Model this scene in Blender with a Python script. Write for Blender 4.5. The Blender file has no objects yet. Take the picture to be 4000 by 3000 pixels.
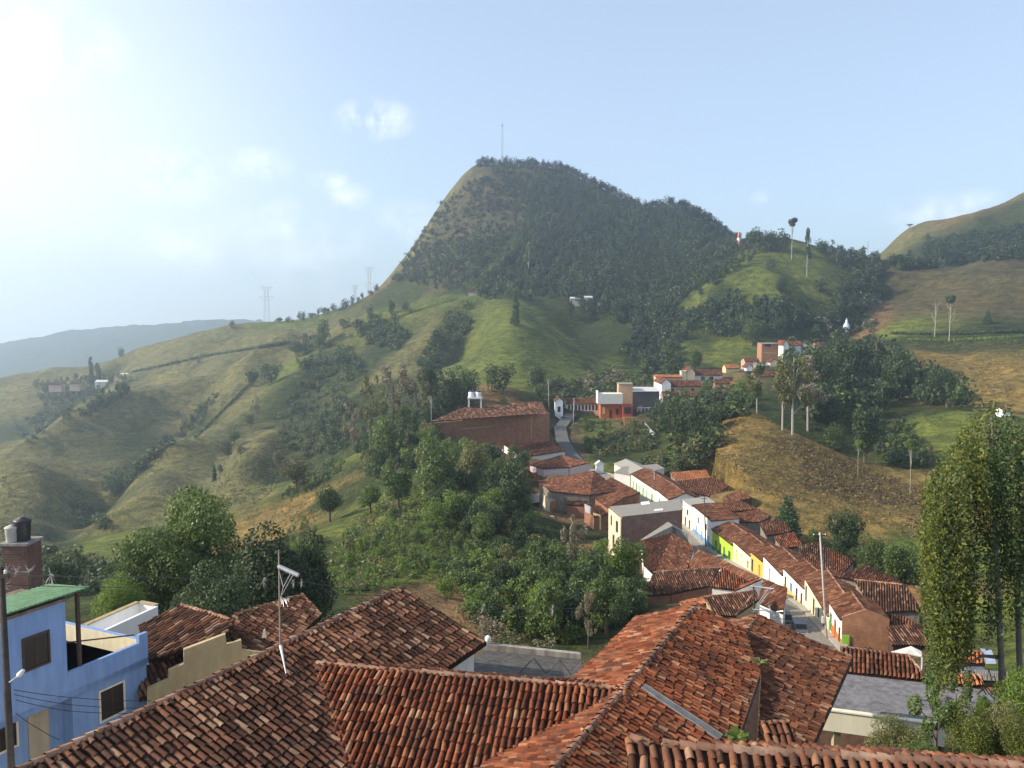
import bpy, bmesh, math, random
import numpy as np
from mathutils import Vector, Matrix
R = math.radians
S = bpy.context.scene
C = S.collection
rng = np.random.default_rng(7)
random.seed(7)

# ------------------------------------------------------------------ camera maths
F, CX, CY, HZ = 1840.0, 1106.0, 829.5, 690.0
PIT = math.atan((CY - HZ) / F)
cp, sp = math.cos(PIT), math.sin(PIT)
def warp(Y):
    if Y <= 50: return Y
    return Y * (1 + 0.2 * min(1, (Y - 50) / 40))
def ray(px, py):
    a = (px - CX) / F; b = (CY - py) / F
    return Vector((a, cp + b * sp, -sp + b * cp))
def P(px, py, Y):
    d = ray(px, py)
    return d * (warp(Y) / d.y)
def PR(px, py, Y):
    d = ray(px, py)
    return d * (Y / d.y)
def PZ(px, py, z):
    d = ray(px, py)
    return d * (z / d.z)
cam_d = bpy.data.cameras.new("camera"); cam = bpy.data.objects.new("camera", cam_d); C.objects.link(cam)
cam_d.sensor_width = 36; cam_d.lens = 36 * F / 2212; cam_d.clip_start = 0.1; cam_d.clip_end = 30000
cam.rotation_euler = (R(90) - PIT, 0, 0)
S.camera = cam

# ------------------------------------------------------------------ object helpers
def tag(o, label=None, cat=None, group=None, kind=None):
    if label: o["label"] = label
    if cat: o["category"] = cat
    if group: o["group"] = group
    if kind: o["kind"] = kind
    return o
def empty(name, loc=(0, 0, 0), rz=0.0, label=None, cat=None, group=None):
    o = bpy.data.objects.new(name, None); C.objects.link(o)
    o.location = loc; o.rotation_euler = (0, 0, rz); o.empty_display_size = 0.2
    return tag(o, label, cat, group)
def obj(name, me, parent=None):
    o = bpy.data.objects.new(name, me); C.objects.link(o)
    if parent: o.parent = parent
    return o
class MB:
    """collects boxes, prisms, tubes and free faces into one mesh"""
    def __init__(s): s.v = []; s.f = []; s.m = []
    def face(s, pts, mi=0):
        b = len(s.v); s.v += [tuple(p) for p in pts]; s.f.append(tuple(range(b, b + len(pts)))); s.m.append(mi)
    def box(s, x0, x1, y0, y1, z0, z1, mi=0):
        b = len(s.v)
        s.v += [(x0, y0, z0), (x1, y0, z0), (x1, y1, z0), (x0, y1, z0), (x0, y0, z1), (x1, y0, z1), (x1, y1, z1), (x0, y1, z1)]
        for q in ((0, 3, 2, 1), (4, 5, 6, 7), (0, 1, 5, 4), (1, 2, 6, 5), (2, 3, 7, 6), (3, 0, 4, 7)):
            s.f.append(tuple(b + i for i in q)); s.m.append(mi)
    def prism(s, poly, vec, mi=0):
        poly = [Vector(p) for p in poly]; vec = Vector(vec); n = len(poly); b = len(s.v)
        s.v += [tuple(p) for p in poly] + [tuple(p + vec) for p in poly]
        s.f.append(tuple(range(b, b + n))); s.m.append(mi)
        s.f.append(tuple(range(b + 2 * n - 1, b + n - 1, -1))); s.m.append(mi)
        for i in range(n):
            j = (i + 1) % n
            s.f.append((b + j, b + i, b + n + i, b + n + j)); s.m.append(mi)
    def tube(s, pts, rad, n=8, mi=0, caps=True):
        pts = [Vector(p) for p in pts]
        rad = rad if isinstance(rad, (list, tuple)) else [rad] * len(pts)
        b = len(s.v); up = Vector((0, 0, 1))
        for i, p in enumerate(pts):
            t = (pts[min(i + 1, len(pts) - 1)] - pts[max(i - 1, 0)]).normalized()
            a = t.cross(up if abs(t.z) < .9 else Vector((1, 0, 0))).normalized(); c = t.cross(a)
            for k in range(n):
                w = 2 * math.pi * k / n
                s.v.append(tuple(p + (a * math.cos(w) + c * math.sin(w)) * rad[i]))
        for i in range(len(pts) - 1):
            for k in range(n):
                k2 = (k + 1) % n
                s.f.append((b + i * n + k, b + i * n + k2, b + (i + 1) * n + k2, b + (i + 1) * n + k)); s.m.append(mi)
        if caps:
            s.f.append(tuple(b + k for k in range(n - 1, -1, -1))); s.m.append(mi)
            e = b + (len(pts) - 1) * n
            s.f.append(tuple(e + k for k in range(n))); s.m.append(mi)
    def lathe(s, prof, c=(0, 0, 0), n=20, mi=0):
        s.tube([(c[0], c[1], c[2] + z) for r, z in prof], [max(r, 1e-3) for r, z in prof], n, mi)
    def mesh(s, name, mats, smooth=False):
        me = bpy.data.meshes.new(name); me.from_pydata(s.v, [], s.f)
        for m in (mats if isinstance(mats, (list, tuple)) else [mats]): me.materials.append(m)
        if any(s.m): me.polygons.foreach_set("material_index", s.m)
        if smooth: me.polygons.foreach_set("use_smooth", [True] * len(me.polygons))
        me.update(); return me
    def build(s, name, mats, parent=None, smooth=False):
        return obj(name, s.mesh(name, mats, smooth), parent)
def np_mesh(name, V, Q, mat, smooth=False, MI=None):
    """quads or tris from numpy arrays"""
    me = bpy.data.meshes.new(name); k = Q.shape[1]
    me.vertices.add(len(V)); me.vertices.foreach_set("co", np.ascontiguousarray(V, np.float32).ravel())
    me.loops.add(Q.size); me.loops.foreach_set("vertex_index", np.ascontiguousarray(Q, np.int32).ravel())
    me.polygons.add(len(Q)); me.polygons.foreach_set("loop_start", np.arange(0, Q.size, k, dtype=np.int32))
    for m in (mat if isinstance(mat, (list, tuple)) else [mat]): me.materials.append(m)
    if MI is not None: me.polygons.foreach_set("material_index", np.ascontiguousarray(MI, np.int32))
    if smooth: me.polygons.foreach_set("use_smooth", np.ones(len(Q), bool))
    me.update(calc_edges=True); return me

# ------------------------------------------------------------------ materials
def newmat(name, rough=.85, spec=.25):
    m = bpy.data.materials.new(name); m.use_nodes = True
    nt = m.node_tree; b = nt.nodes["Principled BSDF"]
    b.inputs["Roughness"].default_value = rough; b.inputs["Specular IOR Level"].default_value = spec
    return m, nt, b
def N(nt, t, **kw):
    n = nt.nodes.new(t)
    for k, v in kw.items():
        if k.startswith("i_"):
            n.inputs[k[2:].replace("_", " ")].default_value = v
        else: setattr(n, k, v)
    return n
def ramp(nt, fac, stops):
    r = N(nt, "ShaderNodeValToRGB"); e = r.color_ramp.elements
    while len(e) < len(stops): e.new(.5)
    for i, (p, c) in enumerate(stops): e[i].position = p; e[i].color = (*c, 1)
    nt.links.new(fac, r.inputs[0]); return r.outputs[0]
def mixc(nt, a, b, fac, mode="MIX"):
    m = N(nt, "ShaderNodeMix", data_type="RGBA", blend_type=mode)
    for s, v in ((m.inputs[0], fac), (m.inputs[6], a), (m.inputs[7], b)):
        if hasattr(v, "is_linked"): nt.links.new(v, s)
        elif isinstance(v, (int, float)): s.default_value = v
        else: s.default_value = (*v, 1)
    return m.outputs[2]
def noise(nt, scale, detail=4, rough=.6, coord=None):
    n = N(nt, "ShaderNodeTexNoise"); n.inputs["Scale"].default_value = scale
    n.inputs["Detail"].default_value = detail; n.inputs["Roughness"].default_value = rough
    if coord is None: coord = N(nt, "ShaderNodeTexCoord").outputs["Object"]
    nt.links.new(coord, n.inputs["Vector"]); return n.outputs["Fac"]
def bump(nt, b, h, strength=.4, dist=.05):
    n = N(nt, "ShaderNodeBump"); n.inputs["Strength"].default_value = strength; n.inputs["Distance"].default_value = dist
    nt.links.new(h, n.inputs["Height"]); nt.links.new(n.outputs[0], b.inputs["Normal"])
def cmul(c, k): return tuple(min(1, x * k) for x in c)
def plaster(name, col, dirt=.35, scale=1.2):
    """painted or bare plaster with blotches and streaks of dirt"""
    m, nt, b = newmat(name, .9, .2)
    w = N(nt, "ShaderNodeTexCoord").outputs["Object"]
    n1 = noise(nt, scale, 6, .65, w)
    mp = N(nt, "ShaderNodeMapping"); mp.inputs["Scale"].default_value = (3, 3, .35); nt.links.new(w, mp.inputs[0])
    n2 = noise(nt, 1.1, 5, .7, mp.outputs[0])
    c1 = ramp(nt, n1, [(.3, cmul(col, 1 - dirt * .6)), (.6, col)])
    c2 = ramp(nt, n2, [(.36, cmul(col, 1 - dirt)), (.6, (1, 1, 1))])
    nt.links.new(mixc(nt, c1, c2, .55, "MULTIPLY") if dirt > .3 else mixc(nt, c1, c2, .25, "MULTIPLY"), b.inputs["Base Color"])
    bump(nt, b, noise(nt, 14, 3, .6, w), .25, .02)
    return m
def flat(name, col, rough=.6, spec=.3, var=.18, metal=0, scale=3):
    m, nt, b = newmat(name, rough, spec); b.inputs["Metallic"].default_value = metal
    n1 = noise(nt, scale, 5, .65)
    nt.links.new(ramp(nt, n1, [(.3, cmul(col, 1 - var)), (.65, cmul(col, 1 + var * .4))]), b.inputs["Base Color"])
    return m
def brickmat(name, c1, c2, mortar, scale=1.0):
    m, nt, b = newmat(name, .92, .15)
    tc = N(nt, "ShaderNodeTexCoord").outputs["Object"]
    sx = N(nt, "ShaderNodeSeparateXYZ"); nt.links.new(tc, sx.inputs[0])
    ad = N(nt, "ShaderNodeMath", operation="ADD"); nt.links.new(sx.outputs[0], ad.inputs[0]); nt.links.new(sx.outputs[1], ad.inputs[1])
    cb = N(nt, "ShaderNodeCombineXYZ"); nt.links.new(ad.outputs[0], cb.inputs[0]); nt.links.new(sx.outputs[2], cb.inputs[1])
    t = N(nt, "ShaderNodeTexBrick"); nt.links.new(cb.outputs[0], t.inputs["Vector"])
    for k, v in (("Color1", (*c1, 1)), ("Color2", (*c2, 1)), ("Mortar", (*mortar, 1)), ("Scale", scale), ("Brick Width", .34), ("Row Height", .13), ("Mortar Size", .012)):
        t.inputs[k].default_value = v
    n1 = noise(nt, .8, 6, .7, tc)
    nt.links.new(mixc(nt, t.outputs[0], ramp(nt, n1, [(.3, (.5, .46, .44)), (.65, (1.1, 1.05, 1))]), .8, "MULTIPLY"), b.inputs["Base Color"])
    bump(nt, b, t.outputs["Fac"], -.3, .01)
    return m
def tilemat(name, stops, moss=.25):
    """fired clay: every tile (mesh island) draws its own colour, lichen on top"""
    m, nt, b = newmat(name, .92, .08)
    g = N(nt, "ShaderNodeNewGeometry")
    base = ramp(nt, g.outputs["Random Per Island"], stops)
    tc = N(nt, "ShaderNodeTexCoord").outputs["Object"]
    n1 = noise(nt, 1.3, 6, .72, tc); n2 = noise(nt, 9, 5, .7, tc); n3 = noise(nt, .22, 3, .55, tc)
    c = mixc(nt, base, (.062, .044, .034), ramp(nt, n1, [(.42, (0, 0, 0)), (.72, (.85, .85, .85))]))
    c = mixc(nt, c, (.16, .15, .1), ramp(nt, n2, [(.56, (0, 0, 0)), (.75, (moss * 2, moss * 2, moss * 2))]))
    c = mixc(nt, c, ramp(nt, n3, [(.3, (.72, .7, .7)), (.68, (1.12, 1.05, 1))]), 1.0, "MULTIPLY")
    nt.links.new(c, b.inputs["Base Color"])
    bump(nt, b, n2, .35, .015)
    return m
def leafmat(name, stops, trans=.35):
    m, nt, b = newmat(name, .55, .35)
    g = N(nt, "ShaderNodeNewGeometry"); oi = N(nt, "ShaderNodeObjectInfo")
    base = ramp(nt, g.outputs["Random Per Island"], stops)
    hs = N(nt, "ShaderNodeHueSaturation"); nt.links.new(base, hs.inputs["Color"])
    mr = N(nt, "ShaderNodeMapRange"); mr.inputs[3].default_value = .75; mr.inputs[4].default_value = 1.25
    nt.links.new(oi.outputs["Random"], mr.inputs[0]); nt.links.new(mr.outputs[0], hs.inputs["Value"])
    nt.links.new(hs.outputs[0], b.inputs["Base Color"])
    tr = N(nt, "ShaderNodeBsdfTranslucent"); nt.links.new(hs.outputs[0], tr.inputs[0])
    mx = N(nt, "ShaderNodeMixShader"); mx.inputs[0].default_value = trans
    nt.links.new(b.outputs[0], mx.inputs[1]); nt.links.new(tr.outputs[0], mx.inputs[2])
    nt.links.new(mx.outputs[0], nt.nodes["Material Output"].inputs[0])
    return m

# ------------------------------------------------------------------ terrain
# ground seen in the photograph: picture column, picture row, distance, land cover
G_, O_, Y_, D_, B_, A_ = 0, 1, 2, 3, 4, 5      # green pasture, olive hill grass, golden dry grass, dark woodland floor, bare earth, grey-brown high slope darkened to carry the mountain's shade
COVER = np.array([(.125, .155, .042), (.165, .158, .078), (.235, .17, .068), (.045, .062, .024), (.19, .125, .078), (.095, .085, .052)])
CP = """
-500 1700 40 D;-500 1400 120 O;-500 1250 300 O;-500 1050 600 O;-500 930 900 O;-500 950 1400 D;-500 780 3500 D;-500 860 6000 D
0 2600 12 D;0 1750 30 D;0 1480 60 D;0 1330 110 D;0 1240 180 D;0 1150 300 O;0 1050 400 O;95 1062 390 O;147 1090 375 O;60 1110 330 O
0 1025 430 O;0 1040 480 O;100 1010 500 O;210 1020 450 O;240 1075 390 D;190 1120 330 D;120 1120 330 D;130 1190 230 D;200 1185 215 G;80 1230 160 D;250 1160 240 G
0 1003 560 O;105 946 590 O;200 922 620 O;280 900 640 O;350 868 660 O;130 935 720 D;50 940 800 D;0 960 760 O;150 900 800 D
300 965 600 D;400 905 650 O;440 880 640 O;518 832 690 O;250 840 800 O;350 850 750 O;450 800 740 O;60 850 880 O;180 850 860 D
241 1100 330 O;290 1040 400 O;332 992 450 O;371 970 490 O;437 925 540 O;497 870 600 O;535 835 640 O;600 790 680 O;260 1080 420 D;320 1010 500 D;410 960 560 D
330 1070 350 O;400 1060 350 O;480 1000 420 O;560 940 480 O;480 1060 340 O;560 1070 310 O;620 1000 370 D;700 960 400 D;640 900 480 D;660 830 560 D;720 880 500 D;600 1030 330 G;730 1002 300 G;690 1040 270 D
620 740 800 O;440 770 820 O;283 803 850 O;100 825 920 O;300 762 950 O;0 820 980 O;150 797 970 O;430 722 940 O;577 694 920 G;500 705 940 O;640 684 890 G;700 672 870 G
300 850 1250 D;0 900 1300 D;577 770 1150 D;577 850 1600 D;700 760 1150 D
0 747 3600 D;120 724 3600 D;200 737 3500 D;290 717 3500 D;400 702 3500 D;480 689 3500 D;560 695 3500 D;650 715 3600 D;300 850 2300 D;100 880 2300 D;0 860 2600 D;500 810 2500 D;300 800 5500 D;0 830 5500 D;700 800 5500 D
700 740 720 O;640 790 620 G;760 705 690 O;830 682 670 G;900 665 670 G;980 645 660 G;700 790 600 D;760 770 580 D;830 740 580 D;900 730 560 O;960 700 570 O;940 780 520 D;850 800 520 O;800 830 480 D;760 900 440 D;740 960 380 D
1090 645 600 G;1060 680 560 G;1100 720 520 G;1100 790 470 G;1100 840 430 G;1020 720 560 G;1000 780 500 G;985 740 560 D;1000 830 450 G;1180 700 560 G;1200 760 500 G;1250 790 480 G;1200 840 430 G;1300 720 560 D;1310 760 520 G;1300 820 450 G;1330 790 480 G;1380 770 540 D;1400 800 500 D;1380 840 420 D;1250 690 590 D
1150 640 640 D;1250 643 640 D;1350 650 640 D;1450 660 620 D;1500 690 560 G;1480 740 500 G;1440 790 470 D;1530 730 520 D;1560 742 500 G;1630 747 490 G;1560 785 460 G;1640 780 460 G;1520 800 450 D
770 645 860 D;820 612 870 B;846 594 890 O;870 563 905 O;900 521 925 O;935 473 945 O;965 430 955 O;1000 384 962 O;1022 362 965 A;1050 355 965 A;1085 352 960 A;1140 352 955 A;856 620 800 D;915 560 830 A;975 480 870 A;1030 384 910 A;900 620 760 D;960 600 740 A;1000 630 680 D
760 720 1000 D;820 690 1000 D;870 640 1030 A;940 560 1060 A;1010 470 1080 A;1085 480 1150 D;1250 520 1150 D;1085 720 1600 D
1100 450 860 A;1000 540 790 D;1100 550 750 D;1200 470 830 A;1200 540 760 D;1200 600 690 D;1080 610 690 D;1300 505 800 D;1300 580 710 D;1400 540 760 D;1400 600 690 D;1500 560 700 D;1500 620 640 G;1210 365 950 D;1290 412 930 D;1350 445 900 D;1395 466 880 D;1440 450 860 D;1500 458 850 D;1555 505 820 D;1600 520 740 D;1400 600 1100 D;1550 640 1050 D;1400 800 1700 D
1650 515 680 D;1700 525 650 G;1750 540 640 G;1800 552 650 D;1890 565 660 D;1560 600 600 G;1600 600 590 G;1700 610 570 G;1800 610 590 G;1650 670 530 G;1750 680 530 D;1850 640 580 D;1560 670 560 D;1800 700 540 D;1700 620 900 D;1700 760 1200 D;1850 640 900 D
1890 640 600 D;1905 660 570 B;1890 700 540 B;1915 545 830 O;1960 502 850 O;2050 503 860 B;2110 482 860 B;2212 425 850 O;2400 330 820 O;1930 575 760 D;2000 560 740 D;2100 545 740 D;2212 520 720 D;1930 587 620 A;2050 582 610 A;2212 572 600 A
2000 600 690 D;2150 600 690 D;2000 640 550 A;2100 650 530 A;2212 650 510 A;1960 690 500 G;1950 722 475 D;2100 720 455 D;2212 718 445 D;2000 760 420 Y;2100 800 370 Y;2212 840 330 Y;1960 800 400 Y;2100 860 330 Y;2212 880 310 Y;2000 850 350 O;2000 680 1300 D;2200 640 1300 D
1700 800 420 D;1800 790 430 D;1800 850 360 D;1900 880 330 D;1700 870 330 D;1750 910 290 D;1850 930 300 D;1900 950 290 D;2000 920 280 G;2100 900 280 G;2212 930 270 G;1980 980 260 D;1940 1000 250 D;2050 960 260 G;2150 1000 240 G;2020 880 310 D
1590 893 262 Y;1640 902 255 Y;1700 935 250 Y;1780 967 245 Y;1850 1003 238 Y;1990 1050 225 Y;2150 1100 200 Y;1700 948 280 D;1780 985 275 D;1850 1020 265 D;1600 910 290 D;1560 950 235 Y;1560 1010 205 Y;1620 1020 205 Y;1700 1040 205 Y;1720 1120 172 Y;1650 1080 185 Y;1800 1080 195 Y;1850 1150 170 Y;1900 1100 195 Y;1980 1180 160 G;1900 1210 150 D
1480 920 300 D;1500 880 330 D;1550 880 330 D;1480 980 250 D;1430 930 310 D;1640 860 340 D;1600 850 380 D
1330 950 300 D;1400 975 280 D;1300 990 262 D;1450 1000 240 D;1290 930 310 G;1350 890 345 B;1450 862 375 B;1550 835 405 B;1650 795 445 B;1700 755 490 B;1760 740 510 D;1830 722 545 B;1880 705 530 B;1400 880 350 D;1500 850 385 D
1235 981 270 A;1217 949 300 A;1212 924 318 A;1235 894 345 A;1280 1015 248 G;1260 905 340 G;1270 870 360 D;1190 880 345 D
1050 962 268 D;1190 955 275 D;920 955 265 D;1050 880 320 B;950 885 320 D;1090 842 340 B;1150 860 345 D;1090 870 400 D;950 870 410 D;1200 870 400 D;850 900 330 D;850 900 430 D
700 1240 105 G;800 1220 118 G;900 1200 122 G;1000 1180 140 D;1050 1100 172 D;1000 1050 200 D;900 1010 225 D;850 1060 195 G;800 1050 212 D;730 1150 145 G;720 1070 225 D;1100 1060 200 D;1140 1110 182 D;780 1150 150 G;900 1120 155 G;850 960 290 D;790 970 330 D
950 1300 92 B;1100 1350 88 B;1200 1390 85 D;1050 1410 78 B;1300 1360 98 D;1300 1260 125 D;1200 1210 150 D;1080 1250 115 D;620 1115 232 Y;650 1090 245 Y;660 1190 135 D;600 1160 200 Y;500 1200 170 D;400 1330 72 D;250 1350 70 D;550 1320 78 D;650 1310 86 D;400 1250 120 D
600 1850 30 B;1106 1850 30 B;1500 1750 38 B;1700 1600 48 B;2100 1650 42 D;2212 1640 45 D;1950 1530 58 B;300 1700 33 B;1106 2600 12 B;2212 2600 12 B;1700 2600 12 B;500 2600 12 B;800 1520 58 D;1200 1500 60 D;1500 1480 66 B;2050 1450 72 D;2150 1430 75 G
1817 1393 88 A;1738 1311 108 A;1648 1251 128 A;1574 1209 146 A;1534 1186 156 A;1497 1149 168 A;1401 1078 205 A;1326 1026 235 A;1890 1440 78 A
1600 1370 84 B;1500 1320 100 B;1450 1215 135 B;1330 1180 158 B;1230 1110 195 B;1200 1050 215 B;1170 1000 245 B;1380 1290 112 D;1250 1160 170 D
1920 1400 84 B;1950 1300 112 B;1990 1370 88 D;1850 1280 118 B;1720 1200 142 B;1600 1120 172 B;1500 1060 202 B;1440 1020 228 D;1800 1200 140 D;2100 1360 90 G;2212 1320 98 G;2100 1220 130 G;2212 1180 150 G;2080 1120 180 Y;2212 1050 200 G
2700 2600 12 D;2700 1900 26 D;2700 1550 60 D;2700 1250 140 D;2700 1050 240 G;2700 850 360 O;2700 620 600 O;2700 330 830 O;2700 500 1400 O;2700 700 3000 D;2700 760 6000 D;2200 760 3000 D;2200 780 6000 D;1400 800 3500 D;1400 800 6000 D;-1500 900 3000 D;-1500 1100 300 D;-1500 1600 60 D;3600 1500 60 D;3600 1000 300 D;3600 800 1500 D
"""
pts, cov = [], []
for row in CP.replace("\n", ";").split(";"):
    w = row.split()
    if len(w) == 4:
        pts.append(P(float(w[0]), float(w[1]), float(w[2]))); cov.append("GOYDBA".index(w[3]))
pts = np.array(pts); cov = np.array(cov)
ph = np.arctan2(pts[:, 0], pts[:, 1]); rr = np.hypot(pts[:, 0], pts[:, 1]); lr = np.log(rr)
sl = pts[:, 2] / rr
def tps(d2): return .5 * d2 * np.log(d2 + 1e-12)
K = tps((ph[:, None] - ph) ** 2 + (lr[:, None] - lr) ** 2) + np.eye(len(ph)) * 3e-5
A = np.column_stack([np.ones_like(ph), ph, lr])
Mx = np.block([[K, A], [A.T, np.zeros((3, 3))]])
sol = np.linalg.solve(Mx, np.concatenate([sl, np.zeros(3)]))
def vnoise(x, y, seed):
    xi = np.floor(x).astype(np.int64); yi = np.floor(y).astype(np.int64); fx = x - xi; fy = y - yi
    fx = fx * fx * (3 - 2 * fx); fy = fy * fy * (3 - 2 * fy)
    def h(a, b):
        n = (a * 374761393 + b * 668265263 + seed * 974634777) & 0x7fffffff
        n = ((n ^ (n >> 13)) * 1274126177) & 0x7fffffff
        return ((n ^ (n >> 16)) & 0xffff) / 65535.0
    return (h(xi, yi) * (1 - fx) + h(xi + 1, yi) * fx) * (1 - fy) + (h(xi, yi + 1) * (1 - fx) + h(xi + 1, yi + 1) * fx) * fy
def fbm(x, y, seed, octv=4):
    s = 0; a = .5
    for i in range(octv): s = s + a * (vnoise(x, y, seed + i) - .5) * 2; x = x * 2.03; y = y * 2.03; a *= .5
    return s
PH = np.concatenate([np.linspace(-1.5, -.66, 42)[:-1], np.linspace(-.66, .66, 541), np.linspace(.66, 1.5, 42)[1:]])
LR = np.linspace(math.log(9), math.log(6600), 820)
gp, gl = np.meshgrid(PH, LR)
def field(p, l):
    s = sol[-3] + sol[-2] * p + sol[-1] * l
    for i in range(len(ph)): s = s + sol[i] * tps((p - ph[i]) ** 2 + (l - lr[i]) ** 2)
    return s
gz = field(gp, gl) * np.exp(gl)
gx = np.sin(gp) * np.exp(gl); gy = np.cos(gp) * np.exp(gl); gr = np.exp(gl)
am = np.clip((gr - 260) / 350, 0, 1)
gz += am * (7 * fbm(gx / 95, gy / 95, 3, 4) + (1 - 2.2 * np.abs(fbm(gx / 120 + .25 * fbm(gx / 60, gy / 60, 17, 2), gy / 200, 11, 2))) * 7 - 4 + 1.3 * fbm(gx / 17, gy / 17, 51, 3))
gz += np.clip((gr - 60) / 60, 0, 1) * .55 * fbm(gx / 9, gy / 9, 21, 3)
gz += np.clip((gr - 2000) / 800, 0, 1) * (26 * fbm(gx / 420, gy / 420, 5, 5) + 16 * np.abs(fbm(gx / 45, gy / 200, 61, 3)))
# land cover, blended in the same map plane with ragged borders
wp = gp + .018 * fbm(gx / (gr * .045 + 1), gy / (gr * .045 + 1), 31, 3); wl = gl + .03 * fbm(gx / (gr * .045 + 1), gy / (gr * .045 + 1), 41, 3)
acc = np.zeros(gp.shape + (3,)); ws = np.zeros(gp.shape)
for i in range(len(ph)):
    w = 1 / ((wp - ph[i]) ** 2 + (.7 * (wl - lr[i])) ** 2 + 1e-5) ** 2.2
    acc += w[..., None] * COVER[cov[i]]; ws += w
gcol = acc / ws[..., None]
nr, nc = gp.shape
ti = np.arange(nr * nc).reshape(nr, nc)
TQ = np.stack([ti[:-1, :-1], ti[:-1, 1:], ti[1:, 1:], ti[1:, :-1]], -1).reshape(-1, 4)
def hz(x, y):
    """ground height under world x, y (arrays or numbers)"""
    x = np.asarray(x, float); y = np.asarray(y, float)
    p = np.arctan2(x, y); l = np.log(np.maximum(np.hypot(x, y), 9.01))
    j = np.clip(np.searchsorted(PH, p) - 1, 0, nc - 2); fj = np.clip((p - PH[j]) / (PH[j + 1] - PH[j]), 0, 1)
    t = (l - LR[0]) / (LR[1] - LR[0]); i = np.clip(t.astype(int), 0, nr - 2); fi = np.clip(t - i, 0, 1)
    return (gz[i, j] * (1 - fj) + gz[i, j + 1] * fj) * (1 - fi) + (gz[i + 1, j] * (1 - fj) + gz[i + 1, j + 1] * fj) * fi
def HZ_(x, y): return float(hz(np.array([x]), np.array([y]))[0])
def depress(poly, zmax, margin=1.0):
    """terrace the ground under a building so that it does not swallow it"""
    xs = [p[0] for p in poly]; ys = [p[1] for p in poly]
    cx_, cy_ = sum(xs) / len(xs), sum(ys) / len(ys)
    rad = max(math.hypot(a - cx_, b - cy_) for a, b in zip(xs, ys)) + margin
    m = (gx > cx_ - rad) & (gx < cx_ + rad) & (gy > cy_ - rad) & (gy < cy_ + rad)
    if not m.any(): return
    d = np.hypot(gx[m] - cx_, gy[m] - cy_)
    ins = np.full(d.shape, -1e9)
    n = len(poly); ar = sum(xs[i] * ys[(i + 1) % n] - xs[(i + 1) % n] * ys[i] for i in range(n)); sg = 1 if ar > 0 else -1
    for i in range(n):
        ax, ay, bx, by = xs[i], ys[i], xs[(i + 1) % n], ys[(i + 1) % n]; L = math.hypot(bx - ax, by - ay) + 1e-9
        ins = np.maximum(ins, -sg * ((bx - ax) * (gy[m] - ay) - (by - ay) * (gx[m] - ax)) / L)
    lim = zmax + np.clip((ins - margin) * .8, 0, None)
    gz[m] = np.minimum(gz[m], np.where(ins < margin + 6, lim, 1e9))
def ground(px, py, near=60, far=6000):
    """where the sight line through a picture point meets the ground"""
    d = ray(px, py); Y = np.exp(np.linspace(math.log(near), math.log(far), 1500))
    x = d.x / d.y * Y; z = d.z / d.y * Y
    h = hz(x, Y); k = np.nonzero(z < h)[0]
    if len(k) == 0: return None
    k = k[0]
    if k == 0: return Vector((x[0], Y[0], h[0]))
    a, b = k - 1, k; fa = z[a] - h[a]; fb = z[b] - h[b]; t = fa / (fa - fb)
    y = Y[a] + t * (Y[b] - Y[a]); xx = d.x / d.y * y
    return Vector((xx, y, HZ_(xx, y)))

# spur crests and gullies followed line by line: height, half-width in metres, picture points along it
FOLDS = """15 30 133 916 178 909 262 891 350 853 518 825 610 780|12 26 0 1003 60 965 168 930 262 905|15 24 241 1098 290 1038 332 990 371 968 437 923 497 867 535 832 590 795|9 20 0 1021 60 1040 95 1062 147 1090
-16 24 215 1125 240 1062 290 1003 380 935 445 880|-13 26 20 965 90 905 190 865 270 850|-10 20 640 1010 640 900 690 810|8 24 1090 650 1100 720 1110 800|-9 20 985 770 1003 690 1020 660|-7 20 1250 690 1330 800|6 16 1560 620 1500 700 1445 785|6 20 760 705 870 682 980 648|-7 20 770 735 860 725 940 690
-9 18 420 1075 450 1010 520 940 580 880|7 16 470 1075 520 1000 580 930|-8 18 60 1150 130 1120 180 1090|9 30 1930 590 2050 584 2212 574|-7 24 1990 620 2060 680|-5 18 2060 740 2110 800|-6 22 420 800 360 850 300 880|-6 18 520 770 470 820|7 22 1600 600 1660 660|-6 16 1700 560 1740 640"""
GXY = []
for f in FOLDS.replace("\n", "|").split("|"):
    w = [float(q) for q in f.split()]; q = [ground(w[i], w[i + 1], 150) for i in range(2, len(w), 2)]; GXY.append((w[0], w[1], [p for p in q if p is not None]))
for a_, w_, q in GXY:
    for i in range(len(q) - 1):
        if abs(q[i + 1].y - q[i].y) > 260: q[i + 1] = q[i]
    best = np.full(gx.shape, 1e9)
    for i in range(len(q) - 1):
        ax, ay, bx, by = q[i].x, q[i].y, q[i + 1].x, q[i + 1].y; L2 = (bx - ax) ** 2 + (by - ay) ** 2 + 1e-9
        t = np.clip(((gx - ax) * (bx - ax) + (gy - ay) * (by - ay)) / L2, 0, 1); best = np.minimum(best, np.hypot(gx - ax - t * (bx - ax), gy - ay - t * (by - ay)))
    gz += a_ * np.exp(-(best / w_) ** 2)
def build_ground():
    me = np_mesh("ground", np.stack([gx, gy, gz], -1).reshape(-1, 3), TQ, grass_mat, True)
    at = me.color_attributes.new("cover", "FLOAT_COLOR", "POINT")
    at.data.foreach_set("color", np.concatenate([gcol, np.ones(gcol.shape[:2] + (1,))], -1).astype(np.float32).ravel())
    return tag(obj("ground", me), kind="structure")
gm, nt, b = newmat("hill_grass", .95, .1)
at = N(nt, "ShaderNodeAttribute", attribute_name="cover")
tc = N(nt, "ShaderNodeTexCoord").outputs["Object"]
n1 = noise(nt, .02, 6, .7, tc); n2 = noise(nt, .16, 6, .75, tc); n3 = noise(nt, .9, 4, .7, tc)
c = mixc(nt, at.outputs["Color"], ramp(nt, n1, [(.32, (.62, .7, .7)), (.66, (1.25, 1.16, .95))]), 1, "MULTIPLY")
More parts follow.
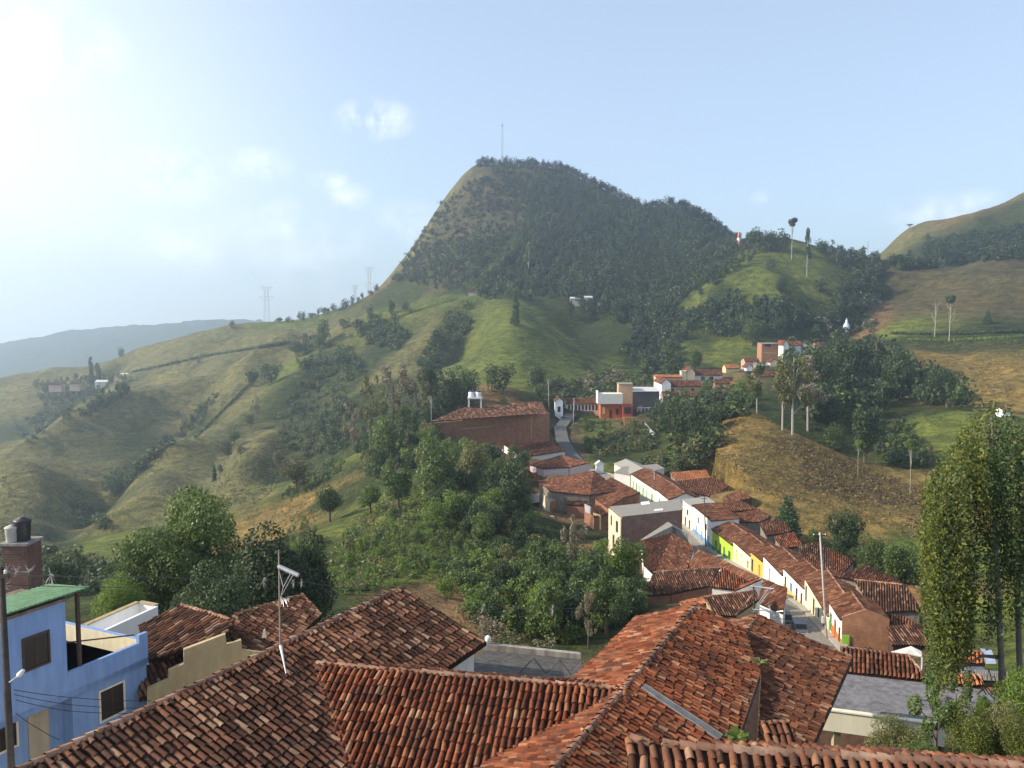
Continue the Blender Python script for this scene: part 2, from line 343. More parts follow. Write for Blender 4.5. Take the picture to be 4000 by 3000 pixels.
c = mixc(nt, c, ramp(nt, n2, [(.34, (.5, .52, .5)), (.6, (1.18, 1.15, 1.05))]), 1, "MULTIPLY")
c = mixc(nt, c, ramp(nt, n3, [(.36, (.62, .62, .62)), (.6, (1.15, 1.12, 1.05))]), .8, "MULTIPLY")
mpz = N(nt, "ShaderNodeMapping"); mpz.inputs["Scale"].default_value = (.05, .05, .9); nt.links.new(tc, mpz.inputs[0])
n4 = noise(nt, 1.0, 4, .7, mpz.outputs[0])          # cattle terraces following the contours
c = mixc(nt, c, ramp(nt, n4, [(.38, (.66, .68, .66)), (.56, (1.12, 1.1, 1.04))]), .75, "MULTIPLY")
n5 = noise(nt, .055, 5, .65, tc)
c = mixc(nt, c, (.13, .085, .05), ramp(nt, n5, [(.62, (0, 0, 0)), (.74, (.7, .7, .7))]))
nt.links.new(c, b.inputs["Base Color"])
ad = N(nt, "ShaderNodeMath", operation="ADD"); nt.links.new(n2, ad.inputs[0]); nt.links.new(n4, ad.inputs[1])
bump(nt, b, ad.outputs[0], .9, 2.6)
grass_mat = gm

# ------------------------------------------------------------------ daylight
SUN_AZ, SUN_EL = R(-95), R(30)          # square on the left of the view
sun_d = bpy.data.lights.new("sun", "SUN"); sun = bpy.data.objects.new("sun", sun_d); C.objects.link(sun)
sun_d.energy = 5.0; sun_d.angle = R(.6); sun_d.color = (1, .9, .76)
sv = Vector((math.sin(SUN_AZ) * math.cos(SUN_EL), math.cos(SUN_AZ) * math.cos(SUN_EL), math.sin(SUN_EL)))
sun.rotation_euler = sv.to_track_quat("Z", "Y").to_euler()
W = bpy.data.worlds.new("World"); S.world = W; W.use_nodes = True
nt = W.node_tree; bg = nt.nodes["Background"]
sky = N(nt, "ShaderNodeTexSky", sky_type="NISHITA"); sky.sun_disc = False
sky.sun_elevation = SUN_EL; sky.sun_rotation = SUN_AZ; sky.altitude = 1200; sky.air_density = 1.0; sky.dust_density = 2.0; sky.ozone_density = 1.2
tcw = N(nt, "ShaderNodeTexCoord").outputs["Generated"]
sx = N(nt, "ShaderNodeSeparateXYZ"); nt.links.new(tcw, sx.inputs[0])
mxz = N(nt, "ShaderNodeMath", operation="MAXIMUM"); nt.links.new(sx.outputs[2], mxz.inputs[0]); mxz.inputs[1].default_value = .012
cb = N(nt, "ShaderNodeCombineXYZ"); nt.links.new(sx.outputs[0], cb.inputs[0]); nt.links.new(sx.outputs[1], cb.inputs[1]); nt.links.new(mxz.outputs[0], cb.inputs[2])
nt.links.new(cb.outputs[0], sky.inputs[0])
# small fair-weather clouds: puffs of noise round a handful of directions
nz = N(nt, "ShaderNodeTexNoise"); nz.inputs["Scale"].default_value = 22; nz.inputs["Detail"].default_value = 7; nz.inputs["Roughness"].default_value = .62
nt.links.new(tcw, nz.inputs["Vector"])
cloud = None
CLOUDS = [(810, 258, 60, .62), (370, 378, 85, .45), (562, 355, 50, .4), (712, 390, 32, .5), (745, 425, 45, .35), (400, 545, 90, .35), (610, 492, 85, .3), (880, 485, 75, .28), (650, 560, 160, .22),
          (1660, 427, 26, .5), (2020, 475, 70, .5), (2110, 440, 40, .35), (60, 90, 120, .4)]
for px, py, s, a in CLOUDS:
    d = ray(px, py).normalized()
    mp = N(nt, "ShaderNodeVectorMath", operation="SUBTRACT"); nt.links.new(tcw, mp.inputs[0]); mp.inputs[1].default_value = d
    sc = N(nt, "ShaderNodeVectorMath", operation="MULTIPLY"); nt.links.new(mp.outputs[0], sc.inputs[0]); sc.inputs[1].default_value = (1, 1, 1.9)
    ln = N(nt, "ShaderNodeVectorMath", operation="LENGTH"); nt.links.new(sc.outputs[0], ln.inputs[0])
    r1 = N(nt, "ShaderNodeMapRange"); nt.links.new(ln.outputs["Value"], r1.inputs[0])
    r1.inputs[1].default_value = 0; r1.inputs[2].default_value = 1.5 * s / F; r1.inputs[3].default_value = a * 1.25; r1.inputs[4].default_value = 0
    if cloud is None: cloud = r1.outputs[0]
    else:
        m = N(nt, "ShaderNodeMath", operation="MAXIMUM"); nt.links.new(cloud, m.inputs[0]); nt.links.new(r1.outputs[0], m.inputs[1]); cloud = m.outputs[0]
GLARE = [(-320, 330, 980, .8), (60, 720, 700, .4)]       # sun-side glare painted into the sky as broad white patches
glare = None
for px, py, s, a in GLARE:
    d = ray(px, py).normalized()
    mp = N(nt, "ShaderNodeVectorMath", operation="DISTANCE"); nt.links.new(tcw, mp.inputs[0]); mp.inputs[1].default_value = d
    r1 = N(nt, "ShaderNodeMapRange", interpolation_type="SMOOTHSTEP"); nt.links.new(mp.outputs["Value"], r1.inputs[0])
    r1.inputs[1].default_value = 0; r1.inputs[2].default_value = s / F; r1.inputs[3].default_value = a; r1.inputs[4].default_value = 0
    if glare is None: glare = r1.outputs[0]
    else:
        m = N(nt, "ShaderNodeMath", operation="ADD", use_clamp=True); nt.links.new(glare, m.inputs[0]); nt.links.new(r1.outputs[0], m.inputs[1]); glare = m.outputs[0]
r2 = N(nt, "ShaderNodeMapRange"); nt.links.new(nz.outputs[0], r2.inputs[0])
r2.inputs[1].default_value = .4; r2.inputs[2].default_value = .64
mm = N(nt, "ShaderNodeMath", operation="MULTIPLY"); nt.links.new(cloud, mm.inputs[0]); nt.links.new(r2.outputs[0], mm.inputs[1])
thin = mixc(nt, sky.outputs[0], (5.0, 5.6, 6.4), .3)       # thin even high haze
cm = mixc(nt, mixc(nt, thin, (5.6, 5.9, 5.9), glare), (9.5, 9.3, 9.2), mm.outputs[0])
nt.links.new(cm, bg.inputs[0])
bg.inputs[1].default_value = .14
S.view_settings.view_transform = "Standard"; S.view_settings.look = "None"; S.view_settings.exposure = 0.6; S.view_settings.gamma = 1
S.cycles.use_denoising = True
S.cycles.volume_bounces = 1; S.cycles.max_bounces = 6; S.cycles.transparent_max_bounces = 4
S.cycles.use_adaptive_sampling = True
def build_haze():
    mb = MB(); mb.box(-7500, 7500, -60, 7000, float(gz.min()) - 1, 330)
    m = bpy.data.materials.new("haze_air"); m.use_nodes = True; nt = m.node_tree
    nt.nodes.remove(nt.nodes["Principled BSDF"])
    v = N(nt, "ShaderNodeVolumePrincipled"); v.inputs["Color"].default_value = (.72, .86, 1, 1)
    v.inputs["Density"].default_value = HAZE; v.inputs["Anisotropy"].default_value = .62
    nt.links.new(v.outputs[0], nt.nodes["Material Output"].inputs["Volume"])
    o = mb.build("haze", m); tag(o, kind="stuff"); return o
HAZE = .00024
# ------------------------------------------------------------------ clay tile roofs
class Plane:
    def __init__(s, o, n): s.o = Vector(o); s.n = Vector(n).normalized()
    def pix(s, px, py):
        d = ray(px, py); return d * (s.o.dot(s.n) / d.dot(s.n))
    def z(s, x, y): return s.o.z - (s.n.x * (x - s.o.x) + s.n.y * (y - s.o.y)) / s.n.z
def slope_plane(p0, p1, pitch, side):
    h = Vector((p1.x - p0.x, p1.y - p0.y, 0)).normalized(); q = Vector((h.y, -h.x, 0)) * side
    d = q * math.cos(R(pitch)) - Vector((0, 0, math.sin(R(pitch))))
    n = (p1 - p0).normalized().cross(d)
    if n.z < 0: n = -n
    pl = Plane(p0, n); pl.d = d; return pl
def three_plane(a, b, c):
    n = (b - a).cross(c - a)
    return Plane(a, n if n.z > 0 else -n)
def tile_geo(poly, step=.22, expo=.36, rad=.088, seg=5, jit=1.0, sag=.03, over=1.22, slip=.02):
    poly = [Vector(p) for p in poly]
    n = Vector((0, 0, 0))
    for i in range(len(poly)):
        a, b2 = poly[i], poly[(i + 1) % len(poly)]; n += Vector(((a.y - b2.y) * (a.z + b2.z), (a.z - b2.z) * (a.x + b2.x), (a.x - b2.x) * (a.y + b2.y)))
    n.normalize()
    if n.z < 0: n = -n
    d = Vector((0, 0, -1)); d = (d - n * d.dot(n)).normalized(); c = n.cross(d)
    o = poly[0]
    st = [((p - o).dot(c), (p - o).dot(d)) for p in poly]
    s0 = min(a for a, _ in st); s1 = max(a for a, _ in st)
    S_, T0, T1 = [], [], []
    s = s0 + step * .5
    while s < s1:
        ts = []
        for i in range(len(st)):
            (a, ta), (b2, tb) = st[i], st[(i + 1) % len(st)]
            if (a - s) * (b2 - s) < 0: ts.append(ta + (tb - ta) * (s - a) / (b2 - a))
        if len(ts) >= 2:
            lo, hi = min(ts), max(ts); k = 0; off = random.uniform(-.04, .04) * jit
            while hi - k * expo > lo + .05:
                e = hi - k * expo + off * (k > 0); S_.append(s + (random.uniform(-.05, .05) if random.random() < slip else 0)); T1.append(e + (random.uniform(.03, .12) if random.random() < slip else 0)); T0.append(max(lo - .02, e - expo * over)); k += 1
        s += step
    m = len(S_)
    if m == 0: return np.zeros((0, 3)), np.zeros((0, 4), int), n
    S_ = np.array(S_); T0 = np.array(T0); T1 = np.array(T1)
    th = np.linspace(0, math.pi, seg + 1)
    jr = rng.normal(0, .009 * jit, (m, 2)); jl = rng.normal(0, .007 * jit, m); wob = rng.normal(0, .012 * jit, m)
    V = np.zeros((m, 2, seg + 1, 3))
    c_, d_, n_, o_ = (np.array(q) for q in (c, d, n, o))
    for e in range(2):
        r = rad * (.84 if e == 0 else 1.0) * (1 + .04 * rng.normal(0, jit, m))
        T = T0 if e == 0 else T1
        lift = (.004 if e == 0 else .034) + jl
        x = S_[:, None] + jr[:, 0][:, None] + (wob * (-1 if e == 0 else 1))[:, None] + np.cos(th) * r[:, None]
        zz = lift[:, None] + np.sin(th) * r[:, None] * 1.1
        sg = -sag * (np.sin(S_ * .9 + 1.3) * np.sin(T * .8) + .6 * np.sin(S_ * 2.3 + T * .7))
        V[:, e] = o_ + x[..., None] * c_ + (T + jr[:, 1])[:, None, None] * d_ + (zz + sg[:, None])[..., None] * n_
    b = np.arange(m)[:, None] * (2 * (seg + 1)); k = np.arange(seg)
    Q = np.stack([b + k, b + k + 1, b + seg + 1 + k + 1, b + seg + 1 + k], -1).reshape(-1, 4)
    return V.reshape(-1, 3), Q, n
def cap_geo(p0, p1, rad=.12, length=.42, seg=6, expo=.36, jit=1.0):
    p0, p1 = Vector(p0), Vector(p1); h = (p1 - p0); L = h.length; h.normalize()
    a = h.cross(Vector((0, 0, 1))).normalized(); u = a.cross(h)
    Vs, Qs, b = [], [], 0
    for k in range(max(1, int(L / expo))):
        t = k * expo; r0 = rad * random.uniform(.82, .9); r1 = rad * random.uniform(.98, 1.1); jz = random.uniform(-.015, .015) * jit; jy = random.uniform(-.015, .015) * jit
        for (tt, r, lift) in ((t, r1, .035), (t + length, r0, .005)):
            for i in range(seg + 1):
                w = math.pi * i / seg
                Vs.append(p0 + h * tt + a * (math.cos(w) * r + jy) + u * (math.sin(w) * r + lift + jz - .03))
        for i in range(seg): Qs.append((b + i, b + i + 1, b + seg + 1 + i + 1, b + seg + 1 + i))
        b += 2 * (seg + 1)
    return np.array(Vs), np.array(Qs).reshape(-1, 4)
def roof_mesh(name, polys, tmat, smat, caps=(), thick=.14, **kw):
    """tiles over every polygon, a slab under them, ridge tiles along the cap lines"""
    Vs, Qs, M, b = [], [], [], 0
    for p in polys:
        v, q, n = tile_geo(p, **kw); Vs.append(v); Qs.append(q + b); M.append(np.zeros(len(q), int)); b += len(v)
    for c in caps:
        v, q = cap_geo(*c[:2], **(c[2] if len(c) > 2 else {})); Vs.append(v); Qs.append(q + b); M.append(np.full(len(q), 2)); b += len(v)
    me = np_mesh(name, np.concatenate(Vs), np.concatenate(Qs), [tmat, smat, CAPM], False, np.concatenate(M))
    bm = bmesh.new(); bm.from_mesh(me)
    sm = MB()
    for p in polys: sm.prism([Vector(q) + Vector((0, 0, -.005)) for q in p], (0, 0, -thick), 1)
    m2 = sm.mesh("slab", [tmat, smat]); bm.from_mesh(m2); bm.to_mesh(me); bm.free(); bpy.data.meshes.remove(m2)
    return me
TILE_OLD = tilemat("clay_tile_weathered", [(0, (0.0449, 0.0237, 0.0162)), (0.25, (0.087, 0.0404, 0.0259)), (0.5, (0.1406, 0.06, 0.0357)), (0.75, (0.2106, 0.0969, 0.0587)), (0.92, (0.3004, 0.1695, 0.1035)), (1, (0.4052, 0.2748, 0.1786))], .3)
TILE_RED = tilemat("clay_tile_red", [(0, (0.1038, 0.0324, 0.0175)), (0.35, (0.1933, 0.0579, 0.0279)), (0.65, (0.271, 0.0881, 0.0406)), (0.9, (0.3399, 0.1383, 0.0643)), (1, (0.4197, 0.2381, 0.1401))], .12)
TILE_BRN = tilemat("clay_tile_brown", [(0, (0.0745, 0.0332, 0.0206)), (0.35, (0.1488, 0.0567, 0.0317)), (0.65, (0.2156, 0.0831, 0.0437)), (0.9, (0.288, 0.1301, 0.0695)), (1, (0.3602, 0.2198, 0.1361))], .2)
TILE_ORG = tilemat("clay_tile_orange", [(0, (.42, .16, .07)), (.5, (.52, .2, .085)), (1, (.6, .27, .13))], .03)
CAPM = tilemat("ridge_tile_clay", [(0, (.24, .13, .09)), (.5, (.36, .2, .13)), (1, (.5, .34, .24))], .25)
SLAB = flat("tile_channels", (.034, .018, .013), .95, .1, .4, scale=5)  # channel clay darkened to carry the deep shade between tile columns
WHITE = plaster("whitewash", (.76, .74, .69), .22)
CREAM = plaster("cream_plaster", (.68, .6, .42), .25)
BEIGE = plaster("beige_plaster", (.42, .33, .19), .3)
BLUE = plaster("blue_paint", (.23, .345, .58), .2, .7)
GREYC = plaster("bare_concrete", (.3, .28, .26), .4)
DARK = flat("dark_opening", (.018, .016, .015), .7)
WOOD = flat("dark_brown_wood", (.075, .045, .03), .7, .3, .4, scale=6)
STEEL = flat("galvanised_steel", (.5, .5, .5), .45, .5, .3, .6)
BRICK = brickmat("old_brick", (.34, .15, .09), (.27, .115, .07), (.3, .22, .17))
BRICKO = brickmat("orange_brick", (.48, .22, .11), (.4, .18, .09), (.36, .28, .2))

def wobj(name, me, root):
    """a part whose mesh is written in world coordinates"""
    o = obj(name, me, root); o.matrix_parent_inverse = Matrix.Translation(-root.location); return o
def mid(a, b, t=.5): return Vector(a).lerp(Vector(b), t)
def vwall(mb, a, b, ztop_a, ztop_b, zbot, th, mi=0):
    """upright wall slab from a to b (plan points), thickness th to the left"""
    a, b = Vector((a[0], a[1], 0)), Vector((b[0], b[1], 0)); h = (b - a).normalized(); q = Vector((-h.y, h.x, 0)) * th
    mb.prism([(a.x, a.y, zbot), (b.x, b.y, zbot), (b.x, b.y, ztop_b), (a.x, a.y, ztop_a)], q, mi)

# ---- house with the long ridge at lower left: main roof and cross wing
B0 = PZ(45, 1662, -10.8); B1 = PZ(870, 1268, -10.8)
hB = (B1 - B0).normalized(); Bn = B0 - hB * 5.5
plBr = slope_plane(Bn, B1, 22, 1); plBl = slope_plane(Bn, B1, 34, -1)
C0 = PZ(618, 1428, -11.3); C1 = PZ(1336, 1488, -11.36)
plC = slope_plane(C0, C1, 21.5, 1); plCb = slope_plane(C0, C1, 21.5, -1)
root = empty("tiled_house", (B0.x, B0.y, -19), 0, "old house with weathered brown tile roof and cross wing, antenna mast on its ridge", "house")
tB = 4.2
Bm = mid(Bn, B1, .62)
pB = [Bm, B1, B1 + plBr.d * tB, Bm + plBr.d * tB]; pB2 = [Bn, Bm, Bm + plBr.d * 7.5, Bn + plBr.d * 7.5]; pBl = [Bn, B1, B1 + plBl.d * 3.6, Bn + plBl.d * 3.6]
wobj("roof", roof_mesh("roof", [pB, pB2, pBl], TILE_OLD, SLAB, [(Bn, B1, dict(rad=.115))], step=.23, rad=.083), root)
cpoly = [plC.pix(604, 1423), plC.pix(1345, 1484), plC.pix(1180, 1580), plC.pix(1055, 1668), plC.pix(940, 1760), plC.pix(660, 1760)]
chB = C1 - C0
cpoly = [C0 - chB * .05, C1 + chB * .02, C1 + chB * .02 + plC.d * 5.5, C0 - chB * .05 + plC.d * 5.5]
cback = [C0, C1 + chB * .02, C1 + chB * .02 + plCb.d * 2.2, C0 + plCb.d * 2.2]
wobj("wing_roof", roof_mesh("wing_roof", [cpoly, cback], TILE_RED, SLAB, [(C0, C1, dict(rad=.105))], step=.212, rad=.078), root)
mb = MB()
q = Vector((plBr.d.x, plBr.d.y, 0)).normalized()
def foot(a, b, w0, w1, z0, z1, mb):
    pts = [a + q * w0, b + q * w0, b + q * w1, a + q * w1]
    mb.prism([(p.x, p.y, z0) for p in pts], (0, 0, z1 - z0))
foot(Bn, B1 - hB * .3, -3.0, 3.5, -21, -12.45, mb)
mb.prism([(p.x, p.y, p.z - .25) for p in (B1 - hB * .4 - q * 3.0 - Vector((0, 0, 1.25)), B1 - hB * .4, B1 - hB * .4 + q * 3.5 - Vector((0, 0, 1.42)))], -hB * .2)
wobj("wall", mb.mesh("wall", WHITE), root)

# ---- house with the orange-lit slope: long ridge running away from the camera
D0 = PZ(1197, 1662, -11.42); D1 = PZ(1506, 1305, -11.42)
hD = (D1 - D0).normalized(); Dn = D0 - hD * 4
plDr = slope_plane(Dn, D1, 22, 1); plDl = slope_plane(Dn, D1, 22, -1)
root = empty("tiled_house", (D0.x, D0.y, -19), 0, "old tile-roofed house with sunlit orange left slope and grey gutter strip on the right", "house")
pDl = [Dn, D1, D1 + plDl.d * 2.75, Dn + plDl.d * 2.75]
pDr = [Dn, D1, plDr.pix(1606, 1366), plDr.pix(1641, 1452), plDr.pix(1634, 1630), plDr.pix(1590, 1760)]
wobj("roof", roof_mesh("roof", [pDl, pDr], TILE_RED, SLAB, [(Dn, D1, dict(rad=.12))], step=.2, rad=.078, expo=.32, jit=1.5), root)
mb = MB(); q = Vector((plDr.d.x, plDr.d.y, 0)).normalized()
foot(Dn, D1 - hD * .3, -2.2, 1.8, -21, -12.5, mb)
wobj("wall", mb.mesh("wall", WHITE), root)
up = Vector((0, 0, .13))
g0, g1 = plDr.pix(1388, 1492), plDr.pix(1556, 1604)
mb = MB(); gd = (g1 - g0).normalized(); gs = gd.cross(plDr.n) * .13
mb.prism([g0 - gs + up, g1 - gs * 1.3 + up, g1 + gs * 1.3 + up, g0 + gs + up], plDr.n * .03)
for s in (-1, 1): mb.prism([g0 + gs * s * 1.0 + up, g1 + gs * s * 1.3 + up, g1 + gs * s * 1.45 + up, g0 + gs * s * 1.15 + up], plDr.n * .07)
wobj("valley_gutter", mb.mesh("valley_gutter", flat("grey_zinc", (.2, .19, .18), .6, .4, .3)), root)

# ---- neighbouring wing whose wide red slope runs down to the right
E0 = PR(1637, 1328, 35.2); E0.z = E0.z
plEr = slope_plane(E0 - hD * 5, E0, 18, 1); plEr.o = E0; plEl = slope_plane(E0 - hD * 5, E0, 20, -1); plEl.o = E0
root = empty("tiled_house", (E0.x, E0.y, -21), 0, "old house with broad brick-red tile slope falling to the grey flat roof beside it", "house")
En = E0 - hD * 14
e1 = plEr.pix(1840, 1422); wE = (e1 - E0).dot(plEr.d)
pEr = [E0, e1, plEr.pix(1806, 1494), plEr.pix(1750, 1620), plEr.pix(1700, 1690), plEr.pix(1450, 1690), En + plEr.d * 1.0, En]
pEl = [E0, En, En + plEl.d * 1.6, E0 + plEl.d * 1.6]
wobj("roof", roof_mesh("roof", [pEr, pEl], TILE_BRN, SLAB, [(E0 - hD * 3.2, E0, dict(rad=.1)), (plEr.pix(1786, 1439), plEr.pix(1722, 1392), dict(rad=.1)), (plEr.pix(1838, 1421), plEr.pix(1780, 1395), dict(rad=.09))], step=.19, rad=.075, expo=.32, jit=1.5), root)
mb = MB(); zb = -22
w0, w1 = plEr.pix(1835, 1428), plEr.pix(1752, 1606); ins = -plEr.d * .25
mb.prism([(p.x, p.y, zb) for p in (E0 + ins, w0 + ins, w1 + ins, En + plEr.d * 1.0)], (0, 0, 0) if False else (0, 0, 4.6))
wobj("wall", mb.mesh("wall", GREYC), root)
mb = MB(); mb.prism([e1 + Vector((0, 0, .03)), plEr.pix(1750, 1620) + Vector((0, 0, .03)), plEr.pix(1750, 1620) + Vector((0, 0, -.2)), e1 + Vector((0, 0, -.2))], (.04, .02, 0))
wobj("fascia", mb.mesh("fascia", WOOD), root)
# small lean-to of tiles low on that slope and a shaded gable between the two houses
l0, l1 = PR(1642, 1560, 24.2), PR(1704, 1564, 24.2); l1.z = l0.z
pl = slope_plane(l0, l1, 24, 1)
wobj("lean_to_roof", roof_mesh("lean_to_roof", [[l0, l1, l1 + pl.d * 1.2, l0 + pl.d * 1.2]], TILE_BRN, SLAB, [(l0, l1, dict(rad=.06))], step=.2), root)
mb = MB()
k0, k1, k2 = PR(1642, 1455, 25.4), PR(1600, 1580, 24.4), PR(1632, 1612, 24.2)
mb.prism([k0, k1, k2], (.06, .08, 0)); mb.tube([k0, k1], .018, 5); mb.tube([k0 + Vector((0, -.1, .02)), k2 + Vector((0, -.1, 0))], .018, 5)
wobj("gable", mb.mesh("gable", WOOD), root)

# ---- roof along the bottom edge, ridge tiles seen end-on in a row
F0 = PZ(1545, 1618, -9.0); F1 = PZ(2330, 1664, -9.0)
FL = [PZ(1361, 1595, -8.92), PZ(1430, 1609, -8.97), F0]
plF = slope_plane(F0, F1, 22, 1); plFb = slope_plane(F0, F1, 22, -1)
root = empty("tiled_house", (F0.x, F0.y, -18), 0, "nearest tile roof along the bottom right edge with a row of pale ridge tiles", "house")
for p in FL[:2]: pass
dF = plF.d
pl2 = slope_plane(FL[1], F0, 22, 1)
polys = [[F0, F1, F1 + dF * 4, F0 + dF * 4], [FL[1], F0, F0 + dF * 4, FL[1] + dF * 4], [FL[0], FL[1], FL[1] + dF * 4, FL[0] + dF * 4 + Vector((-.4, 0, 0))], [F0, F1, F1 + plFb.d * 1.2, F0 + plFb.d * 1.2]]
wobj("roof", roof_mesh("roof", polys, TILE_BRN, SLAB, [(FL[0], FL[1]), (FL[1], F0), (F0, F1, dict(rad=.125))], step=.235, rad=.092), root)
mb = MB(); mb.prism([(F0.x - 1.6, F0.y + .6, -19), (F1.x, F1.y + .6, -19), (F1.x, F1.y - 3.4, -19), (F0.x - 1.6, F0.y - 3.4, -19)], (0, 0, 8.6))
wobj("wall", mb.mesh("wall", WHITE), root)

# ---- tile roof with the beige stepped wall, left of centre
root = empty("tiled_house", (-11.5, 36, -20), 0, "house with dark tile roof and stepped beige parapet, right of the blue house", "house")
a, b_, c_, = PR(392, 1307, 37.5), PR(506, 1341, 35.0), PR(322, 1427, 34.0)
b_.z = a.z + (b_.z - a.z) * .6
plG = three_plane(a, b_, c_)
polys = [[a, plG.pix(506, 1341), plG.pix(490, 1369), plG.pix(322, 1428), plG.pix(300, 1352)]]
a2, b2, c2 = PR(504, 1329, 37.4), PR(652, 1285, 41), PR(560, 1400, 35.6)
plG2 = three_plane(a2, b2, c2)
polys.append([a2, b2, plG2.pix(694, 1330), plG2.pix(600, 1420), plG2.pix(525, 1420), plG2.pix(494, 1366)])
a3, b3, c3 = PR(300, 1443, 33.6), PR(396, 1409, 35), PR(372, 1475, 33.4)
plG3 = three_plane(a3, b3, c3)
polys.append([a3, b3, plG3.pix(400, 1480), plG3.pix(300, 1510)])
wobj("roof", roof_mesh("roof", polys, TILE_OLD, SLAB, [(a, plG.pix(506, 1341), dict(rad=.1)), (a2, b2, dict(rad=.1)), (b2, plG2.pix(694, 1330), dict(rad=.1))], step=.215, rad=.085), root)
mb = MB(); plw = Plane(PR(420, 1430, 33.0), Vector((.42, -.9, 0)))
out = [(318, 1620), (318, 1489), (364, 1468), (364, 1449), (397, 1434), (397, 1404), (487, 1370), (490, 1396), (521, 1383), (523, 1405), (640, 1420), (640, 1620)]
mb.prism([plw.pix(*p) for p in out], plw.n * -.22)
wobj("stepped_parapet", mb.mesh("stepped_parapet", BEIGE), root)
mb = MB(); mb.prism([(-13.6, 34.5, -21), (-9.0, 37.2, -21), (-8.8, 41, -21), (-14.5, 38, -21)], (0, 0, 6.0))
wobj("wall", mb.mesh("wall", BEIGE), root)
# ------------------------------------------------------------------ blue house and its neighbours
b0 = PR(143, 1452, 30.0); b1 = PZ(302, 1386, b0.z)
du = Vector((b1.x - b0.x, b1.y - b0.y, 0)).normalized(); dw = Vector((-du.y, du.x, 0))      # inward (to the left)
plA = Plane(b0, dw)
def uz(px, py):
    p = plA.pix(px, py); return (p - b0).dot(du), p.z
root = empty("blue_house", (b0.x, b0.y, -19), math.atan2(du.y, du.x), "blue two-storey house with roof terrace, dark square window and green sheet roof", "house")
zg = -19.0
def Lz(z): return z - zg
u_l, u_r = uz(0, 1500)[0] - 1.5, uz(317, 1460)[0]
zpar = b0.z; zfl = zpar - .95
ut = uz(139, 1400)[0]                    # tower's right edge
zt = uz(60, 1322)[1]
zov = zpar - 1.75                                    # underside of the overhanging upper floor
zov = uz(100, 1513)[1]
GF = .55                                                # ground floor set back
mb = MB()
ue = uz(157, 1540)[0]
mb.box(u_l, ue, GF, 6.2, 0, Lz(zov))                    # recessed ground floor, left
mb.box(ue, u_r, .0, 6.2, 0, Lz(zov))                    # ground floor, right
mb.box(u_l, u_r, -.12, 6.2, Lz(zov), Lz(zfl))             # first slab band
mb.box(ut, u_r, -.12, .03, Lz(zfl), Lz(zpar)); mb.box(u_r - .16, u_r, .03, 6.2, Lz(zfl), Lz(zpar) + .02)
mb.box(u_r - .42, u_r, -.122, .032, Lz(zpar), Lz(zpar) + .32)
mb.box(u_l, ut, -.12, 2.3, Lz(zfl), Lz(zt))
obj("wall", mb.mesh("wall", BLUE), root)
mb = MB(); mb.box(ut, u_r - .16, 6.05, 6.2, Lz(zfl), Lz(zpar) + .12); mb.box(ut, u_r - .16, .03, .05, Lz(zfl), Lz(zpar) - .02); mb.box(u_r - .19, u_r - .16, .05, 6.05, Lz(zfl), Lz(zpar) - .01)
mb.box(ut + .02, ut + 1.0, 4.0, 4.15, Lz(zfl), Lz(zfl) + 1.75)
obj("terrace_wall", mb.mesh("terrace_wall", CREAM), root)
mb = MB(); mb.box(ut, u_r - .19, .05, 6.05, Lz(zfl), Lz(zfl) + .004)
obj("terrace_floor", mb.mesh("terrace_floor", flat("terracotta_paving", (.4, .24, .16), .8, .2, .3)), root)
CLEAR = flat("window_glass", (.022, .016, .014), .35, .4, .3)
FRAMEC = plaster("cream_frame", (.72, .66, .54), .15)
def blue_window(x0, y0, x1, y1, off, frame, pane2=None):
    (ua, za), (ub, zb) = uz(x0, y1), uz(x1, y0)
    mb = MB(); t = .07
    for q in ((ua - t, ub + t, Lz(za) - t, Lz(za)), (ua - t, ub + t, Lz(zb), Lz(zb) + t), (ua - t, ua, Lz(za), Lz(zb)), (ub, ub + t, Lz(za), Lz(zb))):
        mb.box(q[0], q[1], off - .05, off + .02, q[2], q[3])
    w = obj("window", mb.mesh("window", frame), root)
    mb = MB(); mb.box(ua, ub, off - .012, off + .01, Lz(za), Lz(zb)); obj("pane", mb.mesh("pane", CLEAR), w)
    mb = MB(); um = (ua + ub) / 2; mb.box(um - .022, um + .022, off - .03, off - .013, Lz(za), Lz(zb)); obj("mullion", mb.mesh("mullion", WOOD), w)
blue_window(48, 1364, 97, 1447, -.12, WOOD)
blue_window(218, 1473, 265, 1558, 0, FRAMEC)
blue_window(-14, 1545, 55, 1650, GF, FRAMEC)
(ua, za), (ub, zb) = uz(84, 1620), uz(124, 1510)
mb = MB(); mb.box(ua, ub, GF - .04, GF - .002, .5, Lz(zb) - .05); obj("garage_door", mb.mesh("garage_door", plaster("tan_door", (.45, .38, .28), .2)), root)
mb = MB(); up0, up1 = uz(15, 1318), uz(178, 1300)
za_, zb_ = Lz(zt) + .32, Lz(zt) + .13
mb.prism([(u_l, -.5, za_), (ut + .75, -.5, za_), (ut + .75, 1.7, zb_), (u_l, 1.7, zb_)], (0, 0, .05))
for k in range(26): mb.tube([(u_l + .05 + k * (ut + .7 - u_l) / 26, -.5, za_ + .05), (u_l + .05 + k * (ut + .7 - u_l) / 26, 1.7, zb_ + .05)], .03, 5)
obj("sheet_roof", mb.mesh("sheet_roof", flat("green_sheet", (.1, .2, .1), .6, .4, .3)), root)
mb = MB(); mb.box(u_l - .02, ut + .04, -.16, 2.3, Lz(zt), Lz(zt) + .11); obj("roof_edge", mb.mesh("roof_edge", flat("old_fibre_cement", (.2, .15, .12), .9, .1, .5)), root)
mb = MB(); mb.box(ut + .62, ut + .74, .06, .18, Lz(zfl), za_); mb.box(ut, ut + .62, .07, .17, za_ - .1, za_)
obj("post", mb.mesh("post", WOOD), root)
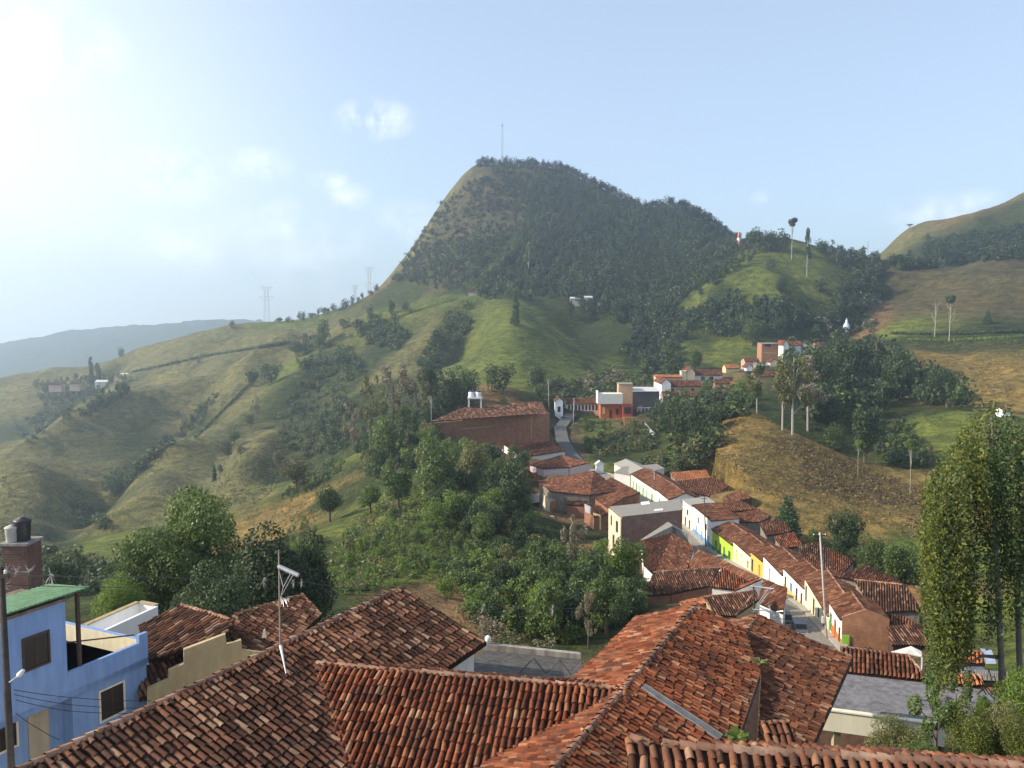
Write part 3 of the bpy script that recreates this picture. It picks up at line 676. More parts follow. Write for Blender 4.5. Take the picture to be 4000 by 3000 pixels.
mb = MB(); mb.tube([(ut + .7, 3.0, Lz(zpar) + .2), (u_r - .2, .4, Lz(zpar) + .18)], .03, 6); obj("rail", mb.mesh("rail", WOOD), root)
mb = MB(); mb.box(ut + .05, ut + .5, 3.2, 3.7, Lz(zfl) + .005, Lz(zfl) + 1.5); obj("cupboard", mb.mesh("cupboard", WOOD), root)

# white parapet block beyond
root = empty("white_house", (-15.5, 40, -19), 0, "white flat-roofed house with open parapet, just behind the blue house terrace", "house")
w1 = PR(300, 1302, 41); w0, w2 = PZ(186, 1352, w1.z), PZ(336, 1309, w1.z)
zt_ = w1.z
mb = MB(); w3 = w0 + (w2 - w1)
w0.z = w3.z = zt_
for a_, b_ in ((w0, w1), (w1, w2), (w2, w3), (w3, w0)): vwall(mb, a_, b_, zt_, zt_, zt_ - (1.25 if a_ is w3 else 1.0), .14)
mb.prism([(p.x, p.y, -19) for p in (w0, w3, w2, w1)], (0, 0, zt_ - .9 + 19))
wobj("wall", mb.mesh("wall", plaster("bright_whitewash", (.84, .83, .8), .08)), root)
mb = MB()
for a_, b_ in ((w0, w1), (w1, w2)):
    h = (b_ - a_).normalized(); q = Vector((-h.y, h.x, 0)); mb.prism([a_ - q * .06 + Vector((0, 0, .004)), b_ - q * .06 + Vector((0, 0, .004)), b_ + q * .2 + Vector((0, 0, .004)), a_ + q * .2 + Vector((0, 0, .004))], (0, 0, .06))
wobj("coping", mb.mesh("coping", BEIGE), root)

# brick tank stand with two water tanks
s0 = PR(48, 1230, 42)
root = empty("tank_tower", (s0.x, s0.y, -20), 0, "brick tank stand behind the blue house at the left edge", "tower")
zt_ = PR(40, 1172, 42).z
mb = MB(); mb.box(-.62, .62, -.6, .7, 0, zt_ + 20)
obj("pillar", mb.mesh("pillar", brickmat("dark_brick", (.16, .09, .07), (.12, .07, .06), (.16, .13, .11))), root)
mb = MB(); mb.box(-.74, .7, -.72, .8, zt_ + 20.0, zt_ + 20.12); obj("slab", mb.mesh("slab", GREYC), root)
def tank(px, py0, py1, wpx, Y, label, body, lid):
    c0 = PR(px, py1, Y); h = (py1 - py0) / F * Y; r = wpx / 2 / F * Y
    t = empty("water_tank", (c0.x, c0.y, c0.z), 0, label, "water tank")
    mb = MB(); mb.lathe([(r * .82, 0), (r * .86, h * .05), (r * .9, h * .4), (r * .93, h * .42), (r * .95, h * .8), (r, h * .84)], n=24); obj("body", mb.mesh("body", body, True), t)
    mb = MB(); mb.lathe([(r * 1.06, h * .84), (r * 1.08, h * .88), (r * .9, h * .94), (r * .4, h), (r * .38, h * 1.02), (.01, h * 1.02)], n=24); obj("lid", mb.mesh("lid", lid, True), t)
BLACKP = flat("black_plastic", (.03, .028, .03), .45, .5, .2); GREYP = flat("grey_plastic", (.42, .4, .36), .7, .3, .25)
tank(50, 1116, 1171, 35, 42, "black plastic water tank with domed lid on the brick stand", BLACKP, BLACKP)
tank(26, 1134, 1171, 27, 41.7, "pale grey water tank beside the black one on the brick stand", GREYP, GREYP)

# utility pole, lamp and cables at the left edge
p0 = PR(2, 1225, 25.2); p1 = PR(27, 1690, 24.2); p1.z = -17
root = empty("utility_pole", (p1.x, p1.y, p1.z), 0, "dark utility pole at the left edge in front of the blue house", "pole")
mb = MB(); mb.tube([p1, p1.lerp(p0, .55), p0], [.12, .1, .085], 12); wobj("shaft", mb.mesh("shaft", flat("tarred_wood", (.06, .05, .045), .85, .15, .4), True), root)
mb = MB(); mb.box(-.9, .3, -.05, .05, -.06, .06); o = wobj("crossarm", mb.mesh("crossarm", WOOD), root); o.location = p0 + Vector((0, -.1, -.25))
mb = MB()
PORC = flat("white_porcelain", (.7, .7, .68), .3, .5, .1)
for k in range(4):
    mb = MB(); mb.lathe([(.03, 0), (.055, .03), (.04, .06), (.055, .09), (.02, .13)], (p0.x - .8 + k * .33, p0.y - .1, p0.z - .18), 8); wobj("insulator", mb.mesh("insulator", PORC, True), root)
lp = PR(17, 1470, 24.5)
mb = MB(); a_, b_ = PR(20, 1474, 24.5), PR(38, 1461, 24.3); mb.tube([a_, b_], .018, 6); lampo = wobj("lamp_arm", mb.mesh("lamp_arm", STEEL), root)
mb = MB(); c_ = PR(50, 1449, 24.2); mb.tube([b_, b_.lerp(c_, .3), c_], [.035, .08, .06], 8); o = wobj("lamp_head", mb.mesh("lamp_head", plaster("lamp_white", (.75, .75, .72), .05), True), root)
WIRE = flat("black_cable", (.02, .02, .02), .6)
def wire(name, pts, label, group=None, r=.012, sagm=0, cat="cable", mat=None):
    mb = MB(); out = []
    for i in range(len(pts) - 1):
        a, b = Vector(pts[i]), Vector(pts[i + 1])
        for k in range(12):
            t = k / 12; p = a.lerp(b, t); p.z -= sagm * 4 * t * (1 - t); out.append(p)
    out.append(Vector(pts[-1])); mb.tube(out, r, 5)
    return tag(mb.build(name, mat or WIRE), label, cat, group)
wx = [((30, 1490, 24.5), (170, 1508, 27), (326, 1514, 30.6)), ((30, 1500, 24.5), (160, 1523, 27), (318, 1530, 30.2)), ((34, 1512, 24.5), (150, 1536, 27), (300, 1541, 29.6)), ((34, 1540, 24.5), (80, 1572, 27), (128, 1598, 28.6))]
LBW = ["topmost black cable crossing the blue house front from the pole", "second black cable down across the blue house front", "third black cable down, low across the blue house front", "short grey cable slanting down from the pole past the tan garage door"]
for i, w in enumerate(wx): wire("cable", [PR(*p) for p in w], LBW[i], r=.011, sagm=.03)
far = [PR(0, 1236, 25.2), PR(110, 1243, 29), PR(330, 1245, 34), PR(572, 1252, 39), PR(650, 1256, 41), PR(1045, 1312, 48), PR(1195, 1314, 50), PR(1370, 1312, 58)]
wire("cable", far, "long thin cable spanning from the left pole towards the village, air plants on it", r=.012, sagm=.06, mat=flat("grey_cable", (.12, .12, .12), .6))
wire("cable", [PR(0, 1262, 25.2), PR(330, 1268, 34), PR(600, 1275, 40), PR(900, 1290, 48)], "lower thin cable under the one with air plants, before the leafy trees", r=.009, sagm=.05)
AIRP = flat("dry_air_plant", (.42, .4, .35), .8, .1, .3)
for i, (px, py, Y, s, lb) in enumerate([(110, 1243, 29, .62, "wispy air plant on the cable above the green sheet roof"), (569, 1254, 39, .55, "wispy air plant on the cable left of the antenna mast"), (634, 1256, 40.6, .42, "air plant on the cable just right of the antenna mast, left one"), (652, 1256, 41, .42, "air plant on the cable just right of the antenna mast, right one"),
                                    (1045, 1312, 48, .75, "pale air plant on the cable above the grey terrace"), (1194, 1314, 50, .75, "pale air plant on the cable in front of the dark bank trees")]):
    c = PR(px, py, Y); mb = MB()
    for k in range(22):
        a = random.uniform(0, 6.28); e = random.uniform(-1.4, 1.2); r = s * random.uniform(.35, .75) * (1 if e < 0 else .8)
        d = Vector((math.cos(a) * math.cos(e) * .5, math.sin(a) * math.cos(e) * .5, math.sin(e))); 
        mb.tube([c, c + d * r * .5, c + d * r + Vector((0, 0, -.1 * s))], [.014, .01, .004], 4)
    tag(mb.build("air_plant", AIRP), lb, "air plant", "air plants on the cables")
pw = PR(2, 1262, 25)
for i, (px, py) in enumerate(((14, 1232), (36, 1233), (64, 1234), (8, 1266))):
    c = PR(px, py, 25.6); mb = MB()
    for k in range(16):
        d = Vector((random.gauss(0, .5), random.gauss(0, .5), random.gauss(0, .7))).normalized() * random.uniform(.1, .26)
        mb.tube([c, c + d], [.012, .004], 4)
    tag(mb.build("air_plant", AIRP), ["small air plant on the wires nearest the pole top", "small air plant on the wires before the brick tank stand, left", "small air plant on the wires before the brick tank stand, right", "small air plant hanging lowest on the pole at the left edge"][i], "air plant", "air plants on the cables")

# television antenna mast on the long ridge
t0, t1 = PR(605, 1392, 27.2), PR(602, 1188, 27.2); t0.z = -11.0
root = empty("antenna_mast", t0, 0, "tall thin antenna mast with a pale boom, standing on the long brown ridge", "antenna")
mb = MB(); mb.tube([t0, mid(t0, t1), t1], [.03, .026, .022], 8); wobj("mast", mb.mesh("mast", flat("rusty_pipe", (.3, .24, .19), .6, .4, .3)), root)
mb = MB(); mb.tube([PR(601, 1223, 27.2), PR(645, 1243, 27.0)], .075, 8); wobj("boom", mb.mesh("boom", STEEL), root)
mb = MB(); mb.tube([PR(634, 1240, 27), PR(606, 1290, 27.2)], .018, 5); mb.tube([PR(602, 1230, 27.2), PR(612, 1268, 27.1), PR(606, 1292, 27.2)], .012, 5); mb.tube([PR(628, 1238, 27), PR(612, 1268, 27.1)], .014, 5)
for k in range(7): mb.tube([PR(607 + k * 2, 1288 + k, 27.2), PR(606 + k * 3.2, 1300 + (k % 3) * 5, 27.0)], .007, 4)
wobj("brace", mb.mesh("brace", STEEL), root)
mb = MB(); mb.tube([PR(606, 1395, 27.2), PR(612, 1425, 26.6), PR(618, 1455, 26.2)], [.05, .03, .02], 5); wobj("white_lead", mb.mesh("white_lead", WHITE), root)
mb = MB(); a_ = PR(569, 1378, 28.6); mb.prism([a_ + Vector((-.06, 0, 0)), a_ + Vector((.1, 0, 0)), a_ + Vector((.05, 0, .3)), a_ + Vector((0, 0, .26))], (0, .08, 0))
tag(mb.build("ridge_finial", CREAM), "small cream upright stone left of the antenna mast on the ridge", "finial")

# grey terrace between the two big roofs
root = empty("concrete_terrace", (0, 36, -20), 0, "grey concrete terrace with pale coping between the two big tile roofs", "terrace")
g = [PR(1050, 1404, 37.5), PR(1250, 1424, 36.8), PR(1255, 1500, 30), PR(950, 1470, 31)]
plT = three_plane(g[0], g[1], PR(1150, 1450, 34)); gp_ = [plT.pix(*q) for q in ((1042, 1404), (1255, 1424), (1265, 1500), (950, 1475))]
mb = MB(); mb.prism([p + Vector((0, 0, -.3)) for p in gp_], (0, 0, .3)); mb.prism([(p.x, p.y, -20) for p in gp_], (0, 0, 3.8)); wobj("slab", mb.mesh("slab", plaster("mossy_concrete", (.13, .12, .108), .7, 5)), root)
mb = MB(); a_, b_ = gp_[0], gp_[1]; mb.prism([a_ + Vector((0, 0, .0)), b_ + Vector((0, 0, .0)), b_ + Vector((0, 0, .22)), a_ + Vector((0, 0, .28))], (0, .25, 0)); wobj("coping", mb.mesh("coping", plaster("pale_coping", (.4, .37, .32), .5)), root)
mb = MB(); c_ = gp_[0] + Vector((.25, .1, .27)); mb.lathe([(.1, 0), (.13, .12), (.15, .25), (.08, .34), (.01, .36)], c_, 10)
tag(mb.build("white_jug", plaster("white_plastic", (.8, .8, .78), .05), smooth=True), "small white jug on the coping of the grey terrace", "jug")
mb = MB()
zz = [PR(x, y, 33.2) for x, y in ((1124, 1452), (1152, 1421), (1180, 1455), (1208, 1424), (1234, 1458), (1256, 1430))]
for i in range(5): mb.tube([zz[i], zz[i + 1]], .028, 5)
tag(mb.build("zigzag_truss", flat("brown_steel", (.14, .11, .09), .7, .3, .4)), "zigzag of thin brown bars over the grey terrace", "truss")

# flat-roofed cream house at lower right
root = empty("flat_roofed_house", (17, 37, -22), 0, "house with smooth grey flat roof and cream parapet band, lower right", "house")
f0 = PR(1800, 1536, 36.5); f1, k0, k1 = PZ(2086, 1574, f0.z), PZ(1830, 1454, f0.z), PZ(2150, 1490, f0.z)
mb = MB(); mb.prism([p + Vector((0, 0, -.25)) for p in (f0 + (f0 - f1) * .1, f1 + (f1 - f0) * .3, k1, k0 + (k0 - k1) * .15)], (0, 0, .2))
slabm = plaster("smooth_screed", (.22, .21, .215), .35, .8)
wobj("flat_roof", mb.mesh("flat_roof", slabm), root)
mb = MB(); h = (f1 - f0).normalized(); q = Vector((-h.y, h.x, 0))
a_, b_ = f0 - h * 1.0, f1 + h * 2.5
mb.prism([a_ + Vector((0, 0, -.86)), b_ + Vector((0, 0, -.86)), b_ + Vector((0, 0, .06)), a_ + Vector((0, 0, .06))], -q * .16)
mb.prism([a_ - q * .22 + Vector((0, 0, .062)), b_ - q * .22 + Vector((0, 0, .062)), b_ + q * .06 + Vector((0, 0, .062)), a_ + q * .06 + Vector((0, 0, .062))], (0, 0, .06))
wobj("parapet_band", mb.mesh("parapet_band", plaster("cream_render", (.74, .69, .53), .12)), root)
for t in (.15, 4.6):
    mb = MB(); c_ = f0 + h * t + q * .15; mb.box(c_.x - .15, c_.x + .15, c_.y - .15, c_.y + .15, -22, f0.z - .86); wobj("column", mb.mesh("column", BEIGE), root)
mb = MB(); mb.prism([(p.x, p.y, -22) for p in (f0 - h + q * 1.6, f1 + h * 2 + q * 1.6, k1, k0)], (0, 0, f0.z - .3 + 22)); wobj("wall", mb.mesh("wall", flat("dim_brown_wall", (.16, .1, .07), .9, .1, .4)), root)
mb = MB(); c_ = f0 + h * 1.9 + q * 1.55; mb.prism([c_ + Vector((0, 0, -3.4)), c_ + h * 1.1 + Vector((0, 0, -3.4)), c_ + h * 1.1 + Vector((0, 0, -1.1)), c_ + Vector((0, 0, -1.1))], -q * .08); wobj("door", mb.mesh("door", flat("slate_door", (.05, .06, .065), .6)), root)
# tile strip behind the flat roof
r0 = PR(1815, 1397, k0.y + 1.9); r1 = PZ(1962, 1416, r0.z); pl = slope_plane(r0, r1, 21, 1)
root = empty("tiled_outbuilding", (18, 43, -22), 0, "low ribbed tile roof strip directly behind the smooth grey flat roof", "outbuilding")
wobj("roof", roof_mesh("roof", [[r0, r1, pl.pix(2008, 1474), pl.pix(1826, 1452)]], TILE_BRN, SLAB, [(r0, r1, dict(rad=.07)), (r1, pl.pix(2004, 1468), dict(rad=.09))], step=.2, rad=.082), root)
mb = MB(); mb.prism([(p.x, p.y, -22) for p in (r0, r1, pl.pix(2000, 1468), pl.pix(1830, 1450))], (0, 0, 4.2)); wobj("wall", mb.mesh("wall", GREYC), root)
r0 = PR(2036, 1452, k1.y + 1.6); r1 = PZ(2122, 1460, r0.z); pl = slope_plane(r0, r1, 21, 1)
root = empty("tiled_outbuilding", (21, 41, -22), 0, "short ribbed tile roof glimpsed behind the hanging tree's lower branches", "outbuilding")
wobj("roof", roof_mesh("roof", [[r0, r1, pl.pix(2130, 1484), pl.pix(2030, 1477)]], TILE_ORG, SLAB, [(r0, r1, dict(rad=.07))], step=.2, rad=.082), root)
mb = MB(); mb.prism([(p.x, p.y, -22) for p in (r0, r1, pl.pix(2128, 1480), pl.pix(2032, 1474))], (0, 0, 4.0)); wobj("wall", mb.mesh("wall", GREYC), root)
r0, r1 = PR(2040, 1398, 58), PR(2122, 1404, 57); r1.z = r0.z; pl = slope_plane(r0, r1, 22, 1)
root = empty("tiled_house", (28, 58, -28), 0, "small tiled house with a blue-grey panel on its roof, behind the right-hand tree", "house")
wobj("roof", roof_mesh("roof", [[r0, r1, pl.pix(2128, 1436), pl.pix(2040, 1434)]], TILE_ORG, SLAB, [(r0, r1, dict(rad=.08))], step=.24, rad=.1), root)
mb = MB(); a_, b_, c_, d_ = [PR(*q) for q in ((2118, 1402, 57.5), (2142, 1406, 57), (2152, 1434, 55.5), (2130, 1434, 56))]; mb.prism([a_, b_, c_, d_], (0, 0, .06)); wobj("roof_panel", mb.mesh("roof_panel", flat("blue_grey_sheet", (.22, .26, .36), .5, .4, .2)), root)
mb = MB(); mb.prism([(r0.x, r0.y, -30), (r1.x, r1.y, -30), (r1.x, r1.y - 2.4, -30), (r0.x, r0.y - 2.4, -30)], (0, 0, r0.z + 29)); wobj("wall", mb.mesh("wall", WHITE), root)
a_, b_, c_, d_ = [PR(*q) for q in ((2040, 1442, 50), (2176, 1452, 48), (2176, 1470, 46), (2040, 1462, 47.5))]
root = empty("sheet_roofed_shed", (25, 48, -24), 0, "low shed with corrugated grey sheet roof behind the right-hand trunks", "shed")
mb = MB(); mb.prism([a_, b_, c_, d_], (0, 0, -.06))
for k in range(40): t = k / 39; mb.tube([a_.lerp(b_, t) + Vector((0, 0, .01)), d_.lerp(c_, t) + Vector((0, 0, .01))], .035, 5)
wobj("roof", mb.mesh("roof", flat("weathered_sheet", (.27, .24, .21), .8, .2, .4)), root)
mb = MB(); mb.prism([(p.x, p.y, -25) for p in (a_, b_, c_, d_)], (0, 0, d_.z + 24.7)); wobj("wall", mb.mesh("wall", BRICK), root)
for i, (x0, y0, x1, y1, Y, lb) in enumerate(((1928, 1404, 1990, 1414, 66, "pale crumpled awning right of the brick gable house"), )):
    q = [PR(*p) for p in ((1922, 1410, 66), (1968, 1397, 67), (1990, 1408, 66), (1992, 1420, 64.5), (1955, 1412, 65))]
    mb = MB(); mb.prism(q, (0, 0, .06)); 
    for p in (q[0], q[2], q[3]): mb.tube([p, (p.x, p.y, HZ_(p.x, p.y) - .2)], .05, 5)
    tag(mb.build("awning", plaster("off_white_sheet", (.68, .63, .55), .2)), lb, "awning")
# second antenna frame above the red roofs
root = empty("antenna_mast", PR(1629, 1322, 37), 0, "short antenna mast with pale crossbar standing between the red roofs", "antenna")
a_, b_ = PR(1629, 1330, 37), PR(1628, 1266, 37)
mb = MB(); mb.tube([a_, b_], .035, 6); wobj("mast", mb.mesh("mast", WOOD), root)
mb = MB(); mb.tube([PR(1622, 1266, 37), PR(1672, 1272, 36.6)], .035, 6); mb.tube([PR(1666, 1272, 36.6), PR(1628, 1322, 37)], .03, 5); mb.tube([PR(1660, 1272, 36.6), PR(1632, 1310, 37)], .02, 5); wobj("boom", mb.mesh("boom", STEEL), root)
mb = MB()
for (x0, y0, x1, y1) in ((1625, 1316, 1660, 1320), (1640, 1310, 1675, 1330), (1655, 1316, 1690, 1338), (1660, 1308, 1672, 1332), (1676, 1322, 1692, 1320)): mb.tube([PR(x0, y0, 36.6), PR(x1, y1, 36.4)], .03, 5)
wobj("dipoles", mb.mesh("dipoles", STEEL), root)
# ------------------------------------------------------------------ the village street
DOORG, DOORD, DOORB = flat("green_door", (.05, .22, .07), .5, .3, .15), flat("dark_door", (.045, .03, .022), .6, .3, .3), flat("blue_door", (.1, .2, .36), .5, .3, .15)
PAINT = {}
def paint(c, dirt=.16):
    k = (c, dirt)
    if k not in PAINT: PAINT[k] = plaster("painted_wall", c, dirt)
    return PAINT[k]
WARMW = (.8, .77, .69)
FARK = dict(step=.34, expo=.75, rad=.13, seg=3, sag=.06, jit=1.5)
FARK2 = dict(step=.55, expo=1.2, rad=.21, seg=3, sag=.06, jit=1.5)
def house(label, a, b, W, h, rise, roof="gable", wall=None, tile=None, doors=(), dado=None, below=4, over=.4, name="house", group=None, fk=None, kind="house", wins=(), slabmat=None, caps=True):
    """a -> b is the front wall line on the ground; the house lies to its left. Local x along the front, y inward."""
    wall = wall or WHITE; tile = tile or TILE_BRN; fk = fk or FARK
    z0 = (a.z + b.z) / 2; d = Vector((b.x - a.x, b.y - a.y, 0)); L = d.length
    root = empty(name, (a.x, a.y, z0), math.atan2(d.y, d.x), label, kind, group)
    u_ = d.normalized(); v_ = Vector((-u_.y, u_.x, 0)); depress([tuple((a + u_ * s + v_ * t).xy) for s, t in ((-.2, -.4), (L + .2, -.4), (L + .2, W), (-.2, W))], z0 - .05, .5)
    mb = MB()
    if roof == "gable":
        mb.prism([(0, 0, -below), (0, W, -below), (0, W, h), (0, W / 2, h + rise - .03), (0, 0, h)], (L, 0, 0))
    elif roof == "cross":
        mb.prism([(0, 0, -below), (0, 0, h), (L / 2, 0, h + rise - .03), (L, 0, h), (L, 0, -below)], (0, W, 0))
    elif roof == "shed":
        mb.prism([(0, 0, -below), (0, W, -below), (0, W, h + rise), (0, 0, h)], (L, 0, 0))
    else: mb.box(0, L, 0, W, -below, h)
    obj("wall", mb.mesh("wall", wall), root)
    o = over; e = .12; polys = []; cl = []
    if roof == "gable":
        k = rise / (W / 2); zl = h - o * k + e; zr = h + rise + e
        polys = [[Vector(p) for p in ((-e, -o, zl), (L + e, -o, zl), (L + e, W / 2, zr), (-e, W / 2, zr))], [Vector(p) for p in ((-e, W + o, zl), (L + e, W + o, zl), (L + e, W / 2, zr), (-e, W / 2, zr))]]
        cl = [(Vector((-e, W / 2, zr)), Vector((L + e, W / 2, zr)))]
    elif roof == "cross":
        k = rise / (L / 2); zl = h - o * k + e; zr = h + rise + e
        polys = [[Vector(p) for p in ((-o, -e, zl), (-o, W + e, zl), (L / 2, W + e, zr), (L / 2, -e, zr))], [Vector(p) for p in ((L + o, -e, zl), (L + o, W + e, zl), (L / 2, W + e, zr), (L / 2, -e, zr))]]
        cl = [(Vector((L / 2, -e, zr)), Vector((L / 2, W + e, zr)))]
    elif roof == "hip":
        m = min(W, L) / 2; k = rise / m; zl = h - o * k + e; zr = h + rise + e
        if L >= W: A, B = Vector((W / 2, W / 2, zr)), Vector((L - W / 2, W / 2, zr))
        else: A, B = Vector((L / 2, L / 2, zr)), Vector((L / 2, W - L / 2, zr))
        c = [Vector(p) for p in ((-o, -o, zl), (L + o, -o, zl), (L + o, W + o, zl), (-o, W + o, zl))]
        if L >= W: polys = [[c[0], c[1], B, A], [c[2], c[3], A, B], [c[1], c[2], B], [c[3], c[0], A]]; cl = [(A, B), (c[0], A), (c[3], A), (c[1], B), (c[2], B)]
        else: polys = [[c[1], c[2], B, A], [c[3], c[0], A, B], [c[0], c[1], A], [c[2], c[3], B]]; cl = [(A, B), (c[0], A), (c[1], A), (c[2], B), (c[3], B)]
    elif roof == "shed":
        k = rise / W; polys = [[Vector(p) for p in ((-e, -o, h - o * k + e), (L + e, -o, h - o * k + e), (L + e, W + o, h + rise + o * k + e), (-e, W + o, h + rise + o * k + e))]]
    if roof == "flat" or slabmat:
        mb = MB()
        if roof == "flat":
            t = .18; mb.box(-t, L + t, -t, t, h, h + .5); mb.box(-t, L + t, W - t, W + t, h, h + .5); mb.box(-t, t, t, W - t, h, h + .5); mb.box(L - t, L + t, t, W - t, h, h + .5); mb.box(t, L - t, t, W - t, h, h + .06)
        for p in polys: mb.prism([q + Vector((0, 0, .06)) for q in p], (0, 0, -.14))
        obj("roof", mb.mesh("roof", slabmat or wall), root)
    else:
        obj("roof", roof_mesh("roof", polys, tile, SLAB, [(p, q, dict(rad=.17, length=.8, expo=.7, seg=4)) for p, q in cl] if caps else (), **fk), root)
    for (x, w, za, zb, m) in doors:
        mb = MB(); mb.box(x * L - w / 2, x * L + w / 2, -.06, .02, za, zb)
        nm = "door" if za < .3 else "window"
        dd = obj(nm, mb.mesh(nm, m), root)
        if fk is FARK and W > 3.2:
            mb = MB(); mb.box(x * L - w / 2 - .1, x * L + w / 2 + .1, -.05, .015, zb, zb + .12); obj("lintel", mb.mesh("lintel", DOORD), dd)
    for (x, w, za, zb, m, side) in wins:            # windows on an end wall: side 0 at x=0, 1 at x=L
        mb = MB(); xx = -.05 if side == 0 else L - .02; mb.box(xx, xx + .07, x * W - w / 2, x * W + w / 2, za, zb); obj("window", mb.mesh("window", m), root)
    if dado:
        xs = [0] + [q for dd in sorted(doors) if dd[2] < .3 for q in (dd[0] * L - dd[1] / 2 - .05, dd[0] * L + dd[1] / 2 + .05)] + [L]
        for i in range(0, len(xs), 2):
            if xs[i + 1] > xs[i] + .05:
                mb = MB(); mb.box(xs[i] + .001, xs[i + 1] - .001, -.035, .01, -1.2, dado[1]); obj("painted_base", mb.mesh("painted_base", paint(dado[0])), root)
    return root

SK = [(1817, 1393, 88), (1738, 1311, 108), (1648, 1251, 128), (1574, 1209, 146), (1534, 1186, 156), (1497, 1149, 168), (1401, 1078, 205), (1326, 1026, 235)]
SKP = [P(*q) for q in SK]; SKX = [q[0] for q in SK]
def kerb(px):
    """right-hand kerb of the street under picture column px"""
    for i in range(len(SK) - 1):
        if SKX[i] >= px >= SKX[i + 1]:
            t = (SKX[i] - px) / (SKX[i] - SKX[i + 1]); y0, y1 = SKP[i].y, SKP[i + 1].y
            # equal steps in picture column -> perspective-correct steps along the kerb
            s = t * y0 / (y1 + t * (y0 - y1)); return SKP[i].lerp(SKP[i + 1], s)
    return SKP[0] if px > SKX[0] else SKP[-1]
# street surface and pavements
def ribbon(name, L_, R_, mat, dz, th=.25, kindname="structure"):
    mb = MB(); 
    for i in range(len(L_) - 1):
        a, b, c, d = L_[i], R_[i], R_[i + 1], L_[i + 1]; u = Vector((0, 0, dz))
        mb.prism([a + u, b + u, c + u, d + u], (0, 0, -th))
    o = mb.build(name, mat); o["kind"] = kindname
    for i in range(len(L_) - 1): depress([tuple(q.xy) for q in (L_[i], R_[i], R_[i + 1], L_[i + 1])], min(q.z for q in (L_[i], R_[i], R_[i + 1], L_[i + 1])) - .15, .6)
    return o
sk = [SKP[0] + (SKP[0] - SKP[1]) * 1.0 + Vector((-.5, 0, 1.5)), SKP[0] + (SKP[0] - SKP[1]) * .45] + SKP + [P(1280, 1015, 248), P(1258, 1000, 258), P(1240, 981, 271), P(1222, 949, 300), P(1217, 924, 318), P(1240, 894, 345)]
rd = []
for i, p in enumerate(sk):
    t = sk[min(i + 1, len(sk) - 1)] - sk[max(i - 1, 0)]; n = Vector((-t.y, t.x, 0)).normalized(); rd.append(n)
ROADM = plaster("worn_concrete_road", (.3, .27, .23), .35, .5)
ASPH = plaster("worn_asphalt", (.13, .125, .12), .3, .5)
PAVE = plaster("pavement_concrete", (.42, .38, .31), .3, .8)
wd = [6.2] * 10 + [6] * 6
ribbon("street", [p + n * (w if i < 10 else w * .9) for i, (p, n, w) in enumerate(zip(sk, rd, wd))][:11], [p + n * .9 for p, n in zip(sk, rd)][:11], ROADM, .1)
ribbon("road", [p + n * (w * .7) for i, (p, n, w) in enumerate(zip(sk, rd, wd))][10:], [p - n * 1.2 for p, n in zip(sk, rd)][10:], ASPH, .22, .5)
ribbon("pavement", [p + n * 1.0 for p, n in zip(sk, rd)][:11], [p - n * .6 for p, n in zip(sk, rd)][:11], PAVE, .22)
ribbon("pavement", [p + n * 7.0 for p, n in zip(sk, rd)][:10], [p + n * 6.1 for p, n in zip(sk, rd)][:10], PAVE, .22)

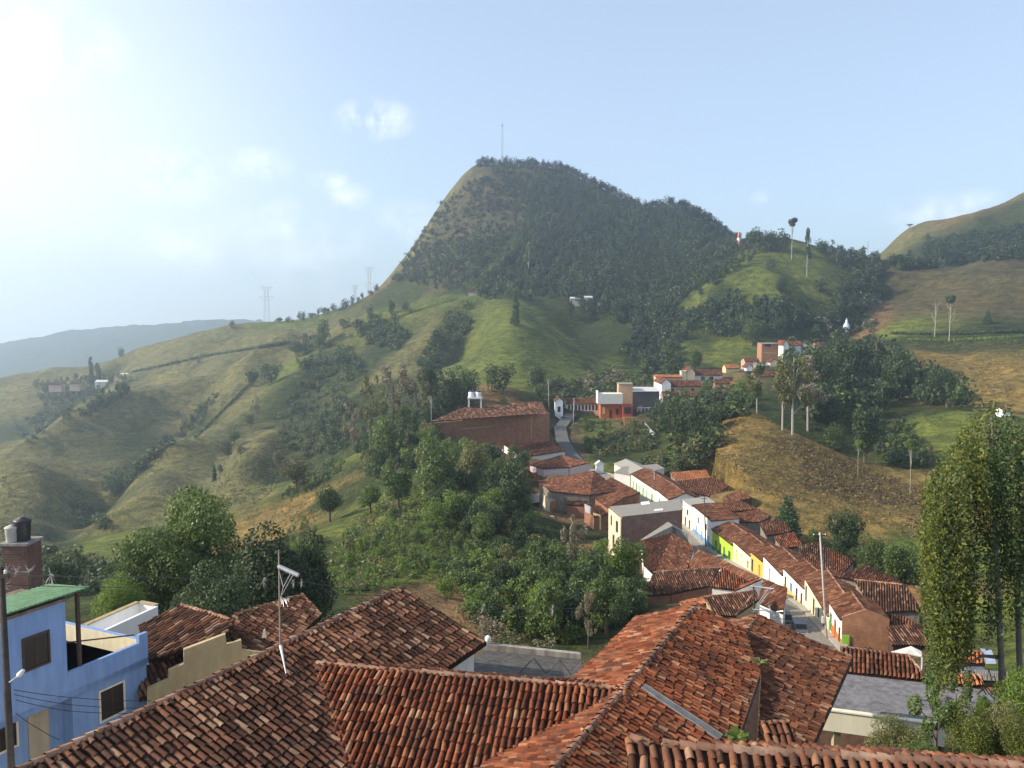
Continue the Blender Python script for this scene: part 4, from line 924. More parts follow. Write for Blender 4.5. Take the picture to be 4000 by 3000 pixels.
# right-hand row, nearest first: columns, depth, height, paint, doors, painted base
dr = lambda x, w=1.0, m=DOORD, z0=.1, z1=2.3: (x, w, z0, z1, m)
wn = lambda x, w=.9, m=DOORD, z0=.95, z1=2.15: (x, w, z0, z1, m)
RIGHT = [
 ("white street house with orange-painted base, brick gable end towards the camera", 1832, 1790, 5.6, 3.0, 1.15, WARMW, [dr(.16, 1.0, DOORG), dr(.5, .8, flat("orange_door", (.55, .14, .03), .6)), dr(.86, .8)], ((.62, .17, .035), 1.25)),
 ("cream street house with three dark brown doors, beside the tall grey pole", 1790, 1737, 6.5, 2.7, 1.2, (.74, .66, .46), [dr(.08, .9), dr(.42, .9), wn(.62), dr(.84, .9)], None),
 ("white street house with mustard-yellow base and narrow dark doorways", 1737, 1691, 7, 2.8, 1.3, WARMW, [dr(.12, .7), wn(.4, .9, DOORB), dr(.66, .8), dr(.88, .7)], ((.66, .47, .16), .95)),
 ("long blank white street house, only one grey door", 1691, 1648, 7, 2.9, 1.3, (.82, .8, .76), [dr(.33, .6, flat("grey_door", (.2, .22, .25), .6))], None),
 ("yellow-orange street house between a white and a cream one", 1648, 1621, 7, 2.9, 1.2, (.72, .44, .1), [dr(.15, .9), dr(.72, .8, flat("ochre_door", (.42, .2, .04), .6))], None),
 ("pale cream street house with yellowish shutters, right of the lime green one", 1621, 1583, 7, 3.0, 1.3, (.76, .7, .48), [dr(.2, .8, flat("pale_lime", (.5, .62, .15), .6)), dr(.5, .8, flat("pale_green", (.5, .6, .36), .6)), wn(.85, 1.0, flat("taupe", (.3, .25, .16), .6))], None),
 ("lime green street house with dark green doors and shaded far end", 1583, 1538, 8, 3.3, 1.5, (.42, .6, .06), [dr(.2, 1.1, DOORG), dr(.42, .8, DOORD), dr(.6, 1.0, DOORG), dr(.84, 1.2, flat("deep_green", (.02, .09, .05), .6))], ((.05, .2, .12), .5)),
 ("tall white two-storey street house with blue base, behind a dark pole", 1538, 1496, 6, 5.6, .5, (.84, .84, .82), [dr(.2, .9, DOORB), dr(.5, .9, DOORB), dr(.8, .9, DOORB), wn(.3, .9, DOORD, 3.3, 4.7), wn(.7, .9, DOORD, 3.3, 4.7)], ((.16, .32, .55), 1.1)),
 ("narrow cream two-storey street house beside the brick building with grey roof", 1496, 1474, 6, 5.2, .5, (.78, .72, .58), [dr(.3), dr(.7), wn(.5, 1.2, DOORD, 3.2, 4.5)], None),
 ("white-walled street house, its gable wall lit, beyond the grey-roofed brick building", 1446, 1417, 8.5, 3.3, 1.7, (.82, .82, .74), [dr(.3), dr(.7)], None),
 ("long pale green street house with a row of green doors", 1417, 1364, 9, 3.3, 1.7, (.7, .76, .56), [dr(.08, 1, DOORG), dr(.22, 1, DOORG), dr(.36, 1, flat("sea_green", (.2, .42, .3), .6)), dr(.5, 1, DOORG), dr(.65, 1, flat("sea_green2", (.2, .42, .3), .6)), dr(.85, 1, DOORG)], None),
 ("cream street house with grey sheet roof at the far end of the right row", 1364, 1327, 8, 3.2, 1.4, (.74, .74, .52), [dr(.2), dr(.5), dr(.8)], None),
]
for i, (lb, pa, pb, W, h, rise, col, doors, dado) in enumerate(RIGHT):
    a, b = kerb(pb), kerb(pa)
    n = Vector((-(b.y - a.y), 0, 0)).normalized()
    rf = "shed" if 7 <= i <= 8 else "gable"
    house(lb, a, b, W, h + .8, rise, rf, paint(col), TILE_BRN, doors, dado, 5, .25, name="street_house", group="houses along the right side of the street", fk=FARK if i < 6 else dict(FARK, step=.4, expo=.8, rad=.155), slabmat=flat("grey_sheet_roof", (.3, .28, .24), .8) if i in (8, 11) else None)
# brick gable end wall closing the row
a, b = kerb(1832), kerb(1826)
bw = kerb(1832); h = (kerb(1790) - bw); h.z = 0; h.normalize(); q = Vector((h.y, -h.x, 0))
mb = MB(); c_ = bw - h * .22
mb.prism([c_ + Vector((0, 0, -4)), c_ + q * 5.6 + Vector((0, 0, -4)), c_ + q * 5.6 + Vector((0, 0, 3.72)), c_ + q * 2.8 + Vector((0, 0, 4.82)), c_ + Vector((0, 0, 3.72))], h * .2)
gw = mb.build("gable_wall", BRICKO); tag(gw, "sunlit orange brick gable wall at the near end of the right house row", "wall")
mb = MB(); c2 = bw - h * .35; mb.prism([c2 + Vector((0, 0, 0)), c2 + q * .9 + Vector((0, 0, 0)), c2 + q * .9 + Vector((0, 0, 1.4)), c2 + Vector((0, 0, 1.4))], h * .1); tag(mb.build("green_gate", flat("lime_gate", (.28, .52, .06), .6)), "small lime green gate at the foot of the orange brick gable", "gate")

# roofs drawn from their seen corners, walls dropped from their eaves
def roofs(label, polys, wall=None, tile=None, name="house", drop=6, inset=.3, fk=None, flatm=None, group=None, kind="house", extra=None, capedges=()):
    """polys: lists of (column, row, height); the first three fix the plane, the rest lie on it"""
    out = []; planes = []
    for p in polys:
        k = [PZ(*q) if len(q) == 3 else None for q in p]; f = [q for q in k if q is not None][:3]
        pl = three_plane(*f); planes.append(pl)
        out.append([q if (q is not None and j < 99 and abs((q - pl.o).dot(pl.n)) < 1e-4) else pl.pix(p[j][0], p[j][1]) for j, q in enumerate(k)])
    c = sum((q for p in out for q in p), Vector()) / sum(len(p) for p in out)
    zlow = min(q.z for p in out for q in p) - drop
    root = empty(name, (c.x, c.y, zlow), 0, label, kind, group)
    if flatm:
        mb = MB()
        for p in out: mb.prism([q for q in p], (0, 0, -.12))
        wobj("roof", mb.mesh("roof", flatm), root)
    else:
        wobj("roof", roof_mesh("roof", out, tile or TILE_BRN, SLAB, [(out[i][a], out[i][b], dict(rad=.17, length=.8, expo=.7, seg=4)) for i, a, b in capedges], **(fk or FARK)), root)
    mb = MB()
    for p in out:
        m = sum(p, Vector()) / len(p); ring = [q + (m - q).normalized() * inset for q in p]
        n = len(ring); b = len(mb.v)
        mb.v += [(q.x, q.y, zlow) for q in ring] + [(q.x, q.y, q.z - .13) for q in ring]
        mb.f.append(tuple(range(b + n, b + 2 * n))); mb.m.append(0)
        for i in range(n): j = (i + 1) % n; mb.f.append((b + i, b + j, b + n + j, b + n + i)); mb.m.append(0)
    wobj("wall", mb.mesh("wall", wall or WHITE), root)
    if drop < 12:
        for p in out: depress([(q.x, q.y) for q in p], min(q.z for q in p) - 2.4, .8)
    return root, out
# nominal heights follow the street floor: -40 at the near end, -52 at the far end
BACKW = plaster("dirty_back_wall", (.3, .25, .2), .45)
LG = "houses along the left side of the street"
roofs("left-row house nearest the street corner, red roof beside the dark parked vehicle", [[(1649, 1250, -37.5), (1701, 1271, -37.3), (1692, 1326, -39.1), (1637, 1302)]], WHITE, TILE_BRN, "street_house", 5, group=LG)
roofs("left-row house with steep pale-ribbed roof slope behind the second antenna", [[(1521, 1290, -37.1), (1633, 1276, -36.9), (1588, 1331, -38.7), (1546, 1330)], [(1640, 1296, -37.6), (1633, 1276, -36.9), (1588, 1331, -38.7)]], BEIGE, TILE_OLD, "street_house", 5, fk=dict(FARK, jit=.6), group=LG, capedges=[(0, 0, 1), (0, 2, 1)])
roofs("small hipped left-row roof with sunlit orange slope towards the street", [[(1560, 1226, -38.5), (1614, 1254, -39.5), (1600, 1277, -40.4), (1535, 1268)], [(1586, 1277, -38.9), (1648, 1250, -38.7), (1620, 1258, -39.0), (1602, 1266)]], WHITE, TILE_RED, "street_house", 5, group=LG)
roofs("low left-row roof strip under the ribbed brown roof", [[(1468, 1300, -40.4), (1540, 1284, -40.4), (1545, 1302, -41.0), (1470, 1312)]], BRICK, TILE_ORG, "street_house", 4, group=LG)
r, o = roofs("left-row house with wide ribbed brown roof and white end wall above the trees", [[(1411, 1236, -41.5), (1556, 1226, -41.2), (1448, 1284, -43.4), (1393, 1287), ], [(1556, 1226, -41.2), (1533, 1266, -42.8), (1448, 1284, -43.4), (1500, 1232)]], BRICK, TILE_OLD, "street_house", 7, fk=dict(FARK, jit=.5), group=LG, capedges=[(0, 0, 1)])
pe = Plane(PZ(1395, 1290, -43.6), Vector((.25, -.97, 0)))
mb = MB(); mb.prism([pe.pix(*q) for q in ((1372, 1270), (1396, 1292), (1400, 1345), (1382, 1340))], (.3, .5, 0)); wobj("end_wall", mb.mesh("end_wall", CREAM), r)
mb = MB(); pe2 = Plane(PZ(1395, 1290, -43.9) + Vector((0, -.4, 0)), Vector((.1, -1, 0))); mb.prism([pe2.pix(*q) for q in ((1387, 1294), (1404, 1291), (1406, 1318), (1388, 1318))], (0, .3, 0)); wobj("white_tank_wall", mb.mesh("white_tank_wall", WHITE), r)
roofs("left-row house behind, long red roof sloping down to the right", [[(1385, 1168, -44.6), (1452, 1152, -44.0), (1411, 1241, -46.2), (1390, 1220)], [(1452, 1152, -44.0), (1500, 1181, -44.9), (1411, 1241, -46.2), (1484, 1233)][:2] + [(1484, 1233, -46.2), (1411, 1241)]], WHITE, TILE_BRN, "street_house", 6, group=LG)
roofs("street-edge roof of the left row following the kerb downhill", [[(1508, 1187, -44.2), (1641, 1247, -41.4), (1483, 1233, -45.7), (1560, 1228)][:2] + [(1612, 1257, -42.6), (1560, 1229), (1483, 1233)]], WHITE, TILE_BRN, "street_house", 5, group=LG)
GREYS = flat("grey_fibre_sheet", (.27, .245, .21), .85, .2, .3)
r, o = roofs("three-storey brick building with grey sheet roof and narrow pale left wall", [[(1317, 1094, -40.9), (1469, 1078, -40.4), (1476, 1101, -40.9), (1343, 1116)]], brickmat("shaded_brick", (.27, .15, .12), (.22, .12, .1), (.3, .25, .22)), name="brick_building", drop=19, inset=.2, flatm=GREYS, group=None, kind="building")
q = o[0]
mb = MB(); a_, b_ = q[0], q[3]; hh = (b_ - a_); hh.z = 0; hh.normalize(); nn = Vector((hh.y, -hh.x, 0))
if nn.x > 0: nn = -nn
mb.prism([a_ + Vector((0, 0, -13)), b_ + Vector((0, 0, -12)), b_ + Vector((0, 0, -.4)), a_ + Vector((0, 0, -.4))], nn * .25); wobj("pale_side_wall", mb.mesh("pale_side_wall", CREAM), r)
for (t, za, zb, w) in ((.25, -3.6, -1.4, .8), (.72, -4, -1.6, 1.4), (.45, -7.6, -5.2, 1.2), (.85, -8.5, -6, .8)):
    p_ = a_.lerp(b_, t) + nn * .24; mb = MB(); mb.prism([p_ - hh * w / 2 + Vector((0, 0, za)), p_ + hh * w / 2 + Vector((0, 0, za)), p_ + hh * w / 2 + Vector((0, 0, zb)), p_ - hh * w / 2 + Vector((0, 0, zb))], nn * .05); wobj("window", mb.mesh("window", DOORD), r)
mb = MB(); mb.prism([PZ(1384, 1086, -40.75), PZ(1402, 1084, -40.7), PZ(1404, 1090, -40.8), PZ(1386, 1092, -40.85)], (0, 0, .16)); wobj("skylight", mb.mesh("skylight", flat("white_sheet", (.85, .85, .83), .5)), r)
mb = MB(); pl_ = three_plane(q[0], q[1], q[2]); mb.prism([pl_.pix(*k) for k in ((1413, 1101), (1432, 1099), (1433, 1103), (1414, 1105))], (0, 0, .1)); wobj("skylight", mb.mesh("skylight", flat("white_sheet_b", (.7, .68, .65), .5)), r)
c_ = PZ(1318, 1215, -54.5); 
r = empty("concrete_balcony", c_, 0, "small concrete balcony box on thin stilts below the brick building", "balcony")
mb = MB(); mb.box(-2, 1.4, -1.4, 1.6, -1.6, .9); wobj("box", mb.mesh("box", CREAM), r).location = c_
for sx_ in (-1.8, 1.2):
    mb = MB(); mb.box(sx_ - .12, sx_ + .12, -1.3, -1.05, -6, -1.6); wobj("stilt", mb.mesh("stilt", GREYC), r).location = c_
roofs("small peaked grey sheet roof in front of the brick building", [[(1443, 1127, -42.6), (1454, 1135, -42.9), (1382, 1168, -45.0), (1400, 1160)][:2] + [(1398, 1163, -44.6), (1382, 1167)], [(1443, 1127, -42.6), (1488, 1154, -44.6), (1454, 1135, -42.9)][:1] + [(1488, 1154, -44.6), (1454, 1138, -43.4)]], GREYC, name="shed", drop=3, inset=.1, flatm=GREYS, kind="shed")
# farther left row
FK3 = dict(step=.5, expo=1.0, rad=.19, seg=3, sag=.07, jit=1.6)
r, o = roofs("left-row house with broad red roof, white end wall beside the dark tree", [[(1163, 1040, -46.9), (1283, 1017, -46.5), (1275, 1070, -48.8), (1190, 1062)], [(1283, 1017, -46.5), (1340, 1060, -47.8), (1275, 1070, -48.8)]], BACKW, TILE_BRN, "street_house", 9, fk=FK3, group=LG, capedges=[(0, 0, 1)])
roofs("left-row house with dark brown gable edge, its red roof just left of the green row", [[(1319, 1031, -47.0), (1384, 1065, -46.9), (1314, 1098, -49.4), (1275, 1069)][:2] + [(1346, 1076, -48.2), (1314, 1098), (1275, 1069)]], BRICK, TILE_BRN, "street_house", 8, fk=FK3, group=LG)
r, o = roofs("grey flat-roofed brick house above the bank, left of the brown courtyard", [[(1173, 1061, -49.5), (1214, 1055, -49.2), (1224, 1068, -49.7), (1189, 1084)]], BRICKO, name="brick_house", drop=9, inset=.1, flatm=GREYS)
a_, b_ = o[0][0], o[0][3]; mb = MB(); mb.prism([a_ + Vector((-.15, 0, -9)), b_ + Vector((-.15, 0, -9)), b_ + Vector((-.15, 0, -.2)), a_ + Vector((-.15, 0, -.2))], (-.2, -.1, 0)); wobj("cream_side_wall", mb.mesh("cream_side_wall", CREAM), r)
mb = MB(); c_ = PZ(1186, 1107, -53); mb.box(c_.x - .6, c_.x + 1.1, c_.y - 6, c_.y - 5.7, -57, -52.6); wobj("white_annexe", mb.mesh("white_annexe", WHITE), r)
roofs("brown shadowed house with yellow plaster side, above the bank trees", [[(1262, 1086, -48.9), (1299, 1094, -49.1), (1313, 1112, -50.0), (1283, 1118)]], BRICK, TILE_BRN, "brick_house", 10, .1, fk=FK3)
py_ = Plane(PZ(1290, 1110, -50.2) + Vector((0, -2.2, 0)), Vector((-.5, -.87, 0)))
mb = MB(); mb.prism([py_.pix(*k) for k in ((1281, 1108), (1297, 1114), (1297, 1168), (1284, 1172))], (.3, .4, 0)); tag(mb.build("side_wall", paint((.62, .47, .22), .35)), "yellow plaster side wall rising out of the bank trees", "wall")
mb = MB(); mb.prism([py_.pix(*k) for k in ((1262, 1089), (1275, 1096), (1274, 1110), (1264, 1106))], (.3, .4, 0)); tag(mb.build("side_wall", paint((.74, .72, .68), .5)), "broken white wall fragment left of the yellow plaster side wall", "wall")
roofs("left-row house with hipped red roof and pinkish wall", [[(1143, 1004, -48.6), (1213, 983, -47.0), (1230, 1010, -48.6), (1174, 1013)], [(1213, 983, -47.0), (1273, 1000, -48.3), (1230, 1010, -48.6)]], paint((.62, .5, .5), .3), TILE_BRN, "street_house", 6, fk=FK3, group=LG, capedges=[(0, 0, 1)])
roofs("last left-row house, wavy red roof under the big brick building", [[(1083, 957, -48.2), (1180, 948, -47.2), (1222, 974, -48.8), (1167, 983), (1128, 988)]], WHITE, TILE_BRN, "street_house", 6, fk=FK3, group=LG)
roofs("small red lean-to roof at the dark tree beside the left row", [[(1133, 1023, -50.2), (1160, 1020, -50), (1162, 1040, -51.0), (1134, 1042)]], BRICK, TILE_RED, "shed", 5, fk=FK3, kind="shed")
TIN = flat("pale_tin", (.6, .58, .55), .6, .4, .3)
for i, (pp, lb) in enumerate((([(1136, 1044, -51.5), (1158, 1043, -51.5), (1158, 1056, -52.4), (1140, 1057)], "pale tin-roofed shed just under the red lean-to"), ([(1133, 1069, -53), (1166, 1066, -53), (1170, 1084, -54), (1136, 1087)], "grey tin-roofed shed beside the white end wall"), ([(1148, 1102, -55), (1165, 1097, -55), (1168, 1101, -55.3), (1150, 1107)], "narrow tin roof of a shack above the bank"), ([(1152, 1120, -56), (1172, 1116, -56), (1176, 1130, -57), (1154, 1132)], "lowest pale tin roof of a shack on the bank"))):
    roofs(lb, [pp], WOOD, name="tin_shed", drop=4, inset=.1, flatm=TIN if i != 1 else GREYS, group="tin roofed sheds on the bank", kind="shed")
# houses behind the right-hand row
BG = "houses behind the right-hand row"
roofs("hipped house behind the row with pale ribbed slope facing the camera", [[(1845, 1252, -38.0), (1958, 1264, -38.0), (1992, 1320, -39.9), (1908, 1322), (1868, 1290)]], BACKW, TILE_OLD, "tiled_house", 5, fk=dict(FARK, jit=.5, rad=.12), group=BG, capedges=[(0, 0, 1)])
roofs("dark red roof with peaked top behind the ribbed hipped house", [[(1800, 1245, -38.4), (1873, 1222, -37.4), (1960, 1264, -38.1), (1846, 1254)]], BACKW, TILE_BRN, "tiled_house", 5, group=BG)
roofs("reddish house roof with pale corner, right of the tall grey pole's top", [[(1735, 1212, -40.6), (1800, 1190, -39.6), (1847, 1211, -40.2), (1820, 1240), (1770, 1238)]], BACKW, TILE_BRN, "tiled_house", 5, group=BG)
roofs("bright red roof behind the yellow houses, next to the dark green tree", [[(1672, 1160, -42.8), (1716, 1148, -42.2), (1733, 1180, -43.6), (1690, 1185)]], BACKW, TILE_RED, "tiled_house", 5, group=BG)
roofs("wide brown roof behind the lime green house, below the round green tree", [[(1570, 1112, -44.6), (1640, 1100, -44.0), (1668, 1116, -44.9), (1640, 1128), (1560, 1128)]], BACKW, TILE_BRN, "tiled_house", 5, group=BG)
roofs("brown house roof with dark gable behind the white two-storey house", [[(1560, 1075, -46.0), (1600, 1058, -45.2), (1627, 1076, -46.2), (1575, 1086)]], WOOD, TILE_BRN, "tiled_house", 5, fk=FK3, group=BG)
roofs("broad red roof at the foot of the golden slope, under the orange roof", [[(1462, 1040, -48.0), (1540, 1030, -47.3), (1575, 1050, -48.4), (1545, 1075), (1480, 1062)]], BACKW, TILE_BRN, "tiled_house", 5, fk=FK3, group=BG)
roofs("new bright orange roof at the foot of the golden slope", [[(1447, 1021, -48.6), (1525, 1015, -48.2), (1536, 1032, -49.2), (1462, 1040)]], BACKW, TILE_ORG, "tiled_house", 5, fk=FK3, group=BG)
roofs("small brown roof with dark gable left of the broad red one", [[(1436, 1060, -48.6), (1462, 1044, -47.8), (1494, 1062, -48.7), (1470, 1072)]], flat("shaded_timber", (.1, .07, .055), .9), TILE_BRN, "tiled_house", 5, fk=FK3, group=BG)
roofs("grey-roofed house at the far end behind the pale green row", [[(1326, 1020, -47.9), (1345, 1008, -47.2), (1420, 1002, -47.0), (1436, 1012), (1360, 1026)]], WHITE, name="tiled_house", drop=5, inset=.2, flatm=GREYS, group=BG)
roofs("low brown roof right of the brick gable, towards the hanging tree", [[(1876, 1322, -38.6), (1950, 1330, -38.4), (1990, 1352, -39.2), (1900, 1354)]], GREYC, TILE_BRN, "tiled_house", 5, group=BG)
roofs("ribbed dark roof beside the orange brick gable wall", [[(1916, 1352, -37.4), (2004, 1350, -37.4), (2010, 1395, -38.6), (1926, 1394)]], WOOD, TILE_OLD, "tiled_house", 4, fk=dict(FARK, jit=.5), group=BG)
roofs("brown roof wedge right behind the white two-storey house's wall", [[(1535, 1090, -46.2), (1600, 1082, -45.8), (1640, 1100, -46.6), (1560, 1108)]], BACKW, TILE_BRN, "tiled_house", 5, fk=FK3, group=BG)
roofs("brown roof between the bright red roof and the lime green house", [[(1640, 1130, -44.2), (1690, 1122, -43.6), (1712, 1148, -44.8), (1655, 1158)]], BACKW, TILE_BRN, "tiled_house", 5, group=BG)
roofs("dark brown roof below the conical tree, right of the bright red roof", [[(1722, 1180, -41.5), (1765, 1172, -41.0), (1800, 1192, -41.7), (1742, 1212)]], WOOD, TILE_OLD, "tiled_house", 5, group=BG)
roofs("lean-to roof over the brown courtyard above the bank", [[(1226, 1070, -50.0), (1270, 1071, -49.8), (1262, 1092, -51.0), (1224, 1090)]], BRICK, TILE_BRN, "shed", 7, fk=FK3, kind="shed")
# white roof hatch house at the bend and poles, vehicle
c_ = PZ(1296, 1005, -49.5); house("tiny white gabled house by the bend of the road", c_ + Vector((-1.2, 0, -1)), c_ + Vector((1.2, 0, -1)), 3, 1.3, .9, "cross", paint((.8, .8, .78)), name="house", slabmat=TIN, wins=())
def pole(px, py0, py1, Y, r, label, mat, arm=0, boxy=False):
    b = P(px[1], py1, Y); b.z = min(b.z, HZ_(b.x, b.y)) if Y > 60 else b.z; t = PR(px[0], py0, b.y)
    root = empty("utility_pole", b, 0, label, "pole")
    mb = MB(); mb.tube([b + Vector((0, 0, -.3)), b.lerp(t, .5), t], [r, r * .85, r * .7], 8); wobj("shaft", mb.mesh("shaft", mat, True), root)
    if arm:
        mb = MB(); mb.box(t.x - arm, t.x + arm, t.y - .06, t.y + .06, t.z - .5, t.z - .36); wobj("crossarm", mb.mesh("crossarm", WOOD), root)
        for k in (-.85, -.1, .8):
            mb = MB(); mb.lathe([(.05, 0), (.08, .06), (.05, .2)], (t.x + k * arm, t.y, t.z - .36), 6); wobj("insulator", mb.mesh("insulator", PORC), root)
    if boxy:
        mb = MB(); c = b.lerp(t, .34); mb.lathe([(.2, -.45), (.27, -.4), (.27, .4), (.2, .45)], (c.x - .3, c.y - .1, c.z), 12); wobj("transformer", mb.mesh("transformer", GREYP), root)
    return root
CONC = flat("pole_concrete", (.42, .39, .35), .85, .2, .2)
pole((1771, 1791), 1150, 1377, 90, .16, "tall grey utility pole leaning beside the cream street house, transformer halfway", CONC, .9, True)
pole((1521, 1525), 1072, 1185, 157, .16, "dark utility pole in front of the white and blue two-storey house", flat("dark_pole", (.07, .06, .055), .8), .7)
pole((1413, 1414), 1015, 1075, 206, .14, "thin grey pole before the pale green house row", CONC, .5)
pole((1184, 1186), 820, 884, 340, .2, "grey pole at the near end of the row of white houses by the road", CONC, .8)
pole((1240, 1238), 860, 922, 318, .2, "thin pole at the right edge of the upper road bend", CONC, .6)
pole((931, 932), 856, 900, 300, .14, "thin pole rising by the left end of the long brick building", CONC, .4)
pole((1053, 1051), 862, 892, 335, .14, "short pole on the roof side of the long brick building", CONC, .4)
# parked vehicle on the street
def vehicle(loc, rz, label, name, cat, body, Lg=3.9, Wd=1.65, Hh=1.45, box=False):
    t = empty(name, loc, rz, label, cat)
    prof = [(-Lg / 2, .35), (-Lg / 2, .85), (-Lg * .27, .95), (-Lg * .14, Hh), (Lg * .26, Hh), (Lg * .42, .98), (Lg / 2, .9), (Lg / 2, .35)]
    mb = MB(); mb.prism([(x, -Wd / 2, z) for x, z in prof], (0, Wd, 0)); obj("body", mb.mesh("body", body), t)
    mb = MB(); mb.prism([(-Lg * .255, -Wd / 2 - .012, .98), (-Lg * .135, -Wd / 2 - .012, Hh - .1), (Lg * .25, -Wd / 2 - .012, Hh - .1), (Lg * .37, -Wd / 2 - .012, 1.0)], (0, Wd + .024, 0))
    mb.prism([(-Lg * .283, -Wd * .42, .97), (-Lg * .283, Wd * .42, .97), (-Lg * .16, Wd * .38, Hh - .06), (-Lg * .16, -Wd * .38, Hh - .06)], (.06, 0, 0)); obj("window", mb.mesh("window", CLEAR), t)
    for sx in (-1, 1):
        for sy in (-1, 1):
            w = MB(); w.tube([(sx * Lg * .31, sy * Wd * .5 - .1 * sy, .32), (sx * Lg * .31, sy * Wd * .5 + .03 * sy, .32)], .32, 14); wh = obj("wheel", w.mesh("wheel", BLACKP), t)
            w = MB(); w.tube([(sx * Lg * .31, sy * Wd * .5 + .03 * sy, .32), (sx * Lg * .31, sy * Wd * .5 + .04 * sy, .32)], .18, 10); obj("rim", w.mesh("rim", STEEL), wh)
    for sy in (-1, 1):
        w = MB(); w.box(-Lg / 2 - .02, -Lg / 2 + .02, sy * Wd * .36 - .14, sy * Wd * .36 + .14, .62, .78); obj("headlight", w.mesh("headlight", PORC), t)
    return t
k1, k2 = kerb(1790), kerb(1738); dirn = (k2 - k1); ang = math.atan2(dirn.y, dirn.x); cl = k1.lerp(k2, .02); nrm = Vector((-dirn.y, dirn.x, 0)).normalized()
cpos = PZ(1728, 1346, -41.0); cpos.z = kerb(1780).z + .12
vehicle(cpos, ang, "dark grey car parked in the shade on the street", "parked_car", "car", flat("dark_car_paint", (.07, .075, .085), .3, .6, .1))
v2 = PZ(1696, 1318, -41.2); v2.z = kerb(1765).z + .12
vehicle(v2, ang, "black car half hidden by the nearest left-row roof", "parked_car", "car", flat("black_car_paint", (.02, .02, .022), .3, .6, .1), 4.1)
# ------------------------------------------------------------------ upper village and far houses
VG = "houses of the upper village"
def vh(label, x0, x1, yb, ye, Y, W, rise, roof="gable", wall=None, tile=None, wins=(), dY=0, name="village_house", fk=FARK2, slabmat=None, below=6, group=VG, kind="house", over=.5, caps=True):
    a = P(x0, yb, Y); b = P(x1, yb, Y + dY); b.z = a.z
    h = (yb - ye) / F * warp(Y)
    return house(label, a, b, W, h, rise, roof, wall, tile, [(t, w, h * za, h * zb, m) for t, w, za, zb, m in wins], None, below, over, name, group, fk, kind, slabmat=slabmat, caps=caps)
ORANGEP, TANP, PINKP = paint((.6, .17, .05), .25), paint((.66, .43, .25), .3), paint((.6, .36, .27), .3)
dk = DOORD
# big brick building with parapet
r = empty("brick_building", P(1050, 950, 275), 0, "long brown brick building with flat parapet top and red hip roofs above the bank trees", "building")
plL = Plane(PZ(1187, 893, -36.5), Vector((.11, -1, 0)))
br = brickmat("warm_brick", (.36, .16, .085), (.3, .13, .07), (.32, .22, .15), .5)
mb = MB(); mb.prism([plL.pix(*q) for q in ((912, 975), (1186, 968), (1187, 892), (1100, 899), (1100, 896), (1000, 904), (1000, 908), (912, 916))], (.05, 1.0, 0)); wobj("front_wall", mb.mesh("front_wall", br), r)
e0, e1 = plL.pix(912, 916), plL.pix(1187, 892); dn = (e1 - e0).normalized(); pn = Vector((-dn.y, dn.x, 0)).normalized()
mb = MB(); mb.prism([e1 + Vector((.002, 0, -14)), e1 + pn * 22 + Vector((0, 0, -14)), e1 + pn * 22 + Vector((0, 0, -.2)), e1 + Vector((.002, 0, -.2))], (-.5, 0, 0)); wobj("side_wall", mb.mesh("side_wall", br), r)
mb = MB(); mb.prism([plL.pix(*q) for q in ((995, 928), (1062, 922), (1062, 920), (995, 926))], (0, -.12, 0)); mb.prism([plL.pix(*q) for q in ((1147, 945), (1149, 945), (1149, 897), (1147, 897))], (0, -.12, 0)); wobj("ledge", mb.mesh("ledge", BEIGE), r)
polys = []
z_ = e1.z - .4
def rp(px, py, z): return PZ(px, py, z)
q1, q2, q3, q4 = rp(930, 911, z_), rp(1085, 900, z_), rp(1070, 882, z_ + 3), rp(1004, 880, z_ + 3.2)
p_ = three_plane(q1, q2, q4); polys.append([q1, q2, p_.pix(1072, 884), q4])
q1, q2, q4 = rp(1085, 900, z_), rp(1184, 893, z_), rp(1112, 870, z_ + 3.6)
p_ = three_plane(q1, q2, q4); polys.append([q1, q2, p_.pix(1168, 868), q4, p_.pix(1075, 884)])
wobj("roof", roof_mesh("roof", polys, TILE_OLD, SLAB, [], **FARK2), r)
# white tanks on a stand above it
c_ = P(1026, 882, 302); r = empty("tank_stand", c_, 0, "white frame stand above the long brick building", "stand")
for sx in (-1, 1):
    for sy in (-1, 1):
        mb = MB(); mb.box(sx * 2.6 - .3, sx * 2.6 + .3, sy * 1.4 - .3, sy * 1.4 + .3, -4, 4.2); obj("post", mb.mesh("post", WHITE), r)
mb = MB(); mb.box(-3.1, 3.1, -1.9, 1.9, 4.2, 4.8); obj("platform", mb.mesh("platform", WHITE), r)
for i, sx in enumerate((-1.45, 1.45)):
    t = empty("water_tank", c_ + Vector((sx, 0, 4.8)), 0, "%s-hand white water tank with black lid on the white stand" % ("left", "right")[i], "water tank", "tanks on the white stand")
    mb = MB(); mb.lathe([(1.2, 0), (1.3, .2), (1.3, 2.0), (1.1, 2.3)], n=16); obj("body", mb.mesh("body", paint((.75, .78, .8)), True), t)
    mb = MB(); mb.lathe([(1.2, 2.3), (1.2, 2.5), (.3, 2.95)], n=16); obj("lid", mb.mesh("lid", BLACKP, True), t)
# by the upper road
vh("small white house end-on beside the upper road", 1199, 1216, 890, 866, 340, 9, 1.6, "cross", paint((.84, .84, .82)), TILE_BRN, [(.5, 1.4, 0, .5, dk)], caps=False)
vh("long low house with red roof and a row of dark doors by the upper road", 1222, 1296, 886, 872, 352, 9, 2.2, "gable", WHITE, TILE_BRN, [(.1 + .1 * k, 1.0, 0, .8, dk) for k in range(9)])
v = P(1217, 899, 336); v.z = HZ_(v.x, v.y) + .5
vehicle(v, 1.3, "dark van parked on the upper road beside the small white house", "parked_van", "van", flat("grey_van_paint", (.06, .06, .065), .4, .5, .1), 5, 2, 2.3)
